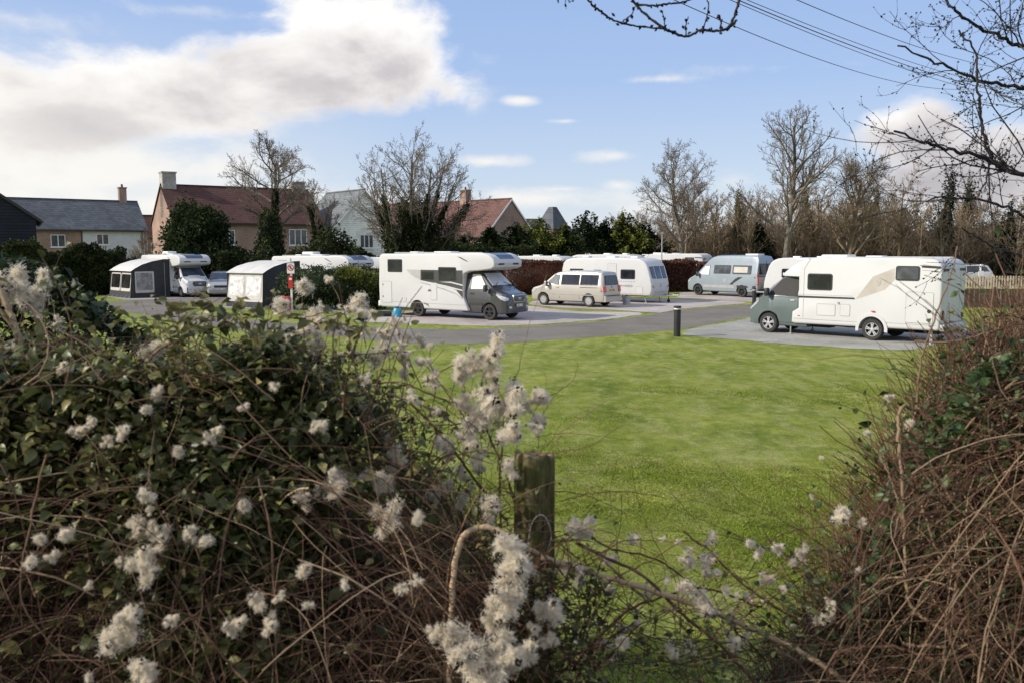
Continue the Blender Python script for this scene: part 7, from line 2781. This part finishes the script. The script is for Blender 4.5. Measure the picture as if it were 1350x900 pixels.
# ---- young bramble shoots sticking out above the hedge
sh_ = []
shl = []
rs = np.random.default_rng(90)
for (px, py, hgt, Y) in [(240, 450, 55, 2.7), (255, 445, 40, 2.8), (290, 440, 26, 2.75), (330, 440, 35, 2.7), (205, 452, 22, 2.8), (180, 450, 30, 2.9), (440, 445, 30, 2.8), (470, 460, 38, 2.8), (360, 435, 25, 2.7), (310, 435, 40, 2.8), (395, 440, 30, 2.7), (150, 440, 28, 3.0), (265, 450, 70, 2.6), (420, 440, 25, 2.8)]:
    a = [(px, py + 40, Y), (px + rs.normal(0, 5), py, Y), (px + rs.normal(0, 10), py - hgt * .6, Y), (px + rs.normal(0, 16), py - hgt, Y)]
    sh_.append(stemline('s', a, .002, .0012, None, lh, rs.uniform(.3, .6), 4))
    for j in range(int(hgt / 3.2)):
        t = rs.uniform(.2, 1)
        q = P(px + rs.normal(0, 8) * t, py - hgt * t, Y)
        shl.append((q.x + rs.normal(0, .012), q.y + rs.normal(0, .02), q.z + rs.normal(0, .012)))
V, Fc, T = merge(sh_)
npobj('shoots', V, Fc, M['stem'], lh, tint=T, smooth=True)
shl = np.array(shl)
V, Fc, T = leafscatter(shl, rs.uniform(.03, .06, len(shl)), np.clip(rs.normal(.62, .2, len(shl)), 0, 1), big=True, tilt=.8)
npobj('shoot_leaves', V, Fc, M['bramble'], lh, tint=T, smooth=True)

def sprigs(n, xr, S, par, mat, seed, Yr, hmax, sc, lsize, leafy=1.0, tname='sprigs', lean=0.0):
    r = np.random.default_rng(seed)
    x = r.uniform(*xr, n)
    Y = r.uniform(*Yr, n)
    H = CAMH - (CAMH - topz(x, S)) * Y / sc
    K = 8
    d = np.stack([r.normal(lean, .55, n), r.normal(0, .4, n), r.uniform(.4, 1.2, n)], 1)
    d /= np.linalg.norm(d, axis=1, keepdims=True)
    ln = r.uniform(.2, 1, n) ** 1.5 * hmax + .12
    Pt = np.zeros((n, K, 3))
    Pt[:, 0] = np.stack([x * Y / sc, Y, H - .1], 1)
    cur = r.normal(0, .1, (n, 3))
    for k in range(1, K):
        d = d + cur + r.normal(0, .08, (n, 3)) + np.array([0, 0, -.07])
        d /= np.linalg.norm(d, axis=1, keepdims=True)
        Pt[:, k] = Pt[:, k - 1] + d * (ln / (K - 1))[:, None]
    V, Fc, T = tubes(Pt, np.outer(r.uniform(.0012, .0024, n), np.linspace(1, .45, K)), 4, np.clip(r.normal(.4, .15, n), 0, 1))
    npobj(tname, V, Fc, M['stem'], par, tint=T, smooth=True)
    if leafy:
        m = int(n * 13 * leafy)
        i_ = r.integers(0, n, m)
        k_ = r.integers(1, K, m)
        q = Pt[i_, k_] + r.normal(0, .014, (m, 3))
        V, Fc, T = leafscatter(q, r.uniform(.45, 1.2, m) * lsize, np.clip(r.normal(.55, .22, m), 0, 1), big=True, tilt=.9)
        npobj(tname + '_leaves', V, Fc, M[mat], par, tint=T, smooth=True)


sprigs(120, (-2.3, -.28), LS, lh, 'bramble', 301, (2.3, 3.3), .2, 2.75, .038)
sprigs(34, (-1.6, -.35), LS, lh, 'bramble', 304, (2.2, 2.6), .4, 2.75, .032, .5, 'long_sprigs')
sprigs(110, (-.55, .06), LS, lh, 'bramble', 302, (2.3, 3.0), .36, 2.75, .026, .35, 'bare_sprigs', .25)
sprigs(120, (.75, 2.3), RS, rh, 'hedgeivy', 303, (2.4, 3.2), .32, 2.9, .026, .25, 'bare_sprigs', -.3)

# ---- pale dead cane leaning on the far left
dc = thing('dead_cane', 'pale straw coloured dead cane leaning at the far left edge', 'cane')
V, Fc, T = stemline('s', [(-10, 368, 2.6), (8, 400, 2.58), (20, 430, 2.56), (32, 460, 2.55), (45, 485, 2.54), (56, 506, 2.53)], .010, .006, None, dc, 1.0, 8, .002)
npobj('stalk', V, Fc, M['stem'], dc, tint=np.full(len(V), 1.0), smooth=True)
V, Fc, T = stemline('s', [(-10, 395, 2.55), (14, 430, 2.55), (32, 470, 2.55)], .004, .003, None, dc, .9, 6, .001)
npobj('side_shoot', V, Fc, M['stem'], dc, tint=np.full(len(V), .9), smooth=True)

# ---- tree whose boughs reach into the top and right of the view
bt_ = thing('bare_tree', 'nearby bare tree whose dark budded boughs reach in at the top and the upper right', 'tree')
base = Vector((6.2, 6.2, 0))
tr = [(base + Vector((0, 0, -.2))), base + Vector((.05, 0, 1.6)), base + Vector((-.1, .05, 3.2)), base + Vector((-.05, 0, 4.8)), base + Vector((-.3, -.1, 6.2)), base + Vector((-.6, -.3, 7.6))]
V, Fc, T = tubes(spline([tuple(p) for p in tr])[None], np.linspace(.2, .07, 36)[None], 14)
npobj('trunk', V, Fc, M['barkdark'], bt_, smooth=True)


def bough(points, r0, r1, seed, nsub, sublen, lv2=6, kname='bough', buds=True, up=.15):
    base_ = spline(points, 9)
    base_ += np.random.default_rng(seed).normal(0, .006, base_.shape)
    parts = [tubes(base_[None], (np.linspace(r0, r1, len(base_)) * (1 + .1 * np.sin(np.arange(len(base_)) * 1.3)))[None], 8)]
    r = np.random.default_rng(seed)
    K = 7

    def twigs(P0, D0, R0_, ln, n):
        Pt = np.zeros((n, K, 3))
        Pt[:, 0] = P0
        d = D0.copy()
        cur = r.normal(0, .1, (n, 3))
        for i in range(1, K):
            d = d + cur + r.normal(0, .13, (n, 3)) + np.array([0, 0, up * .3])
            d /= np.linalg.norm(d, axis=1, keepdims=True)
            Pt[:, i] = Pt[:, i - 1] + d * (ln / (K - 1))[:, None]
        Rr = R0_[:, None] * np.linspace(1, .45, K)[None]
        return Pt, Rr
    ix = np.clip((r.uniform(.08, 1, nsub) * (len(base_) - 2)).astype(int), 0, len(base_) - 2)
    tg = base_[ix + 1] - base_[ix]
    tg /= np.linalg.norm(tg, axis=1, keepdims=True)
    sd1 = tg * .7 + r.normal(0, .62, (nsub, 3))
    sd1 /= np.linalg.norm(sd1, axis=1, keepdims=True)
    rr = np.interp(ix, [0, len(base_)], [r0, r1]) * .4
    P1, R1 = twigs(base_[ix], sd1, np.maximum(rr, .003), sublen * r.uniform(.4, 1.2, nsub), nsub)
    parts.append(tubes(P1, R1, 5))
    n2 = nsub * lv2
    pi = np.repeat(np.arange(nsub), lv2)
    kk = r.integers(1, K - 1, n2)
    tg = P1[pi, kk + 1] - P1[pi, kk]
    tg /= np.linalg.norm(tg, axis=1, keepdims=True)
    d2 = tg * .8 + r.normal(0, .55, (n2, 3))
    d2 /= np.linalg.norm(d2, axis=1, keepdims=True)
    P2, R2 = twigs(P1[pi, kk], d2, np.maximum(R1[pi, kk] * .6, .0018), sublen * .38 * r.uniform(.3, 1.2, n2), n2)
    parts.append(tubes(P2, R2, 4))
    n3 = n2 * 2
    pi = np.repeat(np.arange(n2), 2)
    kk = r.integers(1, K - 1, n3)
    tg = P2[pi, kk + 1] - P2[pi, kk]
    tg /= np.linalg.norm(tg, axis=1, keepdims=True) + 1e-9
    d3 = tg * .7 + r.normal(0, .6, (n3, 3))
    d3 /= np.linalg.norm(d3, axis=1, keepdims=True)
    P3, R3 = twigs(P2[pi, kk], d3, np.full(n3, .0016), sublen * .13 * r.uniform(.3, 1.2, n3), n3)
    parts.append(tubes(P3, R3, 3))
    if buds:
        tips = np.concatenate([P1[:, 2:].reshape(-1, 3)[::2], P2[:, 2:].reshape(-1, 3)[::2], P3[:, -1]])
        q = np.array([[1, 0, 0], [0, 0, 1.8], [-1, 0, 0], [0, 0, -1.8], [0, 1, 0], [0, -1, 0]]) * .0052
        qf = np.array([[0, 1, 2, 3], [4, 1, 5, 3], [0, 4, 2, 5]])
        parts.append(scatter((q, qf), tips, rotmats(len(tips), r), r.uniform(.6, 1.3, len(tips)), np.zeros(len(tips))))
    V, Fc, T = merge(parts)
    npobj(kname, V, Fc, M['barkdark'], bt_, smooth=True)


tp = lambda z: (base.x - .1, base.y, z)
bough([tp(3.6), tuple(P(1440, 250, 6.0)), tuple(P(1350, 232, 5.6)), tuple(P(1290, 205, 5.4)), tuple(P(1240, 195, 5.3)), tuple(P(1180, 172, 5.2))], .022, .006, 1, 16, .7)
bough([tp(4.2), tuple(P(1450, 120, 6.0)), tuple(P(1370, 118, 5.8)), tuple(P(1300, 108, 5.7)), tuple(P(1240, 85, 5.6)), tuple(P(1185, 60, 5.5))], .017, .005, 2, 14, .65)
bough([tp(4.9), tuple(P(1450, 60, 6.0)), tuple(P(1360, 62, 5.9)), tuple(P(1310, 45, 5.8)), tuple(P(1260, 15, 5.7)), tuple(P(1230, -30, 5.7))], .018, .006, 3, 14, .65)
bough([tp(3.2), tuple(P(1450, 330, 6.3)), tuple(P(1380, 300, 6.1)), tuple(P(1330, 275, 6.0)), tuple(P(1280, 262, 5.9)), tuple(P(1225, 262, 5.8))], .016, .005, 4, 14, .65)
bough([tuple(P(1350, 232, 5.6)), tuple(P(1312, 215, 5.55)), tuple(P(1296, 170, 5.5)), tuple(P(1290, 120, 5.5)), tuple(P(1285, 70, 5.5)), tuple(P(1262, 40, 5.5))], .012, .005, 5, 9, .5)
bough([tp(2.9), tuple(P(1440, 380, 6.8)), tuple(P(1370, 345, 6.7)), tuple(P(1310, 325, 6.6)), tuple(P(1270, 300, 6.5))], .013, .005, 6, 12, .6)
# long overhead limb, out of sight above, dropping a twig cluster into the top of the view
bough([tp(6.0), (4.8, 5.6, 6.8), (3.4, 5.0, 6.6), (2.2, 4.5, 6.0), tuple(P(960, -120, 4.1)), tuple(P(905, -60, 4.0)), tuple(P(830, -22, 3.95)), tuple(P(770, -12, 3.9)), tuple(P(700, -25, 3.9))], .04, .007, 7, 6, .3, 3)
lim = [([(985, -40, 4.0), (975, 0, 4.0), (968, 22, 4.0), (958, 38, 4.0), (940, 41, 4.0), (925, 40, 4.0), (905, 48, 4.0), (880, 40, 4.0), (852, 20, 4.0), (835, 2, 4.0), (820, -25, 4.0)], .006, .0055),
       ([(765, -12, 3.95), (778, 4, 3.95), (795, 18, 3.95), (812, 28, 3.95), (835, 34, 3.95), (870, 38, 3.95), (890, 42, 4.0)], .005, .0035),
       ([(842, 6, 4.0), (862, 8, 4.0), (885, 5, 4.0), (905, 2, 4.0), (925, -8, 4.0)], .005, .0035),
       ([(925, 40, 4.0), (930, 30, 4.0), (934, 8, 4.0), (930, -5, 4.0)], .003, .003), ([(905, 47, 4.0), (904, 35, 4.0), (908, 22, 4.0)], .003, .002), ([(876, 38, 4.0), (876, 26, 4.0), (872, 14, 4.0)], .0028, .002),
       ([(820, 30, 3.95), (832, 20, 3.95), (838, 8, 3.95)], .003, .002), ([(950, 40, 4.0), (950, 28, 4.0), (946, 20, 4.0)], .004, .003), ([(735, -5, 3.9), (736, 4, 3.9)], .004, .003), ([(958, 38, 4), (968, 32, 4), (971, 26, 4)], .004, .003)]
ps = [stemline('s', a, b, c, None, bt_, .1, 7, .0012) for a, b, c in lim]
rb = np.random.default_rng(8)
pts = []
for a, b, c in lim:
    s_ = spline([tuple(P(x, y, Y)) for x, y, Y in a], 5)
    pts.append(s_[rb.uniform(0, 1, len(s_)) < .6])
tips = np.concatenate(pts) + rb.normal(0, .006, (sum(len(q) for q in pts), 3))
q = np.array([[1, 0, 0], [0, 0, 1.6], [-1, 0, 0], [0, 0, -1.6], [0, 1, 0], [0, -1, 0]]) * .0065
qf = np.array([[0, 1, 2, 3], [4, 1, 5, 3], [0, 4, 2, 5]])
ps.append(scatter((q, qf), tips, rotmats(len(tips), rb), rb.uniform(.6, 1.3, len(tips)), np.zeros(len(tips))))
V, Fc, T = merge(ps)
npobj('hanging_twigs', V, Fc, M['barkdark'], bt_, smooth=True)
